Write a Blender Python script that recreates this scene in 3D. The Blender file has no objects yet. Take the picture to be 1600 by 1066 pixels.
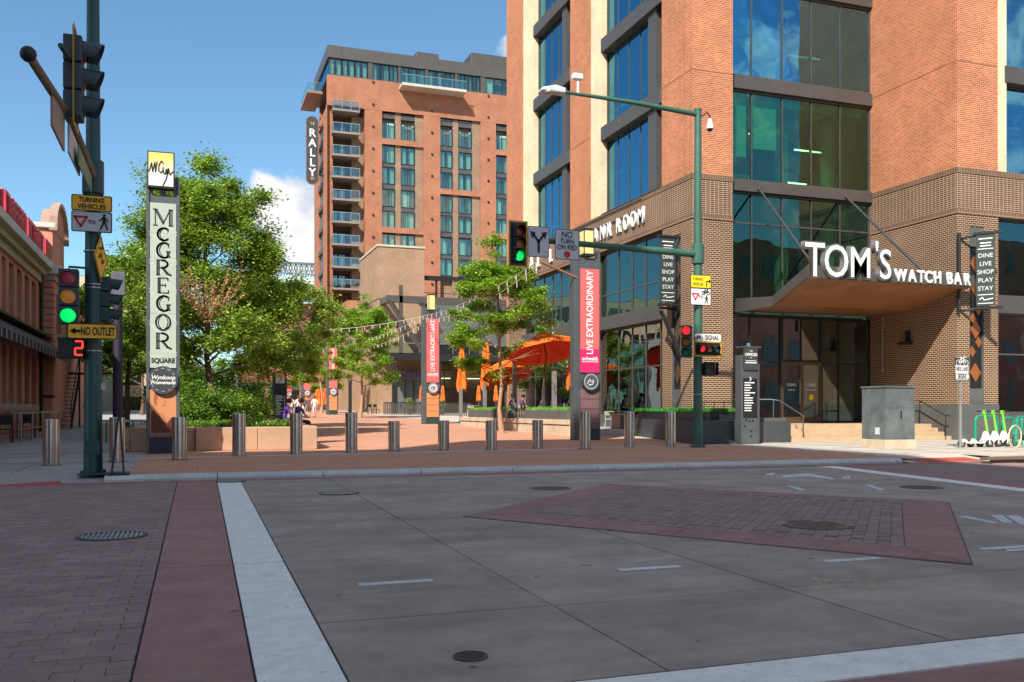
import bpy, bmesh, math, random
from mathutils import Vector, Matrix, noise
random.seed(7)
R = math.radians
C = bpy.context.scene.collection
sc = bpy.context.scene
# ---------------------------------------------------------------- camera, sky, sun, exposure
TH = R(19.54); CT, ST = math.cos(TH), math.sin(TH)
F, EYE, HOR = 1430.0, 1.25, 640.0
cam_d = bpy.data.cameras.new('camera'); cam = bpy.data.objects.new('camera', cam_d); C.objects.link(cam)
cam.location = (0, 0, EYE); cam.rotation_euler = (R(90), 0, -TH)
cam_d.sensor_width = 36; cam_d.lens = 36*F/1600; cam_d.shift_y = 107/1600
cam_d.clip_start = .1; cam_d.clip_end = 6000
sc.camera = cam
SUN = Vector((-.74, -.87, 1.0)).normalized()          # towards the sun
EL = math.asin(SUN.z); AZ = math.atan2(SUN.x, SUN.y)
sun_d = bpy.data.lights.new('sun', 'SUN'); sun_d.energy = 4.4; sun_d.angle = R(.53); sun_d.color = (1, .93, .83)
sun = bpy.data.objects.new('sun', sun_d); C.objects.link(sun)
sun.rotation_euler = SUN.to_track_quat('Z', 'Y').to_euler()
sc.view_settings.view_transform = 'Standard'; sc.view_settings.look = 'None'
sc.view_settings.gamma = 1; sc.view_settings.exposure = .72
sc.cycles.max_bounces = 8; sc.cycles.transparent_max_bounces = 12; sc.cycles.glossy_bounces = 4
sc.cycles.caustics_reflective = False; sc.cycles.caustics_refractive = False
sc.cycles.sample_clamp_indirect = 6

def NT(tree):
    n = tree.nodes; n.clear()
    def node(t, **k):
        x = n.new(t)
        for a, b in k.items():
            if a.startswith('i_'):
                key = a[2:]; key = int(key) if key.isdigit() else key.replace('_', ' ')
                s = x.inputs[key]
                s.default_value = b
            else: setattr(x, a, b)
        return x
    def link(a, ao, b, bi): tree.links.new(a.outputs[ao], b.inputs[bi])
    return node, link

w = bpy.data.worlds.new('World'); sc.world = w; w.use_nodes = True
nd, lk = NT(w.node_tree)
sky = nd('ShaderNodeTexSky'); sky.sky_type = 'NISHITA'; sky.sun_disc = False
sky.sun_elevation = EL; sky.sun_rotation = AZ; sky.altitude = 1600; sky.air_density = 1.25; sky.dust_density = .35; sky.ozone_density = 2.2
tc = nd('ShaderNodeTexCoord')
def wmath(op, a, b=None, val=None):
    m = nd('ShaderNodeMath', operation=op)
    w.node_tree.links.new(a, m.inputs[0])
    if b is not None: w.node_tree.links.new(b, m.inputs[1])
    if val is not None: m.inputs[1].default_value = val
    return m.outputs[0]
mp = nd('ShaderNodeMapping'); mp.inputs['Scale'].default_value = (1, 1, 1.5); lk(tc, 'Generated', mp, 0)
n1 = nd('ShaderNodeTexNoise'); n1.inputs['Scale'].default_value = 8.5; n1.inputs['Detail'].default_value = 10; n1.inputs['Roughness'].default_value = .62
n1.inputs['Distortion'].default_value = .25; lk(mp, 0, n1, 'Vector')
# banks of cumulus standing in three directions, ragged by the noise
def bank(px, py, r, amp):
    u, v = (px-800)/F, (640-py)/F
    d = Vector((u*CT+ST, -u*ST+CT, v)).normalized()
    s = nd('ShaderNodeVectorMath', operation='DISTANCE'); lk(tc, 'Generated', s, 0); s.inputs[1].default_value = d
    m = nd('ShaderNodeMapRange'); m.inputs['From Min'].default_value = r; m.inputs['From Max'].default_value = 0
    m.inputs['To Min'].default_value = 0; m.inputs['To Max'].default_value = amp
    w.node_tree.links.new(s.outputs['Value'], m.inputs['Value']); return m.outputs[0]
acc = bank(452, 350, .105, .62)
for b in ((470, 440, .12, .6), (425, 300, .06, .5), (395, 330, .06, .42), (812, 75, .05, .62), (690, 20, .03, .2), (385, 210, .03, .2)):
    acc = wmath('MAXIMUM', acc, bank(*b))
# cumulus added outside the view to lift the fill, thinner in the clear gap
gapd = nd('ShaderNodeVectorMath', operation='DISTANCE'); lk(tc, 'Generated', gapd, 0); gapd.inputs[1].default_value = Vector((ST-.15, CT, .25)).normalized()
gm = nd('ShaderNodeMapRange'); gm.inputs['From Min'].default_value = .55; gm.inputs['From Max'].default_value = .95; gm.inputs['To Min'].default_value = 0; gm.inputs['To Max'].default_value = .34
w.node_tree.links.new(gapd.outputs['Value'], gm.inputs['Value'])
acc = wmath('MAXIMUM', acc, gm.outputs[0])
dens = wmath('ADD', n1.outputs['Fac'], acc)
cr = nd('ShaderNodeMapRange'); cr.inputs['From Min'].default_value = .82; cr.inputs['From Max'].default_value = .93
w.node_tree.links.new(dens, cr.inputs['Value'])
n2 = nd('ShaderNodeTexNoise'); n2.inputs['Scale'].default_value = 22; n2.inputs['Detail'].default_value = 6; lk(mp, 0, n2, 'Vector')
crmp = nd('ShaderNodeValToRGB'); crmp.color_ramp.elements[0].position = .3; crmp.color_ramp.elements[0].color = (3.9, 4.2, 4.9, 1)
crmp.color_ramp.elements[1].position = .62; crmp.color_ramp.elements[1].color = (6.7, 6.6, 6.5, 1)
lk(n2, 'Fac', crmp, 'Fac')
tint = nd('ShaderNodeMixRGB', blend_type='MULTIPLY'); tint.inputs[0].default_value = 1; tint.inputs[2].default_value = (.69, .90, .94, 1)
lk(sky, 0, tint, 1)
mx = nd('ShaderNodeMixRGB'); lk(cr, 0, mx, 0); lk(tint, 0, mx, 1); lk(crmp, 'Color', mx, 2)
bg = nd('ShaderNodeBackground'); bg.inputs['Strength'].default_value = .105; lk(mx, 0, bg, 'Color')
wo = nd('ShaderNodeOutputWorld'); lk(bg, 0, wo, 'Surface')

# ---------------------------------------------------------------- from the survey of the place to metres
def U(px): return (px-800)/F
def at(px, py, d):                      # a sight line followed d metres deep
    u = U(px); return Vector((d*(u*CT+ST), d*(CT-u*ST), EYE+(HOR-py)*d/F))
def gz(Y): return .1 + .0115*max(0., Y-27)          # the plaza rises gently
def g(px, py, z=0.): d = F*(EYE-z)/(py-HOR); return at(px, py, d)
def gp(px, py):                          # on the sloping plaza
    z = .1
    for _ in range(30): p = g(px, py, z); z = .5*z+.5*gz(p.y)
    p.z = gz(p.y); return p
def yX(px, X): u = U(px); return X/(u*CT+ST)*(CT-u*ST)      # Y where a sight line meets plane X
def xY(px, Y): u = U(px); return Y/(CT-u*ST)*(u*CT+ST)
def zX(px, py, X): u = U(px); return EYE+(HOR-py)*(X/(u*CT+ST))/F
def zY(px, py, Y): u = U(px); return EYE+(HOR-py)*(Y/(CT-u*ST))/F

# ---------------------------------------------------------------- materials
MATS = {}
def mat(name, col, rough=.7, metal=0, var=.12, vscale=3., bump=0., bscale=40., spec=.5, emit=None, es=0, stain=0., coat=0., speck=0., sscale=.35, wear=0., track=0., objr=0.):
    if name in MATS: return MATS[name]
    m = bpy.data.materials.new(name); m.use_nodes = True; MATS[name] = m
    nd, lk = NT(m.node_tree)
    b = nd('ShaderNodeBsdfPrincipled'); b.inputs['Roughness'].default_value = rough; b.inputs['Metallic'].default_value = metal
    b.inputs['Specular IOR Level'].default_value = spec; b.inputs['Coat Weight'].default_value = coat
    o = nd('ShaderNodeOutputMaterial'); lk(b, 0, o, 0)
    c4 = (*col, 1)
    geo = nd('ShaderNodeNewGeometry')
    if var:
        n = nd('ShaderNodeTexNoise'); n.inputs['Scale'].default_value = vscale; n.inputs['Detail'].default_value = 8; n.inputs['Roughness'].default_value = .65
        lk(geo, 'Position', n, 'Vector')
        mr = nd('ShaderNodeMapRange'); mr.inputs['From Min'].default_value = .25; mr.inputs['From Max'].default_value = .75
        mr.inputs['To Min'].default_value = 1-var*1.5; mr.inputs['To Max'].default_value = 1+var*1.5
        lk(n, 'Fac', mr, 'Value')
        mu = nd('ShaderNodeVectorMath', operation='SCALE'); mu.inputs[0].default_value = col; lk(mr, 0, mu, 'Scale')
        last = mu
        if stain:
            ns = nd('ShaderNodeTexNoise'); ns.inputs['Scale'].default_value = vscale*sscale; ns.inputs['Detail'].default_value = 12; ns.inputs['Roughness'].default_value = .75; ns.inputs['Distortion'].default_value = .6
            lk(geo, 'Position', ns, 'Vector')
            ms = nd('ShaderNodeMapRange'); ms.inputs['From Min'].default_value = .42; ms.inputs['From Max'].default_value = .62
            ms.inputs['To Min'].default_value = 1-stain; ms.inputs['To Max'].default_value = 1; lk(ns, 'Fac', ms, 'Value')
            m2 = nd('ShaderNodeVectorMath', operation='SCALE'); lk(mu, 0, m2, 0); lk(ms, 0, m2, 'Scale'); last = m2
        if speck:                       # chewing gum, oil drips and grit
            vo = nd('ShaderNodeTexVoronoi'); vo.inputs['Scale'].default_value = 2.6; vo.inputs['Randomness'].default_value = 1
            nz = nd('ShaderNodeTexNoise'); nz.inputs['Scale'].default_value = 14; lk(geo, 'Position', nz, 'Vector')
            va = nd('ShaderNodeVectorMath', operation='MULTIPLY_ADD'); lk(nz, 'Color', va, 0); va.inputs[1].default_value = (.09, .09, 0); lk(geo, 'Position', va, 2); lk(va, 0, vo, 'Vector')
            sc_ = nd('ShaderNodeSeparateColor'); lk(vo, 'Color', sc_, 0)
            th = nd('ShaderNodeMath', operation='MULTIPLY'); lk(sc_, 0, th, 0); th.inputs[1].default_value = .11
            lt = nd('ShaderNodeMath', operation='LESS_THAN'); lk(vo, 'Distance', lt, 0); lk(th, 0, lt, 1)
            dk = nd('ShaderNodeMath', operation='MULTIPLY_ADD'); lk(lt, 0, dk, 0); dk.inputs[1].default_value = -speck; dk.inputs[2].default_value = 1
            m3 = nd('ShaderNodeVectorMath', operation='SCALE'); lk(m2, 0, m3, 0); lk(dk, 0, m3, 'Scale'); last = m3
        if track:                       # rubber and dust drawn out along the lanes
            mpt = nd('ShaderNodeMapping'); mpt.inputs['Scale'].default_value = (.16, 1.5, 1); lk(geo, 'Position', mpt, 0)
            nt = nd('ShaderNodeTexNoise'); nt.inputs['Scale'].default_value = 1; nt.inputs['Detail'].default_value = 7; nt.inputs['Roughness'].default_value = .6; lk(mpt, 0, nt, 'Vector')
            mt_ = nd('ShaderNodeMapRange'); mt_.inputs['From Min'].default_value = .38; mt_.inputs['From Max'].default_value = .66; mt_.inputs['To Min'].default_value = 1+track*.5; mt_.inputs['To Max'].default_value = 1-track; lk(nt, 'Fac', mt_, 'Value')
            m4 = nd('ShaderNodeVectorMath', operation='SCALE'); lk(last, 0, m4, 0); lk(mt_, 0, m4, 'Scale'); last = m4
        if objr:                        # each slab poured or fired a little differently
            oi = nd('ShaderNodeObjectInfo'); mo = nd('ShaderNodeMapRange'); mo.inputs['To Min'].default_value = 1-objr; mo.inputs['To Max'].default_value = 1+objr; lk(oi, 'Random', mo, 'Value')
            m5 = nd('ShaderNodeVectorMath', operation='SCALE'); lk(last, 0, m5, 0); lk(mo, 0, m5, 'Scale'); last = m5
        if wear:                        # paint rubbed through to the concrete
            nw = nd('ShaderNodeTexNoise'); nw.inputs['Scale'].default_value = 11; nw.inputs['Detail'].default_value = 14; nw.inputs['Roughness'].default_value = .8; lk(geo, 'Position', nw, 'Vector')
            mw_ = nd('ShaderNodeMapRange'); mw_.inputs['From Min'].default_value = .57; mw_.inputs['From Max'].default_value = .64; mw_.inputs['To Max'].default_value = wear; lk(nw, 'Fac', mw_, 'Value')
            mc_ = nd('ShaderNodeMixRGB'); lk(mw_, 0, mc_, 0); lk(last, 0, mc_, 1); mc_.inputs[2].default_value = (.36, .32, .28, 1); last = mc_
        lk(last, 0, b, 'Base Color')
        rr = nd('ShaderNodeMapRange'); rr.inputs['To Min'].default_value = max(.03, rough-.1); rr.inputs['To Max'].default_value = min(1, rough+.12)
        lk(n, 'Fac', rr, 'Value'); lk(rr, 0, b, 'Roughness')
    else: b.inputs['Base Color'].default_value = c4
    if bump:
        nb = nd('ShaderNodeTexNoise'); nb.inputs['Scale'].default_value = bscale; nb.inputs['Detail'].default_value = 6; lk(geo, 'Position', nb, 'Vector')
        bp = nd('ShaderNodeBump'); bp.inputs['Strength'].default_value = bump; bp.inputs['Distance'].default_value = .01
        lk(nb, 'Fac', bp, 'Height'); lk(bp, 0, b, 'Normal')
    if emit: b.inputs['Emission Color'].default_value = (*emit, 1); b.inputs['Emission Strength'].default_value = es
    return m

def brick(name, c1, c2, mortar, bw, bh, ms, off=.5, rough=.85, horiz=False, rot=0., big=.18, vert=False, mbump=.5):
    if name in MATS: return MATS[name]
    m = bpy.data.materials.new(name); m.use_nodes = True; MATS[name] = m
    nd, lk = NT(m.node_tree)
    b = nd('ShaderNodeBsdfPrincipled'); b.inputs['Roughness'].default_value = rough; b.inputs['Specular IOR Level'].default_value = .25
    o = nd('ShaderNodeOutputMaterial'); lk(b, 0, o, 0)
    geo = nd('ShaderNodeNewGeometry')
    sp = nd('ShaderNodeSeparateXYZ'); lk(geo, 'Position', sp, 0)
    cb = nd('ShaderNodeCombineXYZ')
    if horiz:
        lk(sp, 'X', cb, 'X'); lk(sp, 'Y', cb, 'Y')
    else:
        sn = nd('ShaderNodeSeparateXYZ'); lk(geo, 'True Normal', sn, 0)
        ax = nd('ShaderNodeMath', operation='ABSOLUTE'); lk(sn, 'X', ax, 0)
        gt = nd('ShaderNodeMath', operation='GREATER_THAN'); lk(ax, 0, gt, 0); gt.inputs[1].default_value = .7
        mixn = nd('ShaderNodeMix'); lk(gt, 0, mixn, 0); lk(sp, 'X', mixn, 2); lk(sp, 'Y', mixn, 3)
        if vert: lk(mixn, 0, cb, 'Y'); lk(sp, 'Z', cb, 'X')
        else: lk(mixn, 0, cb, 'X'); lk(sp, 'Z', cb, 'Y')
    vec = cb
    if rot:
        mpp = nd('ShaderNodeMapping'); mpp.inputs['Rotation'].default_value = (0, 0, rot); lk(cb, 0, mpp, 0); vec = mpp
    t = nd('ShaderNodeTexBrick'); t.offset = off; t.inputs['Color1'].default_value = (*c1, 1); t.inputs['Color2'].default_value = (*c2, 1)
    t.inputs['Mortar'].default_value = (*mortar, 1); t.inputs['Scale'].default_value = 1; t.inputs['Mortar Size'].default_value = ms
    t.inputs['Mortar Smooth'].default_value = .1; t.inputs['Brick Width'].default_value = bw; t.inputs['Row Height'].default_value = bh
    lk(vec, 0, t, 'Vector')
    n = nd('ShaderNodeTexNoise'); n.inputs['Scale'].default_value = .6; n.inputs['Detail'].default_value = 9; n.inputs['Roughness'].default_value = .7; lk(geo, 'Position', n, 'Vector')
    mr = nd('ShaderNodeMapRange'); mr.inputs['From Min'].default_value = .3; mr.inputs['From Max'].default_value = .7
    mr.inputs['To Min'].default_value = 1-big; mr.inputs['To Max'].default_value = 1+big; lk(n, 'Fac', mr, 'Value')
    s = nd('ShaderNodeVectorMath', operation='SCALE'); lk(t, 'Color', s, 0); lk(mr, 0, s, 'Scale'); lk(s, 0, b, 'Base Color')
    bp = nd('ShaderNodeBump', invert=True); bp.inputs['Strength'].default_value = mbump; bp.inputs['Distance'].default_value = .008
    lk(t, 'Fac', bp, 'Height'); lk(bp, 0, b, 'Normal')
    return m

def glass(name, tint, refl, gloss=(.85, .95, 1.), rough=.0, wob=.02, top=.95):
    if name in MATS: return MATS[name]
    m = bpy.data.materials.new(name); m.use_nodes = True; MATS[name] = m
    nd, lk = NT(m.node_tree)
    tr = nd('ShaderNodeBsdfTransparent'); tr.inputs[0].default_value = (*tint, 1)
    gl = nd('ShaderNodeBsdfGlossy'); gl.inputs['Color'].default_value = (*gloss, 1); gl.inputs['Roughness'].default_value = rough
    fr = nd('ShaderNodeLayerWeight'); fr.inputs['Blend'].default_value = .35
    mr = nd('ShaderNodeMapRange'); mr.inputs['To Min'].default_value = refl; mr.inputs['To Max'].default_value = top; lk(fr, 'Fresnel', mr, 'Value')
    mx = nd('ShaderNodeMixShader'); lk(mr, 0, mx, 0); lk(tr, 0, mx, 1); lk(gl, 0, mx, 2)
    o = nd('ShaderNodeOutputMaterial'); lk(mx, 0, o, 0)
    if wob:
        geo = nd('ShaderNodeNewGeometry'); n = nd('ShaderNodeTexNoise'); n.inputs['Scale'].default_value = .7; n.inputs['Detail'].default_value = 1
        lk(geo, 'Position', n, 'Vector'); bp = nd('ShaderNodeBump'); bp.inputs['Strength'].default_value = wob; bp.inputs['Distance'].default_value = .5
        lk(n, 'Fac', bp, 'Height'); lk(bp, 0, gl, 'Normal')
    return m

def leafmat(name, c1, c2, tr=.35):
    if name in MATS: return MATS[name]
    m = bpy.data.materials.new(name); m.use_nodes = True; MATS[name] = m
    nd, lk = NT(m.node_tree)
    geo = nd('ShaderNodeNewGeometry')
    n = nd('ShaderNodeTexNoise'); n.inputs['Scale'].default_value = 1.3; n.inputs['Detail'].default_value = 3; lk(geo, 'Position', n, 'Vector')
    ad = nd('ShaderNodeMath', operation='MULTIPLY_ADD'); lk(geo, 'Random Per Island', ad, 0); ad.inputs[1].default_value = .55; lk(n, 'Fac', ad, 2)
    rp = nd('ShaderNodeValToRGB'); rp.color_ramp.elements[0].position = .45; rp.color_ramp.elements[0].color = (*c1, 1)
    rp.color_ramp.elements[1].position = 1.05; rp.color_ramp.elements[1].color = (*c2, 1); lk(ad, 0, rp, 'Fac')
    d = nd('ShaderNodeBsdfDiffuse'); lk(rp, 'Color', d, 0); t = nd('ShaderNodeBsdfTranslucent'); lk(rp, 'Color', t, 0)
    gl = nd('ShaderNodeBsdfGlossy'); gl.inputs['Roughness'].default_value = .45; gl.inputs['Color'].default_value = (.6, .7, .6, 1)
    m1 = nd('ShaderNodeMixShader'); m1.inputs[0].default_value = tr; lk(d, 0, m1, 1); lk(t, 0, m1, 2)
    m2 = nd('ShaderNodeMixShader'); m2.inputs[0].default_value = .05; lk(m1, 0, m2, 1); lk(gl, 0, m2, 2)
    o = nd('ShaderNodeOutputMaterial'); lk(m2, 0, o, 0)
    return m

# ---------------------------------------------------------------- builders
def tag(o, label=None, cat=None, group=None, kind=None):
    if label: o['label'] = label
    if cat: o['category'] = cat
    if group: o['group'] = group
    if kind: o['kind'] = kind
    return o
def thing(name, label, cat, loc=(0, 0, 0), rz=0., group=None):
    o = bpy.data.objects.new(name, None); C.objects.link(o); o.location = loc; o.rotation_euler = (0, 0, rz); o.empty_display_size = .2
    return tag(o, label, cat, group)
def origin(p):
    v = Vector((0, 0, 0))
    while p is not None: v += p.location; p = p.parent
    return v
class MB:
    def __init__(s): s.v = []; s.f = []; s.m = []; s.k = 0; s.M = None
    def add(s, vs, fs):
        n = len(s.v)
        if s.M is not None: vs = [s.M @ Vector(a) for a in vs]
        s.v += [tuple(a) for a in vs]; s.f += [tuple(i+n for i in f) for f in fs]; s.m += [s.k]*len(fs); return s
    def box(s, x0, x1, y0, y1, z0, z1):
        if x0 > x1: x0, x1 = x1, x0
        if y0 > y1: y0, y1 = y1, y0
        if z0 > z1: z0, z1 = z1, z0
        return s.add([(x0, y0, z0), (x1, y0, z0), (x1, y1, z0), (x0, y1, z0), (x0, y0, z1), (x1, y0, z1), (x1, y1, z1), (x0, y1, z1)],
              [(0, 3, 2, 1), (4, 5, 6, 7), (0, 1, 5, 4), (1, 2, 6, 5), (2, 3, 7, 6), (3, 0, 4, 7)])
    def ext(s, pts, vec):               # a planar outline pushed along a vector
        pts = [Vector(p) for p in pts]; vec = Vector(vec); n = len(pts)
        nrm = Vector((0, 0, 0))
        for i in range(n): nrm += pts[i].cross(pts[(i+1) % n])
        if nrm.dot(vec) > 0: pts.reverse()
        return s.add(pts+[p+vec for p in pts], [tuple(range(n)), tuple(range(2*n-1, n-1, -1))]+[(i, i+n, (i+1) % n+n, (i+1) % n) for i in range(n)])
    def face(s, pts): return s.add(pts, [tuple(range(len(pts)))])
    def cyl(s, p0, p1, r0, r1=None, n=12, caps=True):
        return s.path([p0, p1], [r0, r0 if r1 is None else r1], n, caps)
    def path(s, pts, rs, n=8, caps=True):
        pts = [Vector(p) for p in pts]
        if not hasattr(rs, '__len__'): rs = [rs]*len(pts)
        vs = []; ref = None
        for i, p in enumerate(pts):
            t = (pts[min(i+1, len(pts)-1)]-pts[max(i-1, 0)]).normalized()
            if ref is None: ref = Vector((0, 0, 1)) if abs(t.z) < .9 else Vector((1, 0, 0))
            a = t.cross(ref).normalized(); b = t.cross(a).normalized(); ref = -b if False else (ref - t*ref.dot(t)).normalized()
            for k in range(n):
                th = 2*math.pi*k/n; vs.append(p+a*math.cos(th)*rs[i]+b*math.sin(th)*rs[i])
        fs = []
        for i in range(len(pts)-1):
            for k in range(n): fs.append((i*n+k, i*n+(k+1) % n, (i+1)*n+(k+1) % n, (i+1)*n+k))
        if caps: fs += [tuple(range(n-1, -1, -1)), tuple(range((len(pts)-1)*n, len(pts)*n))]
        return s.add(vs, fs)
    def lathe(s, c, prof, n=16, a0=0, a1=2*math.pi):      # profile of (r, z) round a vertical axis
        full = abs(a1-a0-2*math.pi) < 1e-6; m = n if full else n+1
        vs = [(c[0]+r*math.cos(a0+(a1-a0)*k/n), c[1]+r*math.sin(a0+(a1-a0)*k/n), c[2]+z) for r, z in prof for k in range(m)]
        fs = [(i*m+k, i*m+(k+1) % m, (i+1)*m+(k+1) % m, (i+1)*m+k) for i in range(len(prof)-1) for k in range(n)]
        return s.add(vs, fs)
    def disc(s, c, r, nrm=(0, 0, 1), n=20, t=.004, r2=None):
        nrm = Vector(nrm).normalized(); c = Vector(c); return s.path([c, c+nrm*t], [r, r if r2 is None else r2], n)
    def sphere(s, c, r, n=10, sx=1, sy=1, sz=1):
        c = Vector(c); vs = []; m = n//2+1
        for i in range(m):
            ph = math.pi*i/(m-1)
            for k in range(n): th = 2*math.pi*k/n; vs.append(c+Vector((r*sx*math.sin(ph)*math.cos(th), r*sy*math.sin(ph)*math.sin(th), r*sz*math.cos(ph))))
        return s.add(vs, [(i*n+k, (i+1)*n+k, (i+1)*n+(k+1) % n, i*n+(k+1) % n) for i in range(m-1) for k in range(n)])
    def build(s, name, mats, parent=None, world=True, smooth=False, bevel=0, kind=None, label=None):
        me = bpy.data.meshes.new(name)
        off = origin(parent) if world else Vector((0, 0, 0))
        me.from_pydata([(a[0]-off.x, a[1]-off.y, a[2]-off.z) for a in s.v], [], s.f)
        if not isinstance(mats, (list, tuple)): mats = [mats]
        for m in mats: me.materials.append(m)
        if len(mats) > 1: me.polygons.foreach_set('material_index', s.m)
        if smooth:
            me.polygons.foreach_set('use_smooth', [True]*len(me.polygons))
            try: me.set_sharp_from_angle(angle=R(38))
            except Exception: pass
        me.update()
        o = bpy.data.objects.new(name, me); C.objects.link(o); o.parent = parent
        if bevel:
            b = o.modifiers.new('bevel', 'BEVEL'); b.width = bevel; b.segments = 2; b.limit_method = 'ANGLE'; b.angle_limit = R(40)
        if kind: o['kind'] = kind
        if label: o['label'] = label
        return o
def B(name, m, parent, x0, x1, y0, y1, z0, z1, **k): return MB().box(x0, x1, y0, y1, z0, z1).build(name, m, parent, **k)
def copy_tree(o, parent=None, loc=None, rz=None):
    c = o.copy(); C.objects.link(c); c.parent = parent
    if loc is not None: c.location = loc
    if rz is not None: c.rotation_euler = (0, 0, rz)
    for ch in list(o.children): copy_tree(ch, c)
    return c
def PB(mb, pl, s0, s1, z0, z1, o0, o1):            # box on a facade plane: along s, up z, outward o
    if pl[0] == 'X': mb.box(pl[1]-o1, pl[1]-o0, s0, s1, z0, z1)
    else: mb.box(s0, s1, pl[1]-o1, pl[1]-o0, z0, z1)
    return mb
def text(s, size, pos, m, parent, rz=0., turn=0., ext=.004, name='lettering', world=True, sx=1., bold=0., align='CENTER', slant=0., fit=None):
    cu = bpy.data.curves.new(name, 'FONT'); cu.body = s; cu.size = size; cu.extrude = ext; cu.align_x = align; cu.align_y = 'CENTER'
    cu.resolution_u = 3; cu.offset = bold; cu.shear = slant
    o = bpy.data.objects.new(name, cu); C.objects.link(o)
    me = bpy.data.meshes.new_from_object(o); C.objects.unlink(o); bpy.data.objects.remove(o)
    if fit:
        xs = [v.co.x for v in me.vertices]; sx = fit/max(1e-6, max(xs)-min(xs))
    pos = Vector(pos); off = origin(parent) if world else Vector((0, 0, 0))
    cz, sz, ct, st = math.cos(rz), math.sin(rz), math.cos(turn), math.sin(turn)
    for v in me.vertices:
        x, y, z = v.co; x *= sx; x, y = x*ct-y*st, x*st+y*ct
        v.co = pos-off+Vector((x*cz+z*sz, x*sz-z*cz, y))
    me.materials.clear(); me.materials.append(m); me.name = name
    o = bpy.data.objects.new(name, me); C.objects.link(o); o.parent = parent; return o
def stroke(mb, pts, w, t=.004, y=0.):             # flat ribbon drawing in the local XZ plane, facing -Y
    for i in range(len(pts)-1):
        a, b = Vector(pts[i]), Vector(pts[i+1]); d = (b-a)
        if d.length < 1e-6: continue
        d.normalize(); n = Vector((-d.y, d.x))*w/2; a = a-d*w*.25; b = b+d*w*.25
        q = [a+n, b+n, b-n, a-n]
        mb.ext([(p.x, y, p.y) for p in q], (0, -t, 0))
    return mb
# ---------------------------------------------------------------- palette
ORB = brick('orange_brick', (.53, .165, .068), (.34, .095, .04), (.63, .38, .235), .205, .074, .010)
BRB = brick('brown_brick', (.115, .058, .038), (.075, .040, .028), (.47, .33, .21), .20, .078, .0125)
STK = brick('stacked_brown_brick', (.12, .062, .04), (.085, .047, .033), (.46, .33, .215), .19, .078, .012, off=0.)
SLD = brick('soldier_brown_brick', (.15, .078, .05), (.10, .055, .038), (.42, .3, .2), .30, .078, .010, off=0., vert=True)
CRM = brick('cream_brick', (.80, .68, .45), (.72, .60, .38), (.62, .53, .37), .205, .074, .008)
TANB = brick('tan_brick', (.36, .225, .135), (.30, .185, .11), (.40, .28, .19), .40, .10, .012)
HBR = brick('hotel_orange_brick', (.40, .155, .084), (.34, .13, .07), (.38, .20, .13), .4, .12, .014)
HTN = brick('hotel_brown_brick', (.29, .185, .12), (.24, .15, .095), (.33, .23, .155), .4, .12, .014)
LBR = brick('left_red_brick', (.66, .25, .17), (.56, .20, .135), (.58, .36, .27), .205, .074, .010)
GREY = mat('bronze_grey_metal', (.10, .09, .082), .45, .3, .08, 2.)
DARK = mat('dark_metal', (.028, .028, .03), .45, .4, .1, 4.)
CHAR = mat('charcoal_paint', (.045, .048, .052), .5, 0, .1, 3.)
SIL = mat('silver_cap_metal', (.42, .42, .40), .35, .7, .05, 3.)
PLI = mat('grey_stone_plinth', (.105, .11, .105), .6, 0, .15, 1.5, .15, 30, stain=.15)
GRN = mat('dark_green_pole_paint', (.022, .085, .085), .42, .1, .1, 2.5, stain=.15)
GRN2 = mat('sage_green_pole_paint', (.05, .14, .10), .45, .1, .1, 2.5, stain=.12)
CONC = mat('road_concrete', (.43, .355, .285), .85, 0, .10, 1.4, .5, 160, stain=.24, speck=.5, sscale=.8, track=.18, objr=.07)
CONL = mat('pale_concrete', (.56, .50, .42), .85, 0, .08, 1.2, .4, 120, stain=.15)
CONG = mat('grey_concrete', (.40, .385, .355), .85, 0, .08, 1.2, .4, 120, stain=.15)
CONT = mat('tan_concrete', (.52, .33, .21), .85, 0, .08, 2.5, .3, 80, stain=.12)
REDC = mat('red_concrete', (.38, .205, .175), .85, 0, .12, 2.5, .5, 150, stain=.2, speck=.45, sscale=.9, objr=.07)
REDK = mat('red_gutter_concrete', (.38, .15, .13), .85, 0, .12, 2., .3, 120, stain=.15)
TACT = mat('red_tactile_plate', (.42, .07, .045), .7, 0, .1, 4.)
PAV = mat('dark_paver', (.31, .215, .19), .85, 0, .10, 4.5, .6, 130, stain=.18)
PAV2 = mat('dark_paver_worn', (.345, .24, .21), .85, 0, .10, 4.5, .6, 130, stain=.18)
JNT = mat('joint_grit', (.12, .10, .09), .95, 0, .2, 30)
PLZ = brick('plaza_paver', (.64, .325, .205), (.52, .255, .155), (.34, .19, .13), .2, .1, .008, horiz=True, mbump=.3, big=.12)
WPT = mat('white_road_paint', (.90, .88, .80), .75, 0, .05, 6., .3, 150, stain=.13, speck=.4, sscale=1.2, wear=.7)
WPT2 = mat('worn_white_paint', (.66, .67, .64), .8, 0, .14, 6., stain=.2, wear=1.)
YPT = mat('faint_yellow_paint', (.42, .34, .22), .85, 0, .14, 9., stain=.2)
IRON = mat('cast_iron', (.12, .10, .085), .6, .5, .2, 12., .3, 60)
BRNZ = mat('rusty_lid', (.20, .145, .095), .7, .3, .15, 12., .3, 80)
SS = mat('brushed_steel', (.50, .50, .49), .20, .95, .10, 5.)
SSD = mat('bollard_seam', (.12, .12, .12), .5, .5, 0)
WHT = mat('white_paint', (.8, .8, .78), .5, 0, .04)
WHD = mat('grey_white_sign', (.55, .57, .60), .45, 0, .05)
BLK = mat('black_print', (.012, .012, .014), .5, 0, 0)
ORS = mat('orange_sign', (.98, .52, .02), .45, 0, .05)
YLS = mat('yellow_sign', (.88, .66, .02), .45, 0, .05)
REDS = mat('red_print', (.55, .01, .015), .45, 0, .04)
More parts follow.
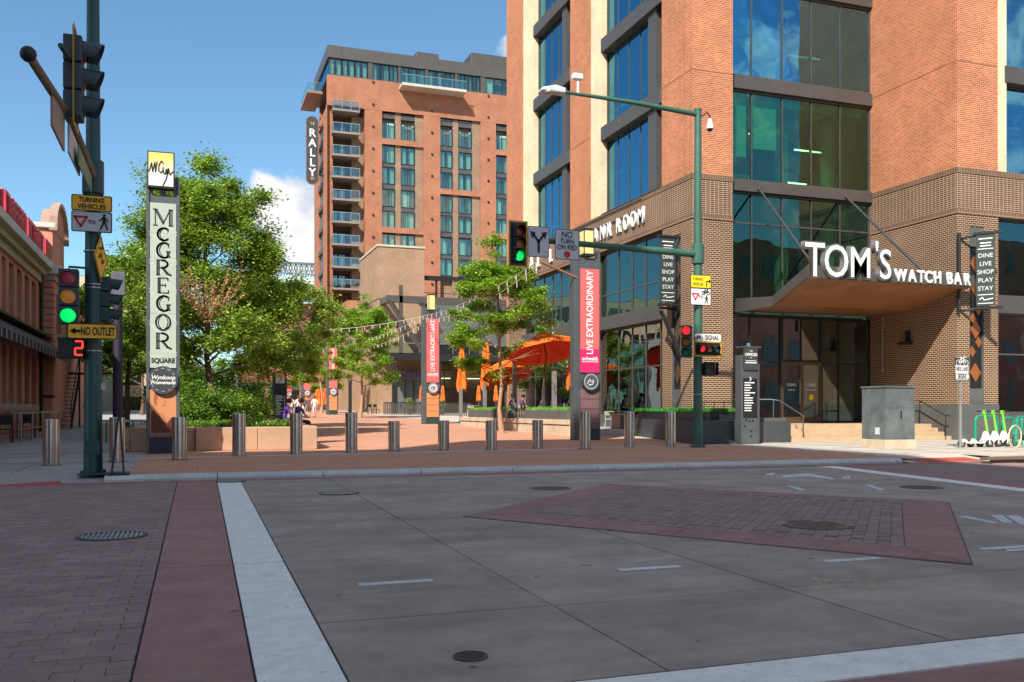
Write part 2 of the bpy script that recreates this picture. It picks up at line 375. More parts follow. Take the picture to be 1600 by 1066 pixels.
SIGY = mat('signal_yellow', (.62, .33, .015), .45, 0, .1, 8.)
LR = mat('dark_red_lens', (.28, .01, .01), .25, 0, .1, 20., spec=.6)
LRL = mat('lit_red_lens', (.5, .02, .02), .3, 0, 0, emit=(1, .02, .03), es=.7)
LRD = mat('dim_red_lens', (.42, .03, .05), .3, 0, .1, 20.)
LA = mat('amber_lens', (.42, .15, .02), .25, 0, .1, 20.)
LG = mat('lit_green_lens', (.0, .45, .12), .3, 0, 0, emit=(.0, .85, .14), es=.62)
LGD = mat('dark_green_lens', (.01, .16, .10), .25, 0, 0)
DIG = mat('red_digit', (.8, .02, .02), .4, 0, 0, emit=(1, .04, .02), es=1.3)
COP = mat('copper_panel', (.46, .15, .045), .4, .5, .12, 4.)
GL = glass('office_glass', (.46, .80, .68), .20, (.36, .60, .64))
GLB = glass('office_glass_blue', (.45, .85, .80), .40, (.26, .66, .92))
GLC = glass('clear_glass', (.62, .74, .68), .16, (.9, .95, 1))
GLH = glass('hotel_glass', (.80, .97, .90), .10, (.65, .8, .85), top=.6)
GLT = glass('entrance_glass', (.52, .88, .72), .10, (.42, .62, .62), top=.75)
GLR = glass('balcony_glass', (.80, .93, .90), .08, (.8, .95, 1), top=.4)
BLD = mat('pale_green_blind', (.66, .84, .70), .8, 0, .05)
INT = mat('dark_interior', (.11, .12, .115), .8, 0, .3, .8)
INF = mat('interior_floor', (.10, .09, .075), .7, 0, .2, 1.)
CEI = mat('interior_ceiling', (.32, .33, .32), .8, 0, .1, 1.)
LMP = mat('interior_lamp', (.9, .8, .5), .5, 0, 0, emit=(1, .85, .5), es=3.)
GLD = glass('dark_pane', (.22, .17, .16), .06, (.8, .85, .9), top=.35)
CUR = mat('curtain_cloth', (.80, .86, .80), .9, 0, .06, 5.)
WOOD = mat('soffit_wood', (.27, .115, .048), .45, 0, .18, 1.2, coat=.2)
ORC = mat('orange_canvas', (.90, .165, .012), .85, 0, .08, 5.)
RDC = mat('red_strap_shaded_canvas', (.85, .06, .015), .85, 0, .08, 5.)
BANR = mat('coral_banner', (.78, .13, .13), .6, 0, .03)
BANM = mat('magenta_banner', (.80, .015, .13), .6, 0, .03)
STN = mat('buff_stone', (.56, .46, .33), .85, 0, .14, 2., .4, 30, stain=.12)
BARK = mat('bark', (.16, .095, .06), .95, 0, .2, 9., .6, 30)
BARKL = mat('pale_bark', (.40, .24, .14), .95, 0, .2, 9., .5, 30)
LEA1 = leafmat('linden_leaf', (.09, .19, .02), (.42, .58, .08))
LEA2 = leafmat('locust_leaf', (.12, .26, .02), (.42, .62, .06), .4)
LEA3 = leafmat('shrub_leaf', (.06, .14, .015), (.26, .42, .05))
LEAB = leafmat('dry_seed_bract', (.42, .24, .11), (.80, .55, .30), .3)
TURF = leafmat('turf_blade', (.02, .20, .015), (.06, .38, .03), .3)
TURFL = leafmat('bright_tuft', (.10, .34, .03), (.24, .55, .08), .3)
MCGP = mat('pale_green_panel', (.43, .50, .42), .5, 0, .02)
MCGL = mat('lighter_green_print', (.53, .60, .51), .5, 0, .02)
PGREY = mat('pylon_grey_steel', (.11, .125, .13), .45, .4, .08, 3.)
PDG = mat('pylon_dark_green', (.02, .055, .045), .5, .1, .08, 3.)
INK = mat('dark_green_ink', (.015, .03, .024), .5, 0, 0)
PORT = mat('portrait_orange', (.58, .24, .10), .55, 0, .05)
PORD = mat('portrait_maroon', (.15, .03, .02), .55, 0, .05)
PORM = mat('portrait_brown', (.34, .10, .05), .55, 0, .05)
ROSE = mat('rose_brown_plate', (.30, .17, .14), .55, 0, .05)
NAVY = mat('navy_base', (.015, .03, .06), .5, 0, .1)
LIME = mat('lime_green_paint', (.22, .78, .04), .35, 0, .05)
RACK = mat('green_rack_paint', (.0, .28, .14), .4, 0, .05)
RUB = mat('rubber', (.02, .02, .02), .8, 0, .1)
SKIN = mat('skin', (.50, .28, .19), .6, 0, .04)
def cloth(n, c): return mat('cloth_'+n, c, .9, 0, .1, 12.)
# ---------------------------------------------------------------- the ground
def sheet(name, m, pts, kind='structure', parent=None, thick=.0):
    mb = MB()
    if thick: mb.ext([(p[0], p[1], p[2] if len(p) > 2 else 0) for p in pts], (0, 0, -thick))
    else: mb.face(pts)
    return mb.build(name, m, parent, kind=kind if parent is None else None)
sheet('ground', CONG, [(-1500, -600, -.09), (1500, -600, -.09), (1500, 3000, -.09), (-1500, 3000, -.09)])
road = sheet('road', JNT, [(-80, -60, -.022), (80, -60, -.022), (80, 17.1, -.022), (-80, 17.1, -.022)])
MS = {}
def slab(parent, m, poly, name='slab', z=0., gap=.006, t=.02, jit=.002):
    c = Vector((sum(p[0] for p in poly)/len(poly), sum(p[1] for p in poly)/len(poly)))
    pts = []; n = len(poly)
    for i in range(n):                      # pull the edges in by the joint
        a, b, cc = Vector(poly[i-1][:2]), Vector(poly[i][:2]), Vector(poly[(i+1) % n][:2])
        d1, d2 = (b-a).normalized(), (cc-b).normalized(); bis = (d2-d1)
        if bis.length < 1e-5: bis = Vector((-d1.y, d1.x))
        bis.normalize()
        if bis.dot(c-b) < 0: bis = -bis
        s = max(.3, abs(d1.x*bis.y-d1.y*bis.x)); pts.append(b+bis*gap/s)
    dz = random.uniform(-jit, jit)
    mb = MB(); mb.ext([(p.x, p.y, z+dz) for p in pts], (0, 0, -t)); return mb.build(name, m, parent)
def edge(Y, a, b): return a[0]+(b[0]-a[0])*(Y-a[1])/(b[1]-a[1])   # X on a slightly slanting line
E1 = lambda Y: edge(Y, (-.245, 4.35), (-.17, 15.6))      # paver edge
E2 = lambda Y: edge(Y, (.296, 4.35), (.47, 15.6))
E3 = lambda Y: edge(Y, (.70, 4.35), (.866, 15.6))
W1 = lambda Y: edge(Y, (12.0, 10.5), (13.1, 16.7))
JY = [3.88, 5.42, 7.72, 10.2, 12.6, 14.8, 16.72]
for i in range(len(JY)-1):                       # intersection concrete
    y0, y1 = JY[i], JY[i+1]
    xs = [None, 2.2, 3.93, 5.7, 7.5, 9.3, 11.1, None]
    for j in range(7):
        xa0 = E3(y0)+.004 if j == 0 else xs[j]+.018*(y0-5.4); xa1 = E3(y1)+.004 if j == 0 else xs[j]+.018*(y1-5.4)
        xb0 = W1(y0) if j == 6 else xs[j+1]+.018*(y0-5.4); xb1 = W1(y1) if j == 6 else xs[j+1]+.018*(y1-5.4)
        slab(road, CONC, [(xa0, y0), (xb0, y0), (xb1, y1), (xa1, y1)])
for i in range(len(JY)-1):                       # red slabs, left and right crossings
    y0, y1 = JY[i], JY[i+1]
    slab(road, REDC, [(E1(y0), y0), (E2(y0), y0), (E2(y1), y1), (E1(y1), y1)], 'red_slab')
    slab(road, REDC, [(W1(y0)+.45, y0), (W1(y0)+1.1, y0), (W1(y1)+1.1, y1), (W1(y1)+.45, y1)], 'red_slab')
slab(road, REDC, [(E1(1), 1), (E2(1), 1), (E2(3.88), 3.88), (E1(3.88), 3.88)], 'red_slab')
for i in range(8): slab(road, REDC, [(.8+i*1.7, 2.85), (2.5+i*1.7, 2.85), (2.5+i*1.7, 3.47), (.8+i*1.7, 3.47)], 'red_slab')
slab(road, PAV, [(.8, -4), (16, -4), (16, 2.84), (.8, 2.84)], 'dark_slab')
for i in range(14): slab(road, REDK, [(-9+i*1.9, 16.74), (-7.1+i*1.9, 16.74), (-7.1+i*1.9, 17.09), (-9+i*1.9, 17.09)], 'gutter_slab', gap=.006)
# painted bands: they lie in the slabs as thin sheets
def paint(poly, m=WPT, name='painted_marking', z=.005):
    mb = MB(); mb.ext([(p[0], p[1], z) for p in poly], (0, 0, -.004)); return mb.build(name, m, road)
slab(road, WPT, [(E2(1)+.004, 1), (E3(1), 1), (E3(7.72), 7.72), (E2(7.72)+.004, 7.72)], 'white_band', gap=.004)
slab(road, WPT, [(E2(7.72)+.004, 7.72), (E3(7.72), 7.72), (E3(12.6), 12.6), (E2(12.6)+.004, 12.6)], 'white_band', gap=.004)
slab(road, WPT, [(E2(12.6)+.004, 12.6), (E3(12.6), 12.6), (E3(16.72), 16.72), (E2(16.72)+.004, 16.72)], 'white_band', gap=.004)
for a, b in ((.78, 3.95), (3.95, 7.4), (7.4, 12)): slab(road, WPT, [(a, 3.49), (b, 3.49), (b, 3.87), (a, 3.87)], 'white_band', gap=.003)
slab(road, WPT, [(W1(5), 5), (W1(5)+.43, 5), (W1(16.72)+.43, 16.72), (W1(16.72), 16.72)], 'white_band', gap=.004)
for cx, cy in ((1.42, 6.5), (3.42, 6.42), (5.2, 6.22), (6.95, 6.3)):
    paint([(cx-.27, cy-.05), (cx+.27, cy-.05), (cx+.27, cy+.05), (cx-.27, cy+.05)], WPT2, 'dash_line')
def pxm(pts, m=WPT2, name='painted_marking', z=.004): return paint([tuple(g(*p)[:2]) for p in pts], m, name, z)
for pl in ([(1222, 743), (1262, 740), (1262, 744.5), (1224, 746.5)], [(1262, 740), (1303, 747), (1302, 750), (1262, 744.5)], [(1198, 740.5), (1211, 739), (1208, 743), (1197, 743.5)], [(1317, 744.5), (1329, 744.5), (1328, 748), (1316, 748)],
           [(1228, 759), (1240, 760), (1259, 766), (1250, 767)], [(1350, 758), (1360, 758), (1383, 765), (1374, 766)], [(1498, 807), (1510, 807), (1562, 817), (1548, 818)],
           [(1548, 805.5), (1566, 805.5), (1583, 817), (1567, 817)], [(1572, 806), (1592, 806), (1612, 820), (1594, 820)], [(1572, 859), (1600, 857.5), (1600, 860.5), (1572, 862)]): pxm(pl)
for i in range(5):
    x = 1262+i*22; pxm([(x, 902+i % 2*3), (x+14, 901+i % 2*3), (x+22, 908), (x+9, 910)], YPT, 'utility_mark', .0012); pxm([(x+6, 916), (x+18, 914), (x+24, 921), (x+12, 923)], YPT, 'utility_mark', .0012)

mb = MB(); rr = random.Random(12)           # hairline cracks wandering over the slabs
for x, y, a, n in ((1.2, 6.2, .3, 16), (7.6, 6.4, .1, 18), (2.7, 8.6, .5, 14), (10.2, 7.8, 1.0, 14), (1.4, 11.4, .1, 16), (9.6, 12.6, -.3, 20), (3.2, 14.1, .2, 18)):
    p = Vector((x, y))
    for k in range(n):
        a += rr.gauss(0, .38); q = p+Vector((math.cos(a), math.sin(a)))*rr.uniform(.05, .14); nn = Vector((-math.sin(a), math.cos(a)))*.0024*(1-k/n+.2)
        mb.face([(p.x-nn.x, p.y-nn.y, .0028), (q.x-nn.x, q.y-nn.y, .0028), (q.x+nn.x, q.y+nn.y, .0028), (p.x+nn.x, p.y+nn.y, .0028)]); p = q
mb.build('crack', JNT, road, kind='stuff')
# pavers: the 300 that show largest on each field are parts, the rest one part
BM = {}
def pmesh(L, W, m, key):
    if key not in BM:
        b = MB(); e = .0024
        f = .0010; b.box(-L/2+f, L/2-f, -W/2+e, W/2-e, -.03, -.0025)
        b.add([(-L/2+f, -W/2+e, -.0025), (L/2-f, -W/2+e, -.0025), (L/2-f, W/2-e, -.0025), (-L/2+f, W/2-e, -.0025), (-L/2+.0035, -W/2+.006, 0), (L/2-.0035, -W/2+.006, 0), (L/2-.0035, W/2-.006, 0), (-L/2+.0035, W/2-.006, 0)],
              [(4, 5, 6, 7), (0, 1, 5, 4), (1, 2, 6, 5), (2, 3, 7, 6), (3, 0, 4, 7)])
        me = bpy.data.meshes.new('paver'); me.from_pydata(b.v, [], b.f); me.materials.append(m); BM[key] = (me, b)
    return BM[key]
def pavers(parent, spots, z, L, W, ang):
    spots.sort(key=lambda p: p[0]**2+p[1]**2)
    rest = {0: MB(), 1: MB()}
    for i, (x, y) in enumerate(spots):
        k = 0 if random.random() < .62 else 1
        me, b = pmesh(L, W, (PAV, PAV2)[k], (L, W, k)); zz = z+random.uniform(-.0025, .002); a = ang+random.gauss(0, .006)
        if i < 296:
            o = bpy.data.objects.new('paver', me); C.objects.link(o); o.parent = parent; o.location = (x, y, zz); o.rotation_euler = (random.gauss(0, .003), random.gauss(0, .003), a)
        else:
            q = rest[k]; q.M = Matrix.Translation((x, y, zz)) @ Matrix.Rotation(a, 4, 'Z'); q.add(b.v[8:], [tuple(i-8 for i in f) for f in b.f[6:]])
    for k in (0, 1):
        if rest[k].v: rest[k].M = None; rest[k].build('paver_field', (PAV, PAV2)[k], parent, kind='stuff')
cw = sheet('crosswalk_paving', JNT, [(-14, 1, -.012), (E1(1)-.005, 1, -.012), (E1(16.7)-.005, 16.7, -.012), (-14, 16.7, -.012)])
sp = []; hs = []
row = 0; y = 3.2
while y < 16.65:
    off = .12 if row % 2 else 0
    if off: hs.append((E1(y)-.066, y))
    for i in range(60):
        x = E1(y)-.126-i*.24-off
        if x > (-.20*y-.6 if y < 16 else -9): sp.append((x, y))
    y += .12; row += 1
pavers(cw, sp, 0, .24, .12, 0)
mb = MB()
for x, y in hs: mb.box(x-.056, x+.056, y-.056, y+.056, -.03, random.uniform(-.002, .001))
mb.build('half_paver', PAV, cw, kind='stuff')
OUT = [(3.03, 10.24), (6.6, 13.9), (9.66, 9.65), (5.95, 5.7)]
ctr = Vector((sum(p[0] for p in OUT)/4, sum(p[1] for p in OUT)/4))
def shrink(ps, k): return [tuple(ctr+(Vector(p)-ctr)*k) for p in ps]
dia = MB(); dia.ext([(p[0], p[1], .0035) for p in shrink(OUT, 1.004)], (0, 0, -.003)); dia = dia.build('paver_diamond', JNT, None, kind='structure')
INN = [(3.72, 10.2), (6.62, 13.2), (9.1, 9.9), (6.12, 6.62)]
for i in range(4):
    a, b, c, d = OUT[i], OUT[(i+1) % 4], INN[(i+1) % 4], INN[i]
    for k in range(2):
        L = lambda p, q, t: (p[0]+(q[0]-p[0])*t, p[1]+(q[1]-p[1])*t)
        slab(dia, REDC, [L(a, b, k/2), L(a, b, (k+1)/2), L(d, c, (k+1)/2), L(d, c, k/2)], 'red_slab', z=.009, t=.006, gap=.007, jit=.0005)
ax = (Vector(INN[1])-Vector(INN[0])); nx = int(ax.length/.24); ay = (Vector(INN[3])-Vector(INN[0])); ny = int(ay.length/.12)
sp = []
for j in range(ny):
    for i in range(nx):
        s, t = (i+.5+(.25 if j % 2 else -.25)*(1 if 0 < i < nx-1 else 0))/nx, (j+.5)/ny
        p = Vector(INN[0])+ax*s+ay*t+(Vector(INN[2])-Vector(INN[1])-ay)*s*t
        sp.append((p.x, p.y))
MH = g(1275, 822)
sp = [p for p in sp if (p[0]-MH.x)**2+(p[1]-MH.y)**2 > .37**2]
pavers(dia, sp, .0095, .236, .117, math.atan2(ax.y, ax.x))
cw2 = sheet('crosswalk_paving_right', PAV, [(W1(5)+1.11, 5, -.006), (18, 5, -.006), (19, 16.73, -.006), (W1(16.73)+1.11, 16.73, -.006)])
for a in (0, 1): slab(cw2, REDC, [(17.6, 5+a*5.8), (18.3, 5+a*5.8), (18.3, 10.7+a*5.9), (17.6, 10.7+a*5.9)], 'red_slab', z=.004)

# kerb, apron and plaza
kerb = thing('kerb', None, None); kerb['kind'] = 'structure'
x = -1.35
while x < 15.6:
    L = min(1.86, 15.6-x)
    MB().ext([(x+.006, 17.11, -.02), (x+.006, 17.11, .045), (x+.006, 17.16, .10), (x+.006, 17.5, .102), (x+.006, 17.5, -.02)], (L-.012, 0, 0)).build('kerb_stone', mat('kerb_concrete', (.58, .60, .58), .8, 0, .08, 3., .3, 90, stain=.2), kerb, bevel=.006); x += 1.86
MB().lathe((15.6, 17.5, 0), [(.39, -.02), (.39, .045), (.34, .10), (0, .102)], 10, -math.pi/2, 0).build('kerb_stone', MATS['kerb_concrete'], kerb)
x = 18.7
while x < 60: MB().box(x+.006, x+1.99, 17.11, 17.4, -.02, .14).build('kerb_stone', CONL, kerb, bevel=.01); x += 2
ap = MB()
ap.face([(-14, 17.1, -.006), (-1.36, 17.1, -.006), (-1.36, 18.4, .1), (-14, 18.4, .1)])
ap.build('kerb_ramp', CONG, None, kind='structure')
MB().face([(16, 17.1, -.004), (18.7, 17.1, -.004), (18.7, 18.3, .1), (16, 18.3, .1)]).build('kerb_ramp', CONL, None, kind='structure')
MB().ext([(16.3, 17.15, .008), (18.3, 17.15, .008), (18.3, 17.75, .062), (16.3, 17.75, .062)], (0, 0, -.01)).build('tactile_plate', TACT, None, kind='structure')
p = [g(0, 762, .02), g(95, 757, .02), g(95, 752.5, .03), g(0, 756.5, .03)]
MB().ext([(a.x, a.y, .035+.08*(a.y-17.1)) for a in p], (0, 0, -.01)).build('tactile_plate', TACT, None, kind='structure')
def plz(name, m, x0, x1, y0, y1, dz=0.):
    ys = sorted({y0, y1, *[v for v in (27., 60., 100.) if y0 < v < y1]}); mb = MB()
    for a, b in zip(ys, ys[1:]): mb.face([(x0, a, gz(a)+dz), (x1, a, gz(a)+dz), (x1, b, gz(b)+dz), (x0, b, gz(b)+dz)])
    return mb.build(name, m, None, kind='structure')
plz('plaza', PLZ, -1.0, 16.4, 17.5, 240)
plz('sidewalk_left', CONG, -60, -1.0, 18.4, 240)
plz('sidewalk_strip', CONG, -1.36, -1.0, 17.5, 18.4)
plz('sidewalk_right', CONL, 16.4, 80, 18.3, 120)
plz('sidewalk_verge', CONL, 18.7, 80, 17.4, 18.3)
p0, p1 = g(373.5, 713, .1), g(1048, 697.5, .1); sl = (p1.y-p0.y)/(p1.x-p0.x); yb = lambda x: p0.y+sl*(x-p0.x)
for i in range(10):
    xa = -1+i*1.74; xb = xa+1.735; MB().ext([(xa, yb(xa)-.28, .106), (xb, yb(xb)-.28, .106), (xb, yb(xb)+.22, .106), (xa, yb(xa)+.22, .106)], (0, 0, -.01)).build('bollard_strip', CONL, None, kind='structure')
mb = MB(); rr = random.Random(31)            # dry leaves and grit that gather along the gutter
for i in range(620):
    if i < 420: x, y, z = rr.uniform(-3, 15.5), 17.08-abs(rr.gauss(0, .09)), .004
    else: x, y, z = rr.uniform(.9, 13), rr.uniform(4.2, 16.9), .004
    s = rr.uniform(.008, .026); a = rr.uniform(0, 6.3); c_, s_ = math.cos(a)*s, math.sin(a)*s
    mb.face([(x-c_, y-s_, z), (x+s_*.5, y-c_*.5, z+.004), (x+c_, y+s_, z+.002), (x-s_*.5, y+c_*.5, z+.003)])
tag(mb.build('leaf_litter', mat('dry_litter', (.16, .11, .07), .9, 0, .3, 30.), None), 'dry leaves and grit scattered along the gutter and road', 'litter', None, 'stuff')
# joints scored in the left and right pavements
mb = MB()
for i in range(12): mb.box(-16, -1.02, 19.5+i*2.4, 19.515+i*2.4, gz(19.5+i*2.4)+.001, gz(19.5+i*2.4)+.004)
for i in range(7): mb.box(-15+i*2, -14.985+i*2, 18.5, 27, .101, .104)
for i in range(5): mb.box(16.5, 40, 19.2+i*1.7, 19.215+i*1.7, .101, .104)
for i in range(12): mb.box(17.5+i*1.8, 17.515+i*1.8, 18.4, 26.8, .101, .104)
mb.build('pavement_joint', JNT, None, kind='structure')

# ---------------------------------------------------------------- lids and grates
def lid(px, py, r, label, kind='lid', m=IRON, z=0.):
    p = g(px, py, z); t = thing('manhole_cover', label, 'manhole cover', (p.x, p.y, z+.004))
    MB().lathe((0, 0, 0), [(r, -.01), (r, .006), (r*.9, .008), (r*.9, -.01)], 32).build('rim', m, t, world=False)
    if kind == 'grate':
        mb = MB()
        for k in range(-6, 7):
            xx = k*r*.135; h = math.sqrt(max(0, (.9*r)**2-xx*xx)); mb.box(xx-.012, xx+.012, -h, h, -.012, .007)
        mb.box(-.9*r, .9*r, -.012, .012, -.012, .0065)
        mb.build('grate_bar', SIL, t, world=False); MB().disc((0, 0, -.012), r*.9, n=28, t=.002).build('pit', BLK, t, world=False)
    else:
        MB().disc((0, 0, -.008), r*.895, n=32, t=.012).build('cover', m, t, world=False)
        mb = MB()
        for i in range(-4, 5):
            for j in range(-4, 5):
                if i*i+j*j < 19: mb.box(i*r*.18-r*.05, i*r*.18+r*.05, j*r*.18-r*.05, j*r*.18+r*.05, .004, .0075)
        mb.build('tread_pattern', m, t, world=False, kind='stuff')
    return t
lid(175, 838, .33, 'round steel drain grate in the dark brick crossing at the left', 'grate', z=.002)
lid(735, 1027, .088, 'small round iron valve lid in the near road concrete', m=IRON)
lid(1275, 822, .33, 'rusty brown manhole cover inside the diamond of dark pavers', m=BRNZ, z=.012)
lid(1440, 762, .33, 'manhole cover in the road near the white line at the right', m=BRNZ)
lid(860, 763.5, .33, 'manhole cover in the road by the upper tip of the paver diamond', m=BRNZ)
lid(530, 771, .30, 'round drain grate in the road just right of the white band', 'grate')
lid(360, 752.5, .26, 'round drain grate in the red gutter at the end of the white band', 'grate', z=.0)
t = thing('storm_drain', 'rusty storm drain inlet cut into the kerb by the scooters', 'storm drain', tuple(g(1578, 716, .1)))
MB().box(-.9, .9, -.18, .02, -.03, .045).build('hood', BRNZ, t, world=False); MB().box(-.8, .8, -.185, -.17, -.09, -.02).build('opening', BLK, t, world=False)
# ---------------------------------------------------------------- the brick office building on the corner
XA, YF, YC, XR, YW, ZT = 18.38, 31.0, 31.6, 27.34, 26.9, 27.0
XP = xY(1145, YF); LY = lambda px: yX(px, XA)
off = thing('office_building', 'tall orange brick office building with brown brick base and glass entrance on the corner', 'building', (22, 33, .1))
PA, PF, PC, PW = ('X', XA), ('Y', YF), ('Y', YC), ('Y', YW)
PR = ('X', XR)
Y = {k: LY(k) for k in (1081, 1063.5, 1049, 1035, 1034, 1023, 1010, 941, 930, 924, 893, 891, 883, 876, 835, 818, 815, 795)}
Y[1081] = YF; YEND = Y[795]
def wall(m, segs, name='brick_wall'):
    mb = MB()
    for s in segs: PB(mb, *s)
    return mb.build(name, m, off)
ZB0, ZB1 = 8.65, 10.4
wall(ORB, [(PA, Y[1081], Y[1034], ZB1, ZT, -.5, 0)]); wall(ORB, [(PA, Y[924], Y[891], ZB1, ZT, -.5, 0)]); wall(ORB, [(PA, Y[818], YEND, ZB1, ZT, -.5, 0)])
wall(CRM, [(PA, Y[941], Y[924], ZB1, ZT, -.5, .02)], 'cream_pilaster'); wall(CRM, [(PA, Y[835], Y[818], ZB1, ZT, -.5, .02)], 'cream_pilaster')
wall(ORB, [(PF, XA+.5, XP, ZB1, ZT, -.59, 0)])
wall(ORB, [(('Y', YW), XR, xY(1559, YW), ZB1, ZT, -.5, 0)]); wall(CRM, [(PW, xY(1559, YW), xY(1572, YW), ZB1, ZT, -.5, .02)], 'cream_pilaster')
wall(ORB, [(PR, YW+.5, YC+.1, ZB1, ZT, -.5, 0)])
# band of stacked brick between two soldier courses
for pl, a, b in ((PA, YF, YEND), (PF, XA+.5, XP), (PW, XR, 50), (PR, YW+.5, YC+.1)):
    o = -.5 if pl != PF else -.59
    wall(STK, [(pl, a, b, ZB0+.2, ZB1-.2, o, 0)], 'brick_band')
    wall(SLD, [(pl, a-(.025 if pl in (PA, PW) else 0), b+(.0 if pl != PF else .0), ZB1-.2, ZB1, o, .025)], 'soldier_course')
    wall(SLD, [(pl, a-(.025 if pl in (PA, PW) else 0), b, ZB0, ZB0+.2, o, .025)], 'soldier_course')
# lower piers
def slot(pl, s0, s1, ztop, m=COP):
    s0, s1 = min(s0, s1), max(s0, s1)
    f = MB(); PB(f, pl, s0, s1, ztop-.75, ztop, -.12, -.02); PB(f, pl, s0, s1, 1.45 if pl != PA else 1.1, 2.05, -.12, -.02); PB(f, pl, s0, s0+.04, 2.05, ztop-.75, -.12, -.02); PB(f, pl, s1-.04, s1, 2.05, ztop-.75, -.12, -.02)
    fo = f.build('slot_panel', PLI, off); PB(MB(), pl, s0+.04, s1-.04, 2.05, ztop-.75, -.14, -.1).build('back_panel', DARK, fo)
    w = (s1-s0-.08)/2; k = 0; z = 2.1
    pts = [(.5, .35), (.25, 1.15), (.75, 1.5), (.5, 2.0), (.3, 2.4), (.72, 2.75), (.5, 3.6), (.5, 4.5)]
    for fx, dz in pts:
        if 2.1+dz+w > ztop-.75: break
        c = s0+.04+2*w*fx; r = w*.82*(.6 if fx != .5 else 1); zz = 2.1+dz+.2
        q = [(max(s0+.05, min(s1-.05, c+dx*r)), zz+dzz*r*1.35) for dx, dzz in ((0, -1), (1, 0), (0, 1), (-1, 0))]
        p3 = [((pl[1]+.1, a, b) if pl[0] == 'X' else (a, pl[1]+.1, b)) for a, b in q]
        MB().ext(p3, (-.04, 0, 0) if pl[0] == 'X' else (0, -.04, 0)).build('copper_diamond', m, fo)
wall(BRB, [(PA, YF, Y[1063.5], .1, ZB0, -.5, 0), (PA, Y[1049], Y[1035], .1, ZB0, -.5, 0), (PA, Y[1063.5], Y[1049], 8.2, ZB0, -.5, 0), (PA, Y[1063.5], Y[1049], .1, 1.1, -.5, -.001), (PA, Y[1063.5], Y[1049], 1.1, 8.2, -.5, -.15)])
slot(PA, Y[1063.5], Y[1049], 8.2, mat('dull_bronze_panel', (.11, .06, .035), .5, .3, .1))
wall(BRB, [(PA, Y[930], Y[893], .1, ZB0, -.5, 0)]); wall(BRB, [(PA, Y[815], YEND, .1, ZB0, -.5, 0)])
wall(BRB, [(PF, XA+.5, XP, .1, ZB0, -.59, 0)])
wall(BRB, [(PR, YW+.5, YC+.1, 1.45, ZB0, -.5, 0)])
x1, x2, x3 = xY(1515, YW), xY(1538, YW), xY(1560, YW)
wall(BRB, [(PW, XR, x1, 1.45, ZB0, -.5, 0), (PW, x2, x3, 1.45, ZB0, -.5, 0), (PW, x1, x2, 8.2, ZB0, -.5, 0), (PW, x1, x2, 1.45, 8.2, -.5, -.15)])
slot(PW, x1, x2, 8.2)
wall(PLI, [(PR, YW+.5, YC+.1, .1, 1.45, -.5, .04), (PW, XR-.04, x3, .1, 1.45, -.5, .04)], 'stone_plinth')
wall(PLI, [(PW, x3, 50, .1, 1.1, -.5, .06)], 'stone_plinth')
# windows --------------------------------------------------------------
def window(pl, s0, s1, z0, z1, n, m=GL, o=-.3, fr=.07, mw=.03, trans=(), cuts=None, cap=GREY, frm=GREY, blinds=0, name='window', proud=.0):
    s0, s1 = min(s0, s1), max(s0, s1)
    f = MB(); PB(f, pl, s0, s0+fr, z0, z1, o-.1, o+.06); PB(f, pl, s1-fr, s1, z0, z1, o-.1, o+.06)
    PB(f, pl, s0+fr, s1-fr, z0, z0+fr, o-.1, o+.06); PB(f, pl, s0+fr, s1-fr, z1-fr, z1, o-.1, o+.06)
    cuts = cuts or [s0+(s1-s0)*i/n for i in range(1, n)]; cuts = sorted(cuts)
    for c in cuts: PB(f, pl, c-mw, c+mw, z0+fr, z1-fr, o-.08, o+.03+proud)
    ed = [s0+fr]+cuts+[s1-fr]; zz = [z0+fr]+list(trans)+[z1-fr]
    for t in trans:
        for a, b in zip(ed, ed[1:]): PB(f, pl, a+.03, b-.03, t-.03, t+.03, o-.08, o+.03)
    fo = f.build(name, frm if not proud else [cap], off)
    for a, b in zip(ed, ed[1:]):
        for k, (c, d) in enumerate(zip(zz, zz[1:])):
            PB(MB(), pl, a+.02, b-.02, c+.02, d-.02, o-.02, o).build('pane', m, fo)
        if blinds and random.random() < blinds:
            h = random.choice((.35, .35, .6, .85))*(zz[-1]-zz[0])
            PB(MB(), pl, a+.05, b-.05, zz[-1]-h, zz[-1], o-.22, o-.2).build('blind', BLD, fo)
    return fo
fl = [10.4]+[13.85+4.15*i for i in range(4)]
for (a, b, m0, m1) in ((Y[1034], Y[941], Y[1023], Y[1010]), (Y[891], Y[835], Y[883], Y[876])):
    for i in range(4):
        z0 = fl[0] if i == 0 else fl[i]+.65; z1 = fl[i+1] if i < 3 else ZT
        window(PA, m1, b, z0, z1, 4, GLB, blinds=.5, mw=.008, fr=.04); window(PA, a, m0, z0, z1, 1, GLB)
        PB(MB(), PA, m0, m1, z0, z1, -.45, -.08).build('mullion_post', GREY, off)
        if i < 3: PB(MB(), PA, a, b+.05, fl[i+1], fl[i+1]+.65, -.45, .06).build('spandrel', GREY, off, bevel=.02)
    PB(MB(), PA, a, b, ZB1, ZB1+.03, -.45, .05).build('sill', GREY, off)
for (a, b, cuts) in ((Y[1035], Y[930], [LY(p) for p in (1023, 1000, 979, 958)]), (Y[893], Y[815], [LY(p) for p in (882, 869, 856, 843, 829)])):
    window(PA, a, b, 5.57, ZB0-.02, 5, GL, trans=(6.64,), cuts=cuts); PB(MB(), PA, a, b, 4.96, 5.57, -.45, .03).build('spandrel', GREY, off, bevel=.02)
    window(PA, a, b, 1.0, 4.96, 5, GLC, trans=(3.1,), cuts=cuts); PB(MB(), PA, a, b, .1, 1.0, -.45, 0).build('stone_plinth', PLI, off)
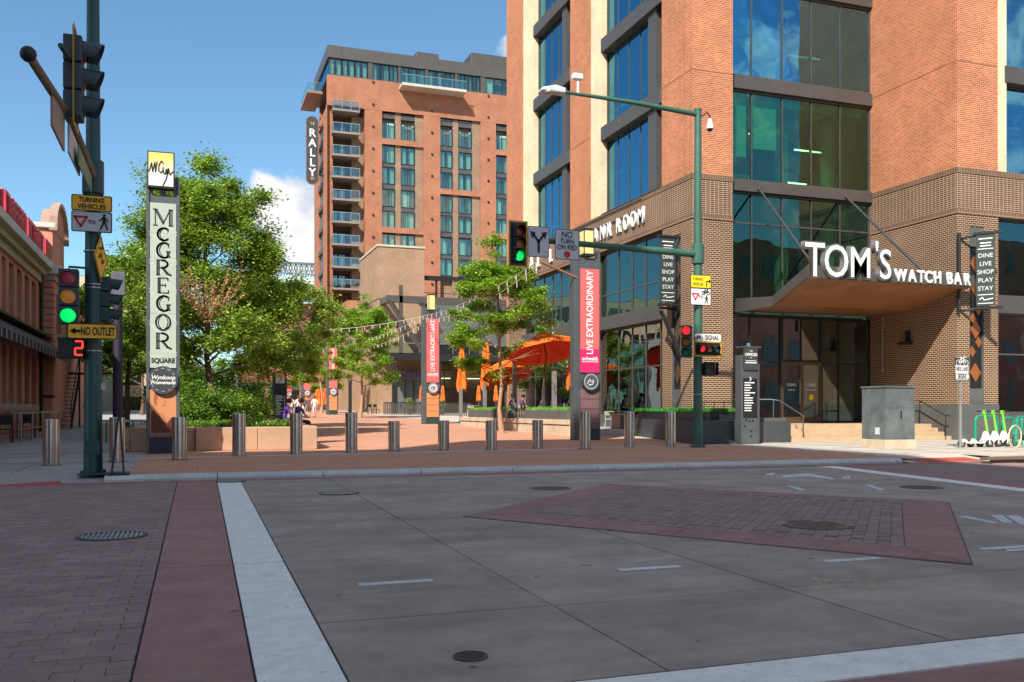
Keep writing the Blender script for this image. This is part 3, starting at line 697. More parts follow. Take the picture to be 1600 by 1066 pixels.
# curtain wall over the entrance
CX = [xY(p, YC) for p in (1173.7, 1221.4, 1266.6, 1311.5)]
zs = [(5.2, 9.99, (8.75,)), (10.43, 14.08, ()), (14.62, 18.25, ()), (18.8, 22.4, ()), (22.95, ZT, ())]
for i, (z0, z1, tr) in enumerate(zs):
    window(PC, XP, XR, z0, z1, 5, GLT if i < 2 else GLB, o=0., fr=.08, trans=tr, cuts=CX, cap=GREY, proud=.02, mw=.018, blinds=0, name='curtain_wall')
    if i: PB(MB(), PC, XP+.03, XR-.0, zs[i-1][1], z0, -.25, .2).build('spandrel', GREY, off, bevel=.02)
f = MB()
for a, b, h in ((XP+.15, CX[0]-.08, 2.6), (CX[0]+.1, CX[1]-.1, 2.2)): f.box(a, b, YC+.25, YC+.27, 14.08-h, 14.08)
for a, b in ((CX[1], CX[2]), (CX[2], CX[3]), (CX[3], XR-.1)): f.box(a+.1, b-.1, YC+.25, YC+.27, 13.7, 14.08)
f.box(XP+.15, CX[1]-.1, YC+.25, YC+.27, 16.1, 18.25)
f.build('blind', BLD, off)
# storefront under the canopy
SX = [xY(p, YC) for p in (1171, 1220, 1282, 1310)]; ZL = .69
doors = thing('x', None, None); bpy.data.objects.remove(doors)
window(PC, XP, SX[1], ZL, 5.05, 2, GLC, o=0., trans=(3.15,), cuts=[SX[0]], frm=DARK, name='storefront')
window(PC, SX[1], SX[2], 3.2, 5.05, 2, GLC, o=0., frm=DARK, name='storefront')
window(PC, SX[2], XR, ZL, 5.05, 2, GLC, o=0., trans=(3.15,), cuts=[SX[3]], frm=DARK, name='storefront')
dw = (SX[2]-SX[1])/2
for k in (0, 1):
    a = SX[1]+k*dw; f = MB(); f.box(a, a+.09, YC-.05, YC+.03, ZL, 3.2); f.box(a+dw-.09, a+dw, YC-.05, YC+.03, ZL, 3.2); f.box(a+.09, a+dw-.09, YC-.05, YC+.03, ZL, ZL+.25); f.box(a+.09, a+dw-.09, YC-.05, YC+.03, 3.08, 3.2)
    d = f.build('door', mat('bronze_door_frame', (.13, .085, .05), .4, .5, .05), off); MB().box(a+.09, a+dw-.09, YC-.02, YC, ZL+.25, 3.08).build('pane', GLC, d)
    hx = a+dw-.14 if k == 0 else a+.14; MB().path([(hx, YC-.06, 1.5), (hx, YC-.13, 1.55), (hx, YC-.13, 2.4), (hx, YC-.06, 2.45)], .018, 8).build('handle', SIL, d)
    text("TOM'S", .17, (a+dw/2, YC-.035, 2.25), WHT, d); text('WATCH BAR' if k else 'DINE IN', .09, (a+dw/2, YC-.035, 2.05), WHT, d)
MB().disc((SX[2]-dw/2, YC-.03, 1.75), .12, (0, -1, 0), 16, .006).build('yellow_sticker', YLS, off)
# rooms behind the glass
f = MB(); rnd = random.Random(3)
for z in (5.0, 10.0, 14.1, 18.3, 22.45):
    f.box(XA+.55, XR-.05, YC+.35, YEND-.5, z, z+.4)
for z in (5.0, 10.0): f.box(XR+.55, 49, YW+.6, 40, z, z+.4)
f.box(XA+.55, 49.4, YF+.7, YEND-.3, .3, .69)
f.build('floor_slab', CEI, off)
f = MB(); f.box(25.5, 25.7, 38, YEND-.5, .7, ZT); f.box(XA+5.5, XR-.05, 38.4, 38.6, .69, ZT)
f.box(XR+.55, 49, 34, 34.2, .69, ZT); f.box(XA+.6, XA+5.5, 44.0, 44.1, .69, 5); f.build('partition', INT, off)
f = MB()
for x in (21.5, 24.2, 26.6):
    for z in (.69, 5.4, 10.4, 14.5, 18.7): f.box(x-.2, x+.2, 33.2, 33.6, z, z+4.)
f.box(XR-.7, XR-.2, 32.3, 33.3, .69, 5)
f.build('column', mat('pale_green_column', (.34, .5, .40), .7, 0, .05), off)
f = MB()
for (x, y, z, l) in ((22.6, 33.4, 13.0, 1.1), (21.9, 34.3, 12.6, .8), (24.6, 33., 12.4, 1.4), (24.8, 34.0, 16.9, 2.), (22.2, 33.5, 17.1, 1.6), (24.6, 33.5, 11.1, 1.0)): f.box(x, x+l, y, y+.06, z, z+.05)
for y in (36, 39.5, 43, 47): f.box(20, 20.06, y, y+1.4, 12.9, 12.95); f.box(21.5, 21.56, y, y+1.4, 17.2, 17.25)
f.build('lamp_strip', LMP, off)
f = MB(); f.box(21.0, 22.2, 32.6, 32.7, 10.85, 11.0); f.build('yellow_bench', YLS, off)
# right wing windows
window(PW, x3, 33.4, 5.63, ZB0-.02, 2, GL, trans=()); PB(MB(), PW, x3, 40, 4.96, 5.63, -.4, .05).build('spandrel', GREY, off, bevel=.02)
window(PW, x3, 33.4, 1.1, 4.96, 2, GLC, trans=(3.4,)); window(PW, 33.6, 38, 5.63, ZB0-.02, 3, GL); window(PW, 33.6, 38, 1.1, 4.96, 3, GLC)
a = xY(1572, YW)
for i in range(4):
    z0 = fl[0] if i == 0 else fl[i]+.65; z1 = fl[i+1] if i < 3 else ZT
    window(PW, a, 38, z0, z1, 5, GLB)
    if i < 3: PB(MB(), PW, a-.1, 38, fl[i+1], fl[i+1]+.65, -.45, .06).build('spandrel', GREY, off, bevel=.02)
f = MB(); f.box(38, 50, YW, YW+.5, ZB1, ZT); f.build('brick_wall', ORB, off); f = MB(); f.box(38, 50, YW, YW+.5, 1.1, ZB0); f.build('brick_wall', BRB, off)
MB().box(33.4, 33.6, YW, YW+.5, 1.1, ZB0).build('brick_wall', BRB, off)
# rear and flank walls, roof
MB().box(50, 50.4, YW, YEND, .1, ZT).build('brick_wall', ORB, off); MB().box(XA, 50, YEND, YEND+.4, .1, ZT).build('brick_wall', ORB, off)
f = MB(); f.box(XA+.5, XR+.5, YC+.3, YEND, ZT-.4, ZT); f.box(XR+.5, 50, YW+.5, YEND, ZT-.4, ZT); f.build('roof', GREY, off)
for z in (14.4, 18.6):
    MB().box(XR-.004, XR, YW+.02, YC, z, z+.03).build('movement_joint', mat('joint_sealant', (.26, .10, .06), .8), off); MB().box(XR+.01, xY(1559, YW), YW-.004, YW, z, z+.03).build('movement_joint', MATS['joint_sealant'], off)
    MB().box(XA-.004, XA, YF, Y[1034], z, z+.03).build('movement_joint', MATS['joint_sealant'], off); MB().box(XA, XP, YF-.004, YF, z, z+.03).build('movement_joint', MATS['joint_sealant'], off); MB().box(XA-.004, XA, Y[924], Y[891], z, z+.03).build('movement_joint', MATS['joint_sealant'], off)
MB().box(XA-.004, XA, YF+.55, YF+.565, ZB1, ZT).build('movement_joint', MATS['joint_sealant'], off)
# lettering on the brown band
for ch, px in zip('TANK ROOM', (921.5, 933, 944, 954.5, 0, 968.5, 980.5, 992, 1004)):
    if ch == ' ': continue
    yy = LY(px); text(ch, .98, (XA-.06, yy, 9.52), WHT, off, rz=-R(90), ext=.05, name='letter', sx=.72, bold=.018)
for ch, px in zip('ALL', (832, 843, 862)):
    text(ch, .98, (XA-.06, LY(px), 9.45), WHT, off, rz=-R(90), ext=.05, name='letter', sx=.8, bold=.018)
MB().box(XA-.3, XA-.22, LY(905), LY(1010), 10.12, 10.17).build('light_bar', DARK, off)
# canopy ----------------------------------------------------------------
YK, YE = 29.1, 26.4; xl0, xl1, xr = 20.7, 20.2, 27.62
c = thing('canopy', None, None); c.parent = off; c.location = (24-22, 29-33, 5-.1)
MB().ext([(xl0+.1, YC-.05, 5.2), (xl0+.1, YK, 5.2), (xl0+.1, YK, 5.24), (xl0+.1, YC-.05, 5.24)], (XR-.03-xl0-.1, 0, 0)).build('soffit', WOOD, c)
def quadslab(p, m, name, up=.05): MB().ext(p, (0, 0, up)).build(name, m, c)
nb = 7
for i in range(nb):          # soffit boards
    t0, t1 = i/nb, (i+1)/nb
    def P(t, e): xa = xl0+.1+(xl1-xl0)*t; return xa, YK+(YE+.06-YK)*t, 5.2+.62*t
    xa, ya, za = P(t0, 0); xb, yb, zb = P(t1, 0); yb += .006
    xr0 = XR-.03 if ya > YW else xr-.05; xr1 = XR-.03 if yb > YW else xr-.05
    MB().add([(xa, ya, za), (xr0, ya, za), (xr1, yb, zb), (xb, yb, zb), (xa, ya, za+.04), (xr0, ya, za+.04), (xr1, yb, zb+.04), (xb, yb, zb+.04)],
             [(0, 3, 2, 1), (4, 5, 6, 7), (0, 1, 5, 4), (1, 2, 6, 5), (2, 3, 7, 6), (3, 0, 4, 7)]).build('soffit_board', WOOD, c)
MB().box(xl1, xr, YE-.06, YE+.05, 5.80, 6.24).build('fascia', GREY, c, bevel=.01)
MB().ext([(xl0, YC-.02, 5.14), (xl0, YK, 5.14), (xl0, YK, 5.5), (xl0, YC-.02, 5.7)], (.09, 0, 0)).build('fascia', GREY, c)
MB().add([(xl0, YK, 5.14), (xl1, YE+.05, 5.80), (xl1, YE+.05, 6.22), (xl0, YK, 5.5), (xl0+.09, YK, 5.14), (xl1+.09, YE+.05, 5.80), (xl1+.09, YE+.05, 6.22), (xl0+.09, YK, 5.5)],
         [(0, 3, 2, 1), (4, 5, 6, 7), (0, 1, 5, 4), (1, 2, 6, 5), (2, 3, 7, 6), (3, 0, 4, 7)]).build('fascia', GREY, c)
MB().add([(xl0+.1, YC-.05, 5.62), (XR-.04, YC-.05, 5.62), (XR-.04, YK, 5.45), (xl0+.1, YK, 5.45), (xr-.1, YE+.3, 6.1), (xl1+.12, YE+.3, 6.1), (XR-.04, YW+.05, 5.98), (XR-.04, YW-.05, 6.0), (xr-.1, YW-.05, 6.0)], [(0, 1, 2, 3), (3, 2, 6, 5), (5, 6, 7, 8, 4)]).build('top_sheet', DARK, c)
for a, b in ((1181, 1275), (1317, 1449)):
    w0 = Vector((xY(a, YC), YC-.2, 10.15)); e0 = Vector((xY(b, YE+.4), YE+.4, 6.2))
    MB().path([w0, e0], .045, 10).build('tie_rod', CHAR, c); MB().sphere(w0, .09).build('bracket', CHAR, c)
for ch, px, s in (("T", 1271, 1.68), ("O", 1304.5, 1.6), ("M", 1342, 1.52), ("'", 1367.5, 1.4), ("S", 1381, 1.5)):
    zc = 6.34 if ch != "'" else 6.62
    pos = (xY(px, YE-.15), YE-.13, zc); 
    text(ch, s, pos, SIL, c, ext=.09, name='letter', sx=.84, bold=.05); text(ch, s, (pos[0], pos[1]-.092, pos[2]), BLK, c, ext=.004, name='letter_outline', sx=.84, bold=.032); text(ch, s, (pos[0], pos[1]-.1, pos[2]), WHT, c, ext=.012, name='letter_face', sx=.84, bold=.006)
for ch, px in zip('WATCH BAR', (1407.6, 1425.5, 1439, 1451, 1465, 0, 1484, 1496.5, 1511)):
    if ch != ' ': text(ch, .60, (xY(px, YE-.1), YE-.09, 6.05), WHT, c, ext=.03, name='letter', sx=.82, bold=.016)
# entrance steps and rails ------------------------------------------------
st = thing('entrance_steps', 'sandy stone steps up to the glass entrance doors under the canopy', 'steps', (23, 28, .1))
SAND = mat('sand_stone_step', (.52, .37, .22), .8, 0, .08, 3., .3, 60, stain=.1)
for i in range(4): MB().box(19.9+(i*.0), XR-.05-0*i, 27.1+i*.33, YC-.1 if i == 3 else 27.1+(i+1)*.33, .1+gz(0)*0, .1+.1475*(i+1)).build('step', SAND, st, bevel=.012)
MB().box(18.55, 19.88, 27.15, 28.6, .1, .95).build('plinth_block', PLI, st, bevel=.01)
def rail(pts, posts, label, m=GREY, r=.022):
    t = thing('handrail', label, 'handrail', posts[0]); MB().path(pts, r, 8).build('top_rail', m, t)
    for p in posts:
        top = min(pts, key=lambda q: (q[0]-p[0])**2+(q[1]-p[1])**2)[2]
        MB().cyl(p, (p[0], p[1], p[3] if len(p) > 3 else top), r).build('post', m, t)
rail([(19.3, 29.5, 1.62), (20.3, 28.6, 1.62), (20.5, 28.4, 1.58), (20.6, 27.2, 1.05), (20.6, 27.1, .95)], [(20.35, 28.55, .68), (20.6, 27.15, .12)], 'grey metal handrail down the left end of the entrance steps')
rail([(27.0, 29.4, 1.6), (27.0, 28.4, 1.6), (27.0, 27.2, 1.05), (27., 26.9, 1.0)], [(27., 29.3, .68), (27., 28.4, .68), (27., 27.1, .12)], 'dark handrail on the plinth at the right end of the steps', DARK)
# terraced planter of dark stone beside the steps
pl_ = thing('dark_planter', 'low dark stone planter with artificial green turf right of the tall coral pylon', 'planter', (17, 29, .1))
DST = mat('dark_planter_stone', (.055, .06, .068), .55, 0, .12, 2., stain=.1)
MB().ext([(15.75, 26.2, .1), (18.2, 26.6, .1), (18.2, 33.6, .1), (17.2, 33.6, .1)], (0, 0, .78)).build('lower_tier', DST, pl_, bevel=.01)
MB().ext([(16.05, 26.9, .88), (18.2, 27.2, .88), (18.2, 33.5, .88), (17.35, 33.5, .88)], (0, 0, .3)).build('planting_box', DARK, pl_, bevel=.01)
MB().box(18.2, 19.9, 26.9, 27.1, .1, .84).build('lower_tier', DST, pl_, bevel=.01)
MB().path([(16.2, 27.2, 1.5), (18.3, 27.4, 1.5), (20.1, 29.6, 1.6)], .02, 6).build('rail', DARK, pl_)
mb = MB()
for i in range(6):
    t = i/5; mb.cyl((16.2+2.1*t, 27.2+.2*t, 1.15), (16.2+2.1*t, 27.2+.2*t, 1.5), .014, n=6)
mb.build('rail_post', DARK, pl_)
def tufts(name, label, x0, x1, y0, y1, z, n, h, m, sl=0.):
    mb = MB(); rr = random.Random(n)
    for _ in range(n):
        y = rr.uniform(y0, y1); x = rr.uniform(x0+sl*(y-y0), x1); a = rr.uniform(0, 6.3); hh = h*rr.uniform(.5, 1.2); w = .012; lx, ly = rr.gauss(0, .3)*hh, rr.gauss(0, .3)*hh
        mb.face([(x-w*math.cos(a), y-w*math.sin(a), z), (x+w*math.cos(a), y+w*math.sin(a), z), (x+lx, y+ly, z+hh)])
    return tag(mb.build(name, m, None), label, 'turf', None, 'stuff')
tufts('turf', 'bright green artificial turf on the dark planter', 16.1, 18.2, 27., 33.5, 1.18, 9000, .13, TURF, .17)
# wall lamps and conduit on the return wall
t = thing('wall_lamp', 'dark wall lamp on the brick side wall under the canopy', 'wall lamp', (XR, 29.3, 3.9)); MB().box(XR-.35, XR-.01, 29.1, 29.55, 3.85, 3.97).build('lamp_body', DARK, t, bevel=.01); MB().box(XR-.12, XR-.01, 29.25, 29.4, 3.97, 4.4).build('mount', DARK, t)
t = thing('hanging_conduit', 'thin pale conduit hanging on the brick wall under the canopy', 'conduit', (XR, 30.8, 3)); MB().cyl((XR-.05, 30.75, 2.9), (XR-.05, 30.75, 5.1), .02).build('pipe', SIL, t); MB().sphere((XR-.05, 30.75, 2.88), .06).build('end_cap', SIL, t)
# ---------------------------------------------------------------- hotel tower at the end of the promenade
HX, HY, FH = 17.3, 121.2, 2.95
hot = thing('hotel_tower', 'tall orange brick hotel with corner balconies and dark glass top floor', 'building', (30, 125, 1))
PH = ('Y', HY); hx = lambda px: xY(px, HY)
hz = lambda px, py: zY(px, py, HY)
ztop = 45.6; X5, X6, X7, X8, XE = hx(570), hx(597), hx(662), hx(688), 58
G1 = [(597, 662, (597, 618), (627, 649)), (688, 751, (688, 708), (717, 738)), (775, 818, (775, 794), (800, 816))]
zg = {0: [hz(608, a) for a in (150, 190, 227, 260, 295, 329, 365)], 1: [hz(698, a) for a in (162, 201, 235, 269, 305, 336, 371, 404)], 2: [hz(785, a) for a in (171, 210, 244, 277, 309, 342, 375, 408)]}
sep = {0: (2, 6), 1: (4,), 2: (2, 6)}
def hw(*s, m=HBR, name='brick_wall'):
    mb = MB()
    for q in s: PB(mb, PH, *q)
    return mb.build(name, m, hot)
wins = {}
def hwin(x0, x1, z0, z1, o=-.35):
    key = (round(x1-x0, 1), round(z1-z0, 1), random.choice((0, 0, 1, 2, 3))); w, h = x1-x0, z1-z0
    if key not in wins:
        f = MB(); f.box(0, .08, -.1, .05, 0, h); f.box(w-.08, w, -.1, .05, 0, h); f.box(.08, w-.08, -.1, .05, 0, .08); f.box(.08, w-.08, -.1, .05, h-.08, h); f.box(w*.5-.03, w*.5+.03, -.08, .04, .08, h-.08)
        p = MB().box(.05, w-.05, 0, .02, .05, h-.05); cu = MB(); 
        n = 22
        for a, b in {0: ((.05, w*.4), (w*.62, w-.05)), 1: ((.05, w*.25), (w*.82, w-.05)), 2: ((.05, w*.66),), 3: ((w*.45, w-.05), (.05, w*.2))}[key[2]]:
            vs = []
            for i in range(n+1):
                x = a+(b-a)*i/n; vs += [(x, .3+.05*math.sin(i*2.1), .05), (x, .3+.05*math.sin(i*2.1), h-.05)]
            cu.add(vs, [(2*i, 2*i+2, 2*i+3, 2*i+1) for i in range(n)])
        cu.box(.02, w-.02, .9, .95, 0, h)
        r = []
        for q, nm, m in ((f, 'window', DARK), (p, 'pane', GLH), (cu, 'curtain', CUR)):
            o_ = q.build(nm, m, None, world=False); r.append(o_.data); bpy.data.objects.remove(o_)
        r[2].materials.append(INT); n6 = len(r[2].polygons)
        for pp in list(r[2].polygons)[n6-6:]: pp.material_index = 1
        wins[key] = r
    r = wins[key]; wo_ = bpy.data.objects.new('window', r[0]); C.objects.link(wo_); wo_.parent = hot; wo_.location = Vector((x0, HY-o, z0))-hot.location
    for nm, me in (('pane', r[1]), ('curtain', r[2])):
        q = bpy.data.objects.new(nm, me); C.objects.link(q); q.parent = wo_
    return wo_
zb = 5.
hw((hx(570), hx(597), zb, 41.2, -2, 0)); hw((hx(662), hx(688), zb, 41.2, -2, 0)); hw((hx(751), hx(775), zb, 41.2, -2, 0)); hw((hx(818), XE, zb, 41.2, -2, 0))
hw((HX, hx(510), zb-4, 41.2, -.5, 0)); hw((HX, XE, 41.2, 45.2, -.6, .02))
for gi, (a, b, w1_, w2_) in enumerate(G1):
    rows = zg[gi]; xa, xb = hx(a), hx(b)
    hw((xa, xb, zb-2, 41.2, -2, -.9), m=HTN, name='recess_wall')
    hw((xa, xb, rows[0]+1.4, 41.2, -.9, 0))
    strips = [(hx(w1_[1]), hx(w2_[0])), (hx(w2_[1]), xb)]
    for s0, s1 in strips: hw((s0, s1, zb, rows[0]+1.0, -.9, -.3), m=HTN, name='brown_pier')
    for i, z in enumerate(rows):
        for q in (w1_, w2_):
            h = 2.35
            hwin(hx(q[0]), hx(q[1]), z-h, z)
            PB(MB(), PH, hx(q[0]), hx(q[1]), z-FH, z-h, -.85, -.3).build('spandrel', GREY, hot)
        if i in sep[gi] and i: hw((xa, xb, z+.12, z+.85, -.85, .0))
# corner bay with its stack of balconies
xa, xb = hx(519), hx(570)
hw((hx(552), hx(570), zb-4, 40.4, -3, -1.2), m=HTN, name='recess_wall')
fbal = [hz(540, y) for y in (166, 201, 236, 270, 305, 340, 375, 410, 444)]
MB().box(HX+.8, hx(552), HY+3.2, HY+3.6, 0, 40.4).build('recess_wall', HTN, hot); MB().box(HX+.8, HX+3.4, HY+3.6, HY+13, 0, 40.4).build('recess_wall', HTN, hot)
for i, z in enumerate(fbal):
    b = MB().box(HX+.6, hx(561), HY-.6, HY+3.2, z-.85, z-.6).build('balcony', mat('balcony_slab', (.26, .21, .18), .7, 0, .06), hot)
    MB().box(HX+.7, hx(560), HY-.55, HY-.52, z-.6, z+.5).build('glass_panel', GLR, b); MB().box(HX+.66, HX+.69, HY-.5, HY+3.1, z-.6, z+.5).build('glass_panel', GLR, b)
    f = MB(); f.box(HX+.6, hx(561), HY-.6, HY-.5, z+.5, z+.58)
    for k in range(4): x = HX+.65+(hx(561)-HX-.7)*k/3; f.box(x, x+.07, HY-.6, HY-.53, z-.6, z+.5)
    f.build('balustrade', SIL, b)
    for k in range(3):
        x = HX+.9+k*1.05; hwin(x, x+.95, z-.6, z+1.7, o=-3.1)
# left flank: a slim brick return, then bronze bays between windows
MB().box(HX, HX+.8, HY+.5, HY+4, 0, 41.2).build('brick_wall', HBR, hot)
yb0, yb1 = yX(512, HX), yX(491, HX)
MB().box(HX-.02, HX+.8, HY+8.4, HY+12.8, 0, 41.2).build('brick_wall', HBR, hot)
for i, z in enumerate(fbal[1:]):
    PB(MB(), ('X', HX), HY+4.2, HY+8.2, z-1.1, z-.5, -.3, .1).build('spandrel', GREY, hot); PB(MB(), ('X', HX), HY+4.2, HY+8.2, z-.5, z+1.85, -.3, -.2).build('window', GLH, hot)
MB().box(HX, HX+.8, HY+4, HY+8.4, 40, 41.2).build('brick_wall', HBR, hot)
# dark glazed top floor
zt0 = 45.2; MB().box(HX+.1, XE, HY+.2, HY+14, 47.6, 49.2).build('parapet', GREY, hot)
MB().box(HX+.1, XE, HY+.1, HY+14, 45.2, 45.35).build('floor_slab', GREY, hot)
xs_ = [HX+.3, hx(576), hx(583), hx(623), hx(627), hx(665), hx(670), hx(712), hx(716), hx(752), hx(760), XE-4]
for i in range(0, len(xs_)-1, 2):
    n = 3; a, b = xs_[i], xs_[i+1]
    for k in range(n): hwin(a+(b-a)*k/n, a+(b-a)*(k+1)/n-.06, 45.35, 47.6, o=-.5)
    if i: MB().box(xs_[i-1], a, HY+.3, HY+.8, 45.35, 47.6).build('brick_wall', GREY, hot)
for k in range(4):
    y = HY+.6+k*3; MB().box(HX+.3, HX+.34, y, y+2.8, 45.4, 47.6).build('pane', GLB, hot)
MB().box(HX+1.2, XE, HY+3, HY+13, 45.3, 47.6).build('partition', INT, hot)
for a, b, z in ((655, 690, 50.4), (741, 800, 51.3)): MB().box(hx(a), hx(b), HY+1.5, HY+11, 49.2, z).build('roof_plant_screen', GREY, hot, bevel=.05)
for (x0, x1, y0, y1, zz) in ((hx(623), hx(722), HY-2.2, HY+.1, 44.6), (xY(480, HY+5), HX+.1, HY+5, HY+13, 44.6)):
    b = MB().box(x0, x1, y0, y1, zz-.35, zz).build('balcony', CONL if x0 > HX else mat('balcony_soffit', (.30, .17, .11), .7), hot)
    f = MB(); f.box(x0+.1, x1-.1, y0+.08, y0+.1, zz, zz+1.1)
    if x0 < HX: f.box(x0+.08, x0+.1, y0, y1, zz, zz+1.1)
    f.build('glass_panel', GLR, b); f = MB(); f.box(x0, x1, y0, y0+.08, zz+1.1, zz+1.16); f.build('balustrade', SIL, b)
MB().box(HX+.8, XE, HY+13, HY+13.5, 0, 45.2).build('brick_wall', HBR, hot); MB().box(XE, XE+.4, HY, HY+13.5, 0, 49.2).build('brick_wall', HBR, hot)
MB().box(HX+.8, XE, HY+2, HY+13, 45, 45.2).build('roof', GREY, hot)
mb = MB()
for i in range(10):
    z = fbal[-1]+i*FH+.4
    for px in (583, 675, 763): mb.box(hx(px)-.12, hx(px)+.12, HY-.14, HY-.0, z, z+.25)
mb.build('facade_vent', DARK, hot, kind='stuff')
# blade sign
xs0, ys0 = HX-1.7, HY+3.
d0 = ys0
bs = thing('blade_sign', 'tall dark rounded blade sign reading RALLY on the hotel corner', 'sign', (HX-1, ys0, 33))
zs0, zs1 = zY(488, 288, ys0), zY(488, 182, ys0); xc = xY(488, ys0); wv = .80
pts = [(xc+wv*math.cos(a), ys0, zs1-wv+wv*math.sin(a)) for a in [math.pi*i/10 for i in range(11)]]+[(xc-wv*math.cos(a), ys0, zs0+wv-wv*math.sin(a)) for a in [math.pi*i/10 for i in range(11)]]
MB().ext(pts, (0, .35, 0)).build('panel', CHAR, bs)
def rim(pts, w, m, par, y, t=.03):
    mb = MB(); P = [Vector((p[0], p[2])) for p in pts]+[Vector((pts[0][0], pts[0][2]))]; stroke(mb, P, w, t, y); return mb.build('rim', m, par)
rim(pts, .12, mat('bronze_rim', (.22, .15, .13), .5, .3), bs, ys0)
for i, ch in enumerate('RALLY'): text(ch, 1.45, (xc, ys0-.03, zs1-2.25-i*1.32), WHT, bs, ext=.03, name='letter', bold=.03)
text('16', .62, (xc, ys0-.03, zs1-.95), mat('gold_print', (.6, .42, .15), .5), bs, ext=.02); text('00', .5, (xc, ys0-.03, zs0+.75), MATS['gold_print'], bs, ext=.02)
MB().box(xc+.7, HX+.1, ys0+.1, ys0+.25, zs1-1.4, zs1-1.2).box(xc+.7, HX+.1, ys0+.1, ys0+.25, zs0+1.2, zs0+1.4).build('bracket', DARK, bs)
# ---------------------------------------------------------------- tan podium with steel terrace
pod = thing('podium_building', 'low tan brick building with dark steel terrace canopy before the hotel', 'building', (30, 100, 1))
PX, PY = 18.4, 93.
MB().box(PX, xY(663, PY), PY, 103, .5, 18.).build('brick_wall', TANB, pod)
MB().box(PX-.1, xY(663, PY)+.1, PY-.1, 103.1, 18, 18.2).build('coping', CONL, pod)
MB().box(PX, 60, 103.002, 119, .5, 12.8).build('brick_wall', TANB, pod); MB().box(PX-.06, 60, 102.9, 119, 12.8, 13.0).build('coping', CONL, pod)
MB().box(PX+.005, 60, 112, 119, 13, 14.6).build('brick_wall', HBR, pod)
MB().box(PX-.03, xY(663, PY)-.1, PY-.03, 103, 12.55, 12.62).build('control_joint', DARK, pod)
xm = xY(663, PY)
MB().box(xm, 48, PY+.8, 103, 6.9, 12.6).build('upper_wall', INT, pod)
MB().box(xm, 48, PY+4, 103, .5, 6.9).build('back_wall', TANB, pod)
xg0 = xY(600, PY-3)
MB().box(xg0, 48, PY-3.2, PY+4, 6.35, 6.75).build('terrace_deck', DARK, pod)
f = MB(); f.box(xg0-.1, 48, PY-3.4, PY-3.2, 6.2, 6.9); f.build('terrace_beam', DARK, pod)
f = MB(); f.box(xg0, 48, PY-3.3, PY-3.24, 7.85, 7.93)
for i in range(14): x = xg0+i*1.75; f.box(x, x+.06, PY-3.3, PY-3.24, 6.8, 7.85)
f.build('balustrade', SIL, pod); MB().box(xg0, 48, PY-3.28, PY-3.26, 6.85, 7.85).build('glass_panel', GLR, pod)
# steel roof frame over the terrace
z1 = zY(620, 468, PY-3); xa_ = xY(612, PY-3)
f = MB(); f.box(xa_-.6, 46, PY-3.4, PY-3.0, z1-.35, z1+.35); f.box(xa_-.6, xa_-.2, PY-3., PY+.9, z1-.3, z1+.3); f.build('roof_beam', GREY, pod)
f = MB(); f.path([(xa_-.4, PY-3.2, z1), (xY(660, PY-3), PY-3.2, 7.0)], .28, 4); f.build('brace', GREY, pod)
MB().box(xY(626, PY-3)-.2, xY(626, PY-3)+.15, PY-3.4, PY-3.05, 6.8, z1+1.4).build('steel_post', GREY, pod); MB().box(xY(750, PY-3)-.2, xY(750, PY-3)+.15, PY-3.4, PY-3.05, 6.8, z1).build('steel_post', GREY, pod)
f = MB(); f.path([(xY(655, PY-3), PY-3.2, z1-.2), (xY(690, PY-3), PY-3.2, 9.)], .2, 4); f.build('brace', GREY, pod)
f = MB(); zz = zY(700, 437, PY+1)
f.box(xm, 46, PY+.6, PY+1., zz-.2, zz+.25)
for px in (681, 723, 738): x = xY(px, PY+1); f.box(x-.1, x+.1, PY+.7, PY+.9, 12.6, zz)
f.box(xm, 46, PY+.7, PY+.76, 13.5, 13.56); f.build('roof_pergola', DARK, pod)
for i in range(5): x = xg0+.8+i*4.6; MB().box(x, x+.4, PY-3.3, PY-2.9, .6, 6.3).build('steel_post', DARK, pod)
# shopfront
PS = ('Y', PY+.0)
for i in range(6):
    a = xm+.3+i*4.2; q = MB(); q.box(a, a+.12, PY+.6, PY+.75, .7, 5.5); q.box(a+4.0, a+4.12, PY+.6, PY+.75, .7, 5.5); q.box(a+.12, a+4, PY+.6, PY+.75, 5.38, 5.5); q.box(a+2, a+2.08, PY+.6, PY+.72, .7, 5.38); q.box(a+.12, a+2, PY+.6, PY+.72, 3.3, 3.38); q.box(a+2.08, a+4, PY+.6, PY+.72, 3.3, 3.38)
    q = q.build('shop_window', DARK, pod); MB().box(a+.1, a+4.02, PY+.66, PY+.68, .7, 5.4).build('pane', GLC, q)
    MB().box(a+.5, a+3.5, PY+3.5, PY+3.6, 4.6, 4.7).build('lamp_strip', LMP, pod)
a = xY(640, PY); q = MB().box(a-1.6, a+1.6, PY-1.6, PY, 4.6, 4.75).build('door_canopy', mat('purple_fascia', (.09, .05, .11), .6), pod); MB().box(a-1.6, a+1.6, PY-1.66, PY-1.6, 4.4, 5.1).build('fascia', MATS['purple_fascia'], q)
q = MB().box(a-1.4, a+1.3, PY-.06, PY-.002, .7, 4.3).build('doorway', INT, pod)
for k in range(4): MB().box(a-1.4+k*.9, a-1.33+k*.9, PY-.12, PY-.06, .7, 4.3).build('door_frame', DARK, q)
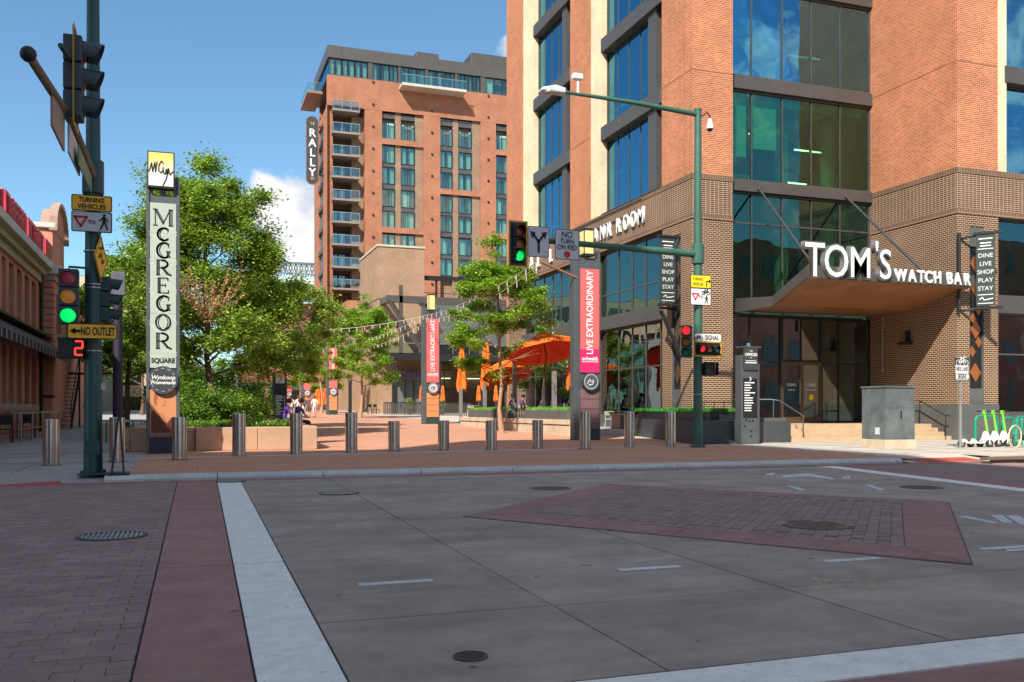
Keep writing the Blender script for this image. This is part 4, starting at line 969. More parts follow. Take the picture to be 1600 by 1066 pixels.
# ---------------------------------------------------------------- red brick warehouse at the left
XL = -6.0
wh = thing('brick_warehouse', 'old two-storey red brick building with striped black awning at the left edge', 'building', (-10, 40, .1))
yL = lambda px: yX(px, XL)
yA, yB = 18.5, yL(62)
SILL = mat('sandstone_sill', (.50, .41, .31), .85, 0, .1, 3., stain=.1)
ZC = 7.45
rows = [(zX(20, 640, XL)+.0, zX(20, 541, XL)), (5.05, 6.65)]
zr = [(1.45, 3.55), (4.55, 6.55)]
win_px = [(9, 0), (22, 13), (33.5, 25.5), (46, 38.5), (58, 51)]
ys = []
step = None
cy = [(yL(3), yL(10)), (yL(14), yL(22)), (yL(26.5), yL(34)), (yL(38.5), yL(46)), (yL(49.5), yL(57))]
f = MB(); f.box(-30, XL-.45, yA, 60, .1, 7.4); f.build('inner_wall', INT, wh)
edges = [yA]+[v for p in cy for v in p]+[yB]
for i in range(0, len(edges), 2):
    for z0, z1 in zr: MB().box(XL-.45, XL, edges[i], edges[i+1], z0, z1).build('brick_wall', LBR, wh)
MB().box(XL-.45, XL, yA, yB, .1, 1.45).build('brick_wall', LBR, wh); MB().box(XL-.45, XL, yA, yB, 3.55, 4.55).build('brick_wall', LBR, wh); MB().box(XL-.45, XL, yA, yB, 6.55, ZC-.75).build('brick_wall', LBR, wh)
for k, (a, b) in enumerate(cy):
    for z0, z1 in zr:
        q = MB(); q.box(XL-.4, XL-.32, a, a+.1, z0, z1); q.box(XL-.4, XL-.32, b-.1, b, z0, z1); q.box(XL-.4, XL-.32, a+.1, b-.1, (z0+z1)/2-.04, (z0+z1)/2+.04); q.box(XL-.4, XL-.32, a+.1, b-.1, z1-.1, z1)
        q = q.build('window', mat('maroon_window_frame', (.16, .06, .05), .6), wh); MB().box(XL-.37, XL-.35, a+.1, b-.1, z0, z1).build('pane', GLD, q)
        MB().box(XL-.3, XL+.07, a-.15, b+.15, z0-.16, z0).build('sill', SILL, wh, bevel=.01)
for i in range(26):
    y = yA+i*1.0
    if y < yB: MB().box(XL-.1, XL+.05, y+.01, min(y+.99, yB-.02), 1.22, 1.28).build('stone_course', SILL, wh)
for i in range(10): MB().box(XL-.1, XL+.025, yA, yB-.05, .3+i*.115, .32+i*.115).build('rustic_joint', mat('dark_brick_joint', (.07, .03, .025), .9), wh) if i % 3 == 1 else None
# cornice
for z0, z1, o, m in ((ZC-.75, ZC-.45, .12, SILL), (ZC-.45, ZC-.2, .3, SILL), (ZC-.2, ZC+.12, .55, mat('white_cornice', (.62, .60, .56), .7, 0, .06, 3., stain=.1))):
    MB().box(XL-.4, XL+o, yA, yB-.01, z0, z1).build('cornice', m, wh, bevel=.02)
MB().cyl((XL+.1, yB-.25, .2), (XL+.1, yB-.25, ZC-.3), .07, n=8).build('downpipe', DARK, wh)
# corner tower with quoins and curved gable
XT = -5.5; yT1 = yX(100, XT)
MB().box(-11, XT, yB, yT1, .1, 9.1).build('tower_wall', LBR, wh)
for i in range(20):
    z = 1.9+i*.29
    if z < 6.6: MB().box(XL+.02, XT+.06, yB-.06, yB+.6, z, z+.24).build('quoin_stone', LBR, wh, bevel=.015)
MB().box(XL+.1, XT+.05, yB-.05, yB+.5, 1.75, 1.88).build('stone_course', DARK, wh)
for z0, z1, o, m in ((6.85, 7.1, .12, SILL), (7.1, 7.45, .35, MATS['white_cornice'])): MB().box(-11, XT+o, yB-o, yT1+o, z0, z1).build('cornice', m, wh, bevel=.02)
ym = (yB+yT1)/2; hw_ = (yT1-yB)/2
pts = [(XT+.03, yB, 9.1)]+[(XT+.03, ym-hw_*math.cos(math.pi*i/12)*.98, 9.1+1.15*math.sin(math.pi*i/12)) for i in range(1, 12)]+[(XT+.03, yT1, 9.1)]
MB().box(-11, XT+.15, yB-.15, yB+.5, 9.1, 9.32).build('gable_coping', MATS['white_cornice'], wh, bevel=.03)
MB().ext(pts, (-.5, 0, 0)).build('gable_wall', LBR, wh)
mb = MB()
P = [(XT+.2, yB-.15, 9.0)]+[(XT+.2, ym-hw_*1.04*math.cos(math.pi*i/12), 9.1+1.25*math.sin(math.pi*i/12)) for i in range(0, 13)]+[(XT+.2, yT1+.15, 9.0)]
for a, b in zip(P, P[1:]): a = Vector(a); b = Vector(b); mb.ext([a, b, b+Vector((0, 0, .22)), a+Vector((0, 0, .13))], (-.32, 0, 0))
mb.build('gable_coping', mat('weathered_coping', (.36, .25, .20), .85, 0, .1), wh)
q = MB().box(XT-.1, XT+.02, yT1-2.6, yT1-1.2, 4.6, 6.4).build('window', MATS['maroon_window_frame'], wh); MB().box(XT-.3, XT+.1, yT1-2.7, yT1-1.1, 4.45, 4.6).build('sill', SILL, q)
MB().box(-30, XL-.1, yA, 60, 7.4, 7.6).build('roof', GREY, wh); MB().box(-30, XT-.1, yT1, 60, .1, 7.4).build('brick_wall', LBR, wh)
# awning
aw = thing('awning', 'long black striped awning over the ground-floor windows of the red brick building', 'awning', (XL, 32, 3.8))
ya0, ya1 = 20., yX(67, XL); n = int((ya1-ya0)/.8); za, zb_, oo = 4.35, 3.62, 1.0
AWB = mat('black_awning_cloth', (.022, .022, .026), .9, 0, .1, 5.); AWS = mat('grey_awning_stripe', (.30, .25, .26), .9, 0, .1, 5.)
for i in range(n):
    y0 = ya0+(ya1-ya0)*i/n; y1 = ya0+(ya1-ya0)*(i+1)/n
    for k, (a, b, m) in enumerate(((y0, y0+(y1-y0)*.74, AWB), (y0+(y1-y0)*.74, y1, AWS))):
        MB().ext([(XL+.02, a, za), (XL+oo*.75, a, zb_+.25), (XL+oo, a, zb_), (XL+oo-.03, a, zb_-.02), (XL+.0, a, za-.05)], (0, b-a, 0)).build('canvas_strip', m, aw)
        MB().box(XL+oo-.02, XL+oo, a, b, zb_-.28, zb_).build('valance', m, aw)
MB().box(XL+.02, XL+.5, yA+.5, ya1, 4.32, 4.4).build('mounting_rail', DARK, aw)
# red letters on the roof edge
sg = thing('roof_sign', 'red letters standing along the roof edge of the red brick building', 'sign', (XL, 34, 7.7))
yg0, yg1 = 24., yL(64); rr = random.Random(5)
MB().box(XL+.22, XL+.26, yg0, yg1, 7.62, 7.9).build('sign_rail', DARK, sg)
RL = mat('red_sign_letter', (.62, .03, .06), .5, 0, .1, 6.)
y = yg0
while y < yg1-.5:
    w_ = rr.uniform(.35, .6); h0, h1 = 7.9, 8.62; k = rr.randrange(4); mb = MB(); mb.box(XL+.2, XL+.28, y, y+.13, h0, h1)
    if k != 1: mb.box(XL+.2, XL+.28, y+.13, y+w_, h1-.15, h1)
    if k != 2: mb.box(XL+.2, XL+.28, y+w_-.13, y+w_, h0, h1-.15)
    if k in (0, 3): mb.box(XL+.2, XL+.28, y+.13, y+w_-.13, h0+.3, h0+.42)
    mb.build('letter', RL, sg); MB().box(XL+.13, XL+.19, y-.03, y+w_+.06, h0-.05, h1+.05).build('letter_backing', mat('pale_red_backing', (.55, .22, .25), .6), sg); y += w_+(.14 if rr.random() < .8 else .55)
# patio rail, table and chairs, fire stair
t = thing('patio_railing', 'low grey metal railing round the tables beside the red brick building', 'railing', (-5, 33, .1))
p0 = gp(15, 690); 
mb = MB(); ya, yb_ = yX(28, -5.2), yX(88, -5.)
MB().path([(-5.1, ya, 1.15), (-4.9, yb_, 1.15)], .03, 6).build('top_rail', SIL, t); MB().path([(-5.1, ya, .62), (-4.9, yb_, .62)], .02, 6).build('mid_rail', SIL, t)
for i in range(5): yy = ya+(yb_-ya)*i/4; MB().cyl((-5.1+.05*i, yy, .1), (-5.1+.05*i, yy, 1.15), .03, n=6).build('post', SIL, t)
for k, (px, lab) in enumerate(((8, 'dark patio chair nearest the left edge by the red brick building'), (43, 'dark patio chair under the small table by the railing'))):
    x = -5.55; y = yX(px, x); t = thing('patio_chair', lab, 'chair', (x, y, .1), group='dark chairs by the warehouse')
    for a, b in ((-.2, -.2), (.2, -.2), (-.2, .2), (.2, .2)): MB().cyl((a, b, 0), (a*.85, b*.85, .95 if b > 0 else .5), .022, n=6).build('leg', DARK, t, world=False)
    MB().box(-.22, .22, -.22, .22, .48, .52).build('seat', DARK, t, world=False); MB().box(-.2, .2, .17, .2, .65, .97).build('backrest', DARK, t, world=False)
t = thing('patio_table', 'high grey patio table by the railing of the red brick building', 'table', (-5.5, yX(38, -5.5), .1))
MB().box(-.35, .35, -.5, .5, 1.0, 1.05).build('table_top', SIL, t, world=False)
for a, b in ((-.3, -.45), (.3, -.45), (-.3, .45), (.3, .45)): MB().cyl((a, b, 0), (a, b, 1.0), .02, n=6).build('leg', DARK, t, world=False)
p = gp(97, 671); t = thing('fire_stair', 'black steel fire stair with handrails behind the red brick tower', 'stairs', (p.x, p.y, p.z))
for i in range(14):
    MB().box(-.35, .35, i*.25, i*.25+.25, .18+i*.19, .21+i*.19).build('tread', DARK, t, world=False)
for s in (-.38, .38): 
    MB().path([(s, 0, .1), (s, 3.5, 2.75)], .06, 4).build('stringer', DARK, t, world=False); MB().path([(s, 0, 1.1), (s, 3.5, 3.75), (s, 5, 3.75)], .03, 6).build('handrail', DARK, t, world=False)
    MB().cyl((s, 0, 0), (s, 0, 1.1), .03, n=6).build('post', DARK, t, world=False); MB().cyl((s, 3.5, 0), (s, 3.5, 3.75), .05, n=6).build('post', DARK, t, world=False)
MB().box(-.4, 2.2, 3.5, 5, 2.7, 2.78).build('landing', DARK, t, world=False)
MB().path([(2.1, 3.6, 3.0), (.6, 1.0, 4.6)], .05, 4).build('upper_stringer', SIL, t, world=False)
for k in range(3): MB().path([(-1.5, -1+.0*k, .25+.3*k), (.2, -1, .25+.3*k)], .02, 5).build('guard_rail', SIL, t, world=False)
# a pale parking structure and a glassy shed far left
pk = thing('parking_structure', 'beige concrete parking structure seen behind the trees at far left', 'building', (-18, 120, 1))
xw = xY(232, 118)
for i in range(5): MB().box(-40, xw, 118, 118.5, .8+i*3.2+2., .8+i*3.2+3.3).build('parapet_band', mat('beige_concrete', (.56, .42, .27), .85, 0, .06), pk)
for i in range(12): MB().box(-40+i*2.6, -39.4+i*2.6, 118.05, 118.45, .8, 16).build('column', MATS['beige_concrete'], pk)
MB().box(-40, xw, 122, 140, .8, 17.5).build('inner_wall', INT, pk); MB().box(xw-.6, xw, 118, 140, .8, 17).build('end_wall', MATS['beige_concrete'], pk)
gs = thing('glass_shed', 'pale glass and steel building with slim columns behind the signal pole at left', 'building', (-9, 70, .5))
y0, y1 = yX(133, -8.2), yX(182, -8.2)
for i in range(15): yy = y0+(y1-y0)*i/14; MB().box(-8.3, -8.15, yy, yy+.18, .3, 5.4).build('column', SIL, gs)
MB().box(-8.6, -8.1, y0, y1, 5.4, 5.9).build('fascia', SIL, gs); MB().box(-8.4, -8.35, y0, y1, .9, 5.4).build('glazing', GLH, gs); MB().box(-16, -8.6, y0, y1, .4, 8.5).build('inner_wall', mat('pale_grey_wall', (.34, .36, .36), .8, 0, .1), gs)
MB().box(-8.3, -8.1, y0, y1, 5.9, 8.5).build('upper_glazing', GLH, gs)
# stadium truss far beyond
bp_ = thing('ballpark_stand', 'blue-grey steel truss of a ballpark stand beyond the trees', 'building', (10, 210, 10))
YS = 215; xs0_, xs1_ = xY(385, YS), xY(520, YS); BG = mat('ballpark_steel', (.10, .17, .19), .6, .2); BR_ = mat('ballpark_pale_roof', (.42, .55, .62), .6)
zf = lambda py: EYE+(640-py)*YS/(CT*F)*1.08*.93
MB().box(xs0_, xs1_, YS, YS+10, zf(456), zf(444)).build('roof_sheet', BR_, bp_); MB().box(xs0_, xs1_, YS-1, YS, zf(460), zf(454)).build('white_beam', WHT, bp_)
mb = MB(); n = 16; dx = (xs1_-xs0_)/n
for i in range(n):
    x = xs0_+i*dx; mb.path([(x, YS-.5, zf(483)), (x+dx, YS-.5, zf(461))], .22, 4); mb.path([(x+dx, YS-.5, zf(483)), (x, YS-.5, zf(461))], .22, 4)
    mb.path([(x, YS-.5, zf(444)), (x+dx/2, YS-.5, zf(431)), (x+dx, YS-.5, zf(444))], .16, 4); mb.path([(x, YS-.5, zf(431)), (x+dx/2, YS-.5, zf(444)), (x+dx, YS-.5, zf(431))], .16, 4)
mb.box(xs0_, xs1_, YS-.8, YS-.2, zf(485), zf(482)); mb.box(xs0_, xs1_, YS-.8, YS-.2, zf(463), zf(460)); mb.box(xs0_, xs1_, YS-.8, YS-.2, zf(432), zf(429))
mb.build('truss', BG, bp_)
MB().box(xs0_, xs1_, YS+2, YS+12, 1, zf(486)).build('stand_wall', mat('brick_red_far', (.28, .12, .08), .9, 0, .2, .4), bp_)
# market hall at the end of the promenade
mh = thing('end_pavilion', 'low orange brick pavilion with green awning at the end of the promenade', 'building', (10, 150, 1))
YM = 150; x0, x1 = xY(375, YM), xY(470, YM)
MB().box(x0, x1, YM, YM+8, 1.2, 8.5).build('brick_wall', HBR, mh)
for i in range(5):
    a = x0+.6+i*(x1-x0)/5; q = MB().box(a, a+1.7, YM-.1, YM+.0, 1.5, 4.3).build('window', INT, mh); MB().box(a-.1, a+1.8, YM-.16, YM-.1, 4.3, 4.5).build('lintel', CONL, q)
MB().ext([(x0-.5, YM, 5.4), (x0-.5, YM-2.6, 4.6), (x0-.5, YM-2.6, 4.45), (x0-.5, YM, 5.1)], (x1-x0, 0, 0)).build('awning', mat('green_awning', (.02, .12, .07), .8), mh)
MB().box(x1+1, 17, YM+22, YM+30, 1.5, 12).build('annex_wall', MATS['beige_concrete'], mh)
# buildings behind the photographer: they cast the shade over the crossing and stand in the glass
oc = thing('corner_block', 'brick block on the near corner whose shadow covers the crossing', 'building', (-20, -20, 0))
MB().box(-25, -5, -27, 0, -.05, 30).build('brick_wall', mat('pale_render_wall', (.58, .52, .44), .85, 0, .08), oc); MB().box(-17, -9.4, -26, -.05, 30, 36).build('roof_tower', TANB, oc)
for j in range(7):
    mb = MB()
    for i in range(6): mb.box(-24+i*3.2, -22+i*3.2, -.01, .04, 1.5+j*4, 4+j*4); mb.box(-5.04, -4.99, -25+i*4, -22.8+i*4, 1.5+j*4, 4+j*4)
    mb.build('window_row', DARK, oc)
oc2 = thing('far_corner_block', 'red brick block with arched windows on the opposite near corner', 'building', (40, -20, 0))
MB().box(24, 70, -45, -6, -.05, 16).build('brick_wall', LBR, oc2)
for j in range(4):
    mb = MB()
    for i in range(17): mb.box(25+i*2.6, 26.2+i*2.6, -6.01, -5.94, 1.5+j*3.8, 3.6+j*3.8)
    mb.build('window_row', mat('dull_window', (.16, .19, .20), .3), oc2)
# ---------------------------------------------------------------- bollards
BP = [(80, 727, .95, 'leftmost tall steel bollard on the grey pavement, left of the green pole'), (183, 722, .98, 'tall steel bollard in front of the dark slim post'), (280, 718.5, .98, 'tall steel bollard overlapping the foot of the McGregor pylon'),
      (373.5, 713, 1.06, 'tall steel bollard before the concrete seat wall, below the big tree'), (463, 710, 1.06, 'tall steel bollard in front of the seated person in purple'), (549, 708, 1.06, 'last tall steel bollard before the lower ones, right of the seat wall'),
      (615.5, 705, .83, 'first low steel bollard, counted from the seat wall'), (693, 703.5, .84, 'low steel bollard at the foot of the second coral pylon'), (767.5, 703.5, .84, 'low steel bollard just left of the young tree trunk'),
      (840, 701, .84, 'rightmost low steel bollard, below the big orange umbrella'), (914.5, 701.5, 1.1, 'tall steel bollard in front of the tall coral pylon'), (983.5, 699, 1.1, 'tall steel bollard in front of the dark planter'), (1048, 697.5, 1.1, 'rightmost tall steel bollard, beside the sage green signal pole')]
for px, py, h, lab in BP:
    p = g(px, py, .1); t = thing('bollard', lab, 'bollard', (p.x, p.y, .1), group='steel bollards across the promenade entrance')
    MB().lathe((0, 0, 0), [(0, h), (.145, h), (.16, h-.012), (.16, 0)], 28).build('sleeve', SS, t, world=False, smooth=True)
    MB().lathe((0, 0, 0), [(.185, .0), (.185, .012), (.16, .014)], 24).build('base_ring', IRON, t, world=False)
# ---------------------------------------------------------------- text helpers for signs
def plate(parent, x0, x1, z0, z1, m, y=0., t=.006, border=None, r=.02, name='plate'):
    def rr(x0, x1, z0, z1, r):
        q = []
        for cx, cz, a0 in ((x1-r, z1-r, 0), (x0+r, z1-r, 90), (x0+r, z0+r, 180), (x1-r, z0+r, 270)):
            for k in range(5): a = R(a0+k*22.5); q.append((cx+r*math.cos(a), y, cz+r*math.sin(a)))
        return q
    if border:
        MB().ext(rr(x0, x1, z0, z1, r), (0, t, 0)).build(name+'_edge', border, parent, world=False); e = .018
        o = MB().ext([(a, y-.004, c) for a, _, c in rr(x0+e, x1-e, z0+e, z1-e, r*.8)], (0, .003, 0)).build(name, m, parent, world=False)
    else: o = MB().ext(rr(x0, x1, z0, z1, r), (0, t, 0)).build(name, m, parent, world=False)
    return o
def walker(mb, cx, cz, s, y):                   # the pedestrian symbol
    S = lambda pts, w: stroke(mb, [(cx+a*s, cz+b*s) for a, b in pts], w*s, .003, y)
    mb.path([(cx+.02*s, y-.003, cz+.5*s), (cx+.02*s, y, cz+.5*s)], [.09*s, .09*s], 10)
    S([(0, .36), (.0, .0)], .2); S([(-.02, .02), (-.12, -.25), (-.24, -.48)], .11); S([(.03, .02), (.13, -.22), (.22, -.5)], .11); S([(-.05, .34), (-.2, .16), (-.3, .1)], .08); S([(.06, .34), (.2, .18), (.2, .0)], .08)
def bikeglyph(mb, cx, cz, s, y, w=.05):
    for sx in (-1, 1):
        P = [(cx+sx*.34*s+.2*s*math.cos(a), cz-.1*s+.2*s*math.sin(a)) for a in [2*math.pi*k/14 for k in range(15)]]; stroke(mb, P, w*s, .003, y)
    stroke(mb, [(cx-.34*s, cz-.1*s), (cx-.12*s, cz+.2*s), (cx+.2*s, cz+.2*s), (cx+.34*s, cz-.1*s)], w*s, .003, y); stroke(mb, [(cx-.12*s, cz+.2*s), (cx, cz-.1*s), (cx+.2*s, cz+.2*s)], w*s, .003, y)
    stroke(mb, [(cx+.2*s, cz+.2*s), (cx+.16*s, cz+.32*s), (cx+.28*s, cz+.32*s)], w*s, .003, y); stroke(mb, [(cx-.2*s, cz+.28*s), (cx-.06*s, cz+.28*s)], w*s, .003, y); stroke(mb, [(cx-.34*s, cz-.1*s), (cx, cz-.1*s)], w*s, .003, y)
def yieldtri(mb, cx, cz, s, y, w=.18): stroke(mb, [(cx-.5*s, cz+.4*s), (cx+.5*s, cz+.4*s), (cx, cz-.45*s), (cx-.5*s, cz+.4*s)], w*s, .003, y)
def tl(s, size, x, z, m, par, y=-.01, **k): return text(s, size, (x, y, z), m, par, world=False, ext=.0015, **k)
def yield_sign(parent, w, h, topm, lab, txt, bike=False):     # local: centre x 0, bottom z 0
    zt = h*.56
    plate(parent, -w/2, w/2, 0, zt, WHD if not bike else WHT, r=.03, border=BLK); plate(parent, -w/2, w/2, zt+.004, h, topm, r=.03, border=BLK, name='header')
    if not bike:
        tl(txt[0], h*.18, 0, zt+(h-zt)*.68, BLK, parent, bold=.003, fit=w*.62); tl(txt[1], h*.18, 0, zt+(h-zt)*.28, BLK, parent, bold=.003, fit=w*.70)
    else:
        tl(txt[0], h*.13, -w*.14, zt+(h-zt)*.68, BLK, parent, fit=w*.5); tl(txt[1], h*.13, -w*.14, zt+(h-zt)*.30, BLK, parent, fit=w*.5)
        mb = MB(); stroke(mb, [(w*.28, zt+.06), (w*.28, zt+(h-zt)*.55), (w*.42, zt+(h-zt)*.55)], .03, .003, -.008); mb.ext([(w*.40, -.008, zt+(h-zt)*.4), (w*.40, -.008, zt+(h-zt)*.72), (w*.48, -.008, zt+(h-zt)*.55)], (0, -.003, 0)); mb.build('arrow', BLK, parent, world=False)
    mb = MB(); yieldtri(mb, -w*.27, zt*.5, w*.3, -.009); mb.build('yield_symbol', REDS, parent, world=False)
    tl('TO', h*.13, w*.0, zt*.48, BLK, parent, bold=.002)
    mb = MB()
    if bike: walker(mb, w*.27, zt*.33, zt*.46, -.009); bikeglyph(mb, w*.24, zt*.78, w*.36, -.009, .08)
    else: walker(mb, w*.30, zt*.5, zt*.7, -.009)
    mb.build('symbol', BLK, parent, world=False)
# ---------------------------------------------------------------- signal heads
def signal(label, loc, rz, lens, s=.31, hm=DARK, backplate=False, visor=.24, horizontal=False, name='traffic_signal', cat='traffic signal'):
    t = thing(name, label, cat, loc, rz); n = len(lens); Hh = n*s*1.08
    def O(x, y, z): return (z-Hh/2, y, 0+Hh*0-x) if horizontal else (x, y, z)
    if backplate:
        a, b = (Hh/2+.1, s*.5+.1) if horizontal else (s*.5+.1, Hh+.1)
        if horizontal: plate(t, -a, a, -b, b, BLK, y=.0, border=SIGY, t=.01, r=.03, name='backplate'); 
        else: plate(t, -a, a, -.1, b, BLK, y=.0, border=SIGY, t=.01, r=.03, name='backplate')
        mb = MB(); w_ = .045
        if horizontal: q = [(-a, -b), (a, -b), (a, b), (-a, b), (-a, -b)]
        else: q = [(-a, -.1), (a, -.1), (a, b), (-a, b), (-a, -.1)]
        stroke(mb, q, w_, .006, -.004); mb.build('yellow_border', SIGY, t, world=False)
    for i, (m, lit) in enumerate(lens):                # bottom to top
        z = s*1.08*(i+.5)
        if horizontal: cx, cz = z-Hh/2, 0
        else: cx, cz = 0, z
        MB().box(cx-s*.52, cx+s*.52, -.10, .14, cz-s*.52, cz+s*.52).build('housing', hm, t, world=False, bevel=.02)
        MB().path([(cx, -.104, cz), (cx, -.12, cz), (cx, -.135, cz)], [s*.42, s*.40, s*.2], 20).build('lens', m, t, world=False, smooth=True)
        mb = MB(); k = 16; vs = []
        for j in range(k+1):
            a = R(-30+240*j/k)
            vs += [(cx+s*.46*math.cos(a), -.10, cz+s*.46*math.sin(a)), (cx+s*.46*math.cos(a), -.10-visor*(.75+.25*math.sin(a)), cz+s*.46*math.sin(a)-.02)]
        vs2 = [(cx+(v[0]-cx)*.94, v[1], cz+(v[2]-cz)*.94) for v in vs]; N = len(vs)
        fs = [(2*j, 2*j+1, 2*j+3, 2*j+2) for j in range(k)]+[(N+2*j+2, N+2*j+3, N+2*j+1, N+2*j) for j in range(k)]+[(2*j+1, N+2*j+1, N+2*j+3, 2*j+3) for j in range(k)]
        mb.add(vs+vs2, fs).build('visor', hm, t, world=False, smooth=True)
    return t
# ---------------------------------------------------------------- right signal pole with its arms
P = g(1090.5, 699, .1)
pole = thing('signal_pole', 'tall sage green signal pole with a street light arm, in front of the brick pier', 'signal pole', (P.x, P.y, .1))
def poleprof(m, h, r0, r1, par, n=16):
    vs = []
    return MB().lathe((0, 0, 0), [(r0, 0), (r1, h), (0, h)], n).build('shaft', m, par, world=False, smooth=True)
D0 = 27.95; zt = EYE+(640-174)*D0/F-.1
poleprof(GRN2, zt, .145, .105, pole)
MB().lathe((0, 0, 0), [(.24, 0), (.24, .05), (.17, .09)], 16).build('base_collar', GRN2, pole, world=False); MB().lathe((0, 0, zt), [(.115, -.02), (.115, .05), (0, .08)], 14).build('cap', GRN2, pole, world=False)
zl = zt-.12; xe = xY(876, P.y)-P.x
MB().path([(0, 0, zl), (xe*.5, 0, zl+.12), (xe, 0, zl+.17)], [.085, .065, .045], 10).build('light_arm', GRN2, pole, world=False, smooth=True)
lamp = MB().ext([(xe+.1, 0, zl+.09), (xe+.1, 0, zl+.24), (xe-.2, 0, zl+.30), (xe-.62, 0, zl+.18), (xe-.66, 0, zl+.09)], (0, .34, 0)).build('street_light', WHD, pole, world=False, bevel=.03); lamp.location.y = -.17
MB().disc((xe-.42, 0, zl+.08), .13, (0, 0, -1), 16, .05).build('lamp_glass', SIL, lamp, world=False)
zm = EYE+(640-398)*D0/F-.1; xe2 = xY(800, P.y)-P.x
MB().path([(0, 0, zm), (xe2, 0, zm+.12)], [.115, .07], 12).build('mast_arm', GRN2, pole, world=False, smooth=True)
MB().lathe((0, 0, zm), [(.17, -.3), (.18, -.28), (.18, .28), (.17, .3)], 12).build('arm_clamp', GRN2, pole, world=False)
mb = MB(); mb.path([(.12, 0, zl-.05), (.32, 0, zl+.1), (.42, 0, zl-.02), (.42, 0, zl-.1)], .022, 6); mb.build('camera_bracket', DARK, pole, world=False)
for z in (4.25, 5.0-.6, 2.9, 1.6): MB().lathe((0, 0, z), [(.15, 0), (.15, .025)], 16).build('band', SIL, pole, world=False)
cm = thing('dome_camera', 'white dome camera hanging beside the top of the sage green pole', 'camera', (P.x+.42, P.y, zl-.3))
MB().lathe((0, 0, 0), [(.03, .32), (.05, .28), (.1, .12), (.11, .0)], 14).build('hood', WHT, cm, world=False, smooth=True); MB().sphere((0, 0, 0), .09, 12).build('dome', BLK, cm, world=False, smooth=True)
cx_ = xY(903, P.y)-P.x
cm = thing('traffic_camera', 'white box camera mounted on the street light arm', 'camera', (P.x+cx_, P.y, zl+.38))
MB().cyl((0, 0, -.15), (0, 0, .3), .035, n=8).build('mount', WHT, cm, world=False); MB().box(-.17, .13, -.09, .09, .3, .46).build('body', WHT, cm, world=False, bevel=.02); MB().disc((.13, 0, .38), .05, (1, 0, 0), 12, .01).build('lens', BLK, cm, world=False)
ya_ = P.y-.14; za_ = zm+.1
def armx(px, y=ya_): return xY(px, y)
pz = lambda px, py, y=ya_: zY(px, py, y)
signal('three-light signal with yellow border and lit green at the end of the mast arm', (armx(808.5), ya_-.05, pz(808, 411)), 0, [(LG, 1), (LA, 0), (LR, 0)], s=.325, backplate=True)
t = thing('fork_arrow_sign', 'grey sign with a forked two-way arrow on the mast arm beside the signal', 'sign', (armx(841.5), ya_, pz(841, 402)))
w_, h_ = (armx(859)-armx(825))/2, pz(841, 354)-pz(841, 402); plate(t, -w_, w_, 0, h_, WHD, border=BLK, r=.04)
mb = MB(); stroke(mb, [(0, .14), (0, h_*.5), (-w_*.45, h_*.72)], .07, .003, -.008); stroke(mb, [(0, h_*.5), (w_*.45, h_*.72)], .07, .003, -.008)
for s in (-1, 1): mb.ext([(s*w_*.78, -.008, h_*.84), (s*w_*.25, -.008, h_*.80), (s*w_*.60, -.008, h_*.58)], (0, -.003, 0))
mb.build('arrow', BLK, t, world=False)
t = thing('no_turn_sign', 'white NO TURN ON RED sign with a red dot on the mast arm', 'sign', (armx(886), ya_, pz(886, 406)))
w_, h_ = (armx(905)-armx(867.5))/2, pz(886, 359)-pz(886, 406); plate(t, -w_, w_, 0, h_, WHD, border=BLK, r=.04)
tl('NO', .25, 0, h_*.82, BLK, t, bold=.004, fit=w_*.9); tl('TURN', .2, 0, h_*.6, BLK, t, bold=.003, fit=w_*1.15); tl('ON RED', .2, 0, h_*.4, BLK, t, bold=.003, fit=w_*1.6); MB().disc((0, -.005, h_*.17), .1, (0, -1, 0), 18, .004).build('red_dot', REDS, t, world=False)
yp = P.y-.2
t = thing('yield_sign_yellow', 'yellow and white TURNING VEHICLES sign with bicycle and walker on the sage pole', 'sign', (xY(1095, yp), yp, zY(1095, 477, yp)))
yield_sign(t, xY(1111, yp)-xY(1079, yp), zY(1095, 430, yp)-zY(1095, 477, yp), YLS, '', ('TURNING', 'VEHICLES'), True)
t = thing('bike_signal_sign', 'small white bicycle SIGNAL sign above the horizontal signal', 'sign', (xY(1106, yp), yp, zY(1106, 535, yp)))
w_, h_ = (xY(1127.5, yp)-xY(1085, yp))/2, .27; plate(t, -w_, w_, 0, h_, WHT, border=BLK, r=.02); tl('SIGNAL', .2, w_*.3, h_/2, BLK, t, bold=.004, sx=.7); mb = MB(); bikeglyph(mb, -w_*.68, h_*.5, .24, -.009, .07); mb.build('symbol', BLK, t, world=False)
signal('horizontal bicycle signal with yellow border and red light on the sage pole', (xY(1105, yp), yp-.02, zY(1105, 545.5, yp)), 0, [(LRL, 1), (LA, 0), (LGD, 0)], s=.225, backplate=True, visor=.12, horizontal=True)
signal('small signal with red light turned aside on the left of the sage pole', (xY(1073, yp), yp, zY(1073, 559, yp)), -R(38), [(LGD, 0), (LA, 0), (LRL, 1)], s=.30, hm=GRN, visor=.16)
t = thing('pedestrian_signal', 'dark pedestrian signal box to the right of the sage pole', 'pedestrian signal', (xY(1110.5, yp), yp+.05, zY(1110, 587, yp)))
MB().box(-.2, .2, 0, .22, 0, .38).build('housing', DARK, t, world=False, bevel=.02); MB().box(-.16, .16, -.012, -.002, .04, .34).build('screen', CHAR, t, world=False)
mb = MB(); mb.box(-.21, .21, -.14, 0, .38, .41); mb.box(-.22, -.2, -.14, 0, .0, .41); mb.box(.2, .22, -.14, 0, .0, .41); mb.build('visor', DARK, t, world=False); MB().box(-.28, -.2, .08, .14, .15, .2).build('bracket', DARK, t, world=False)
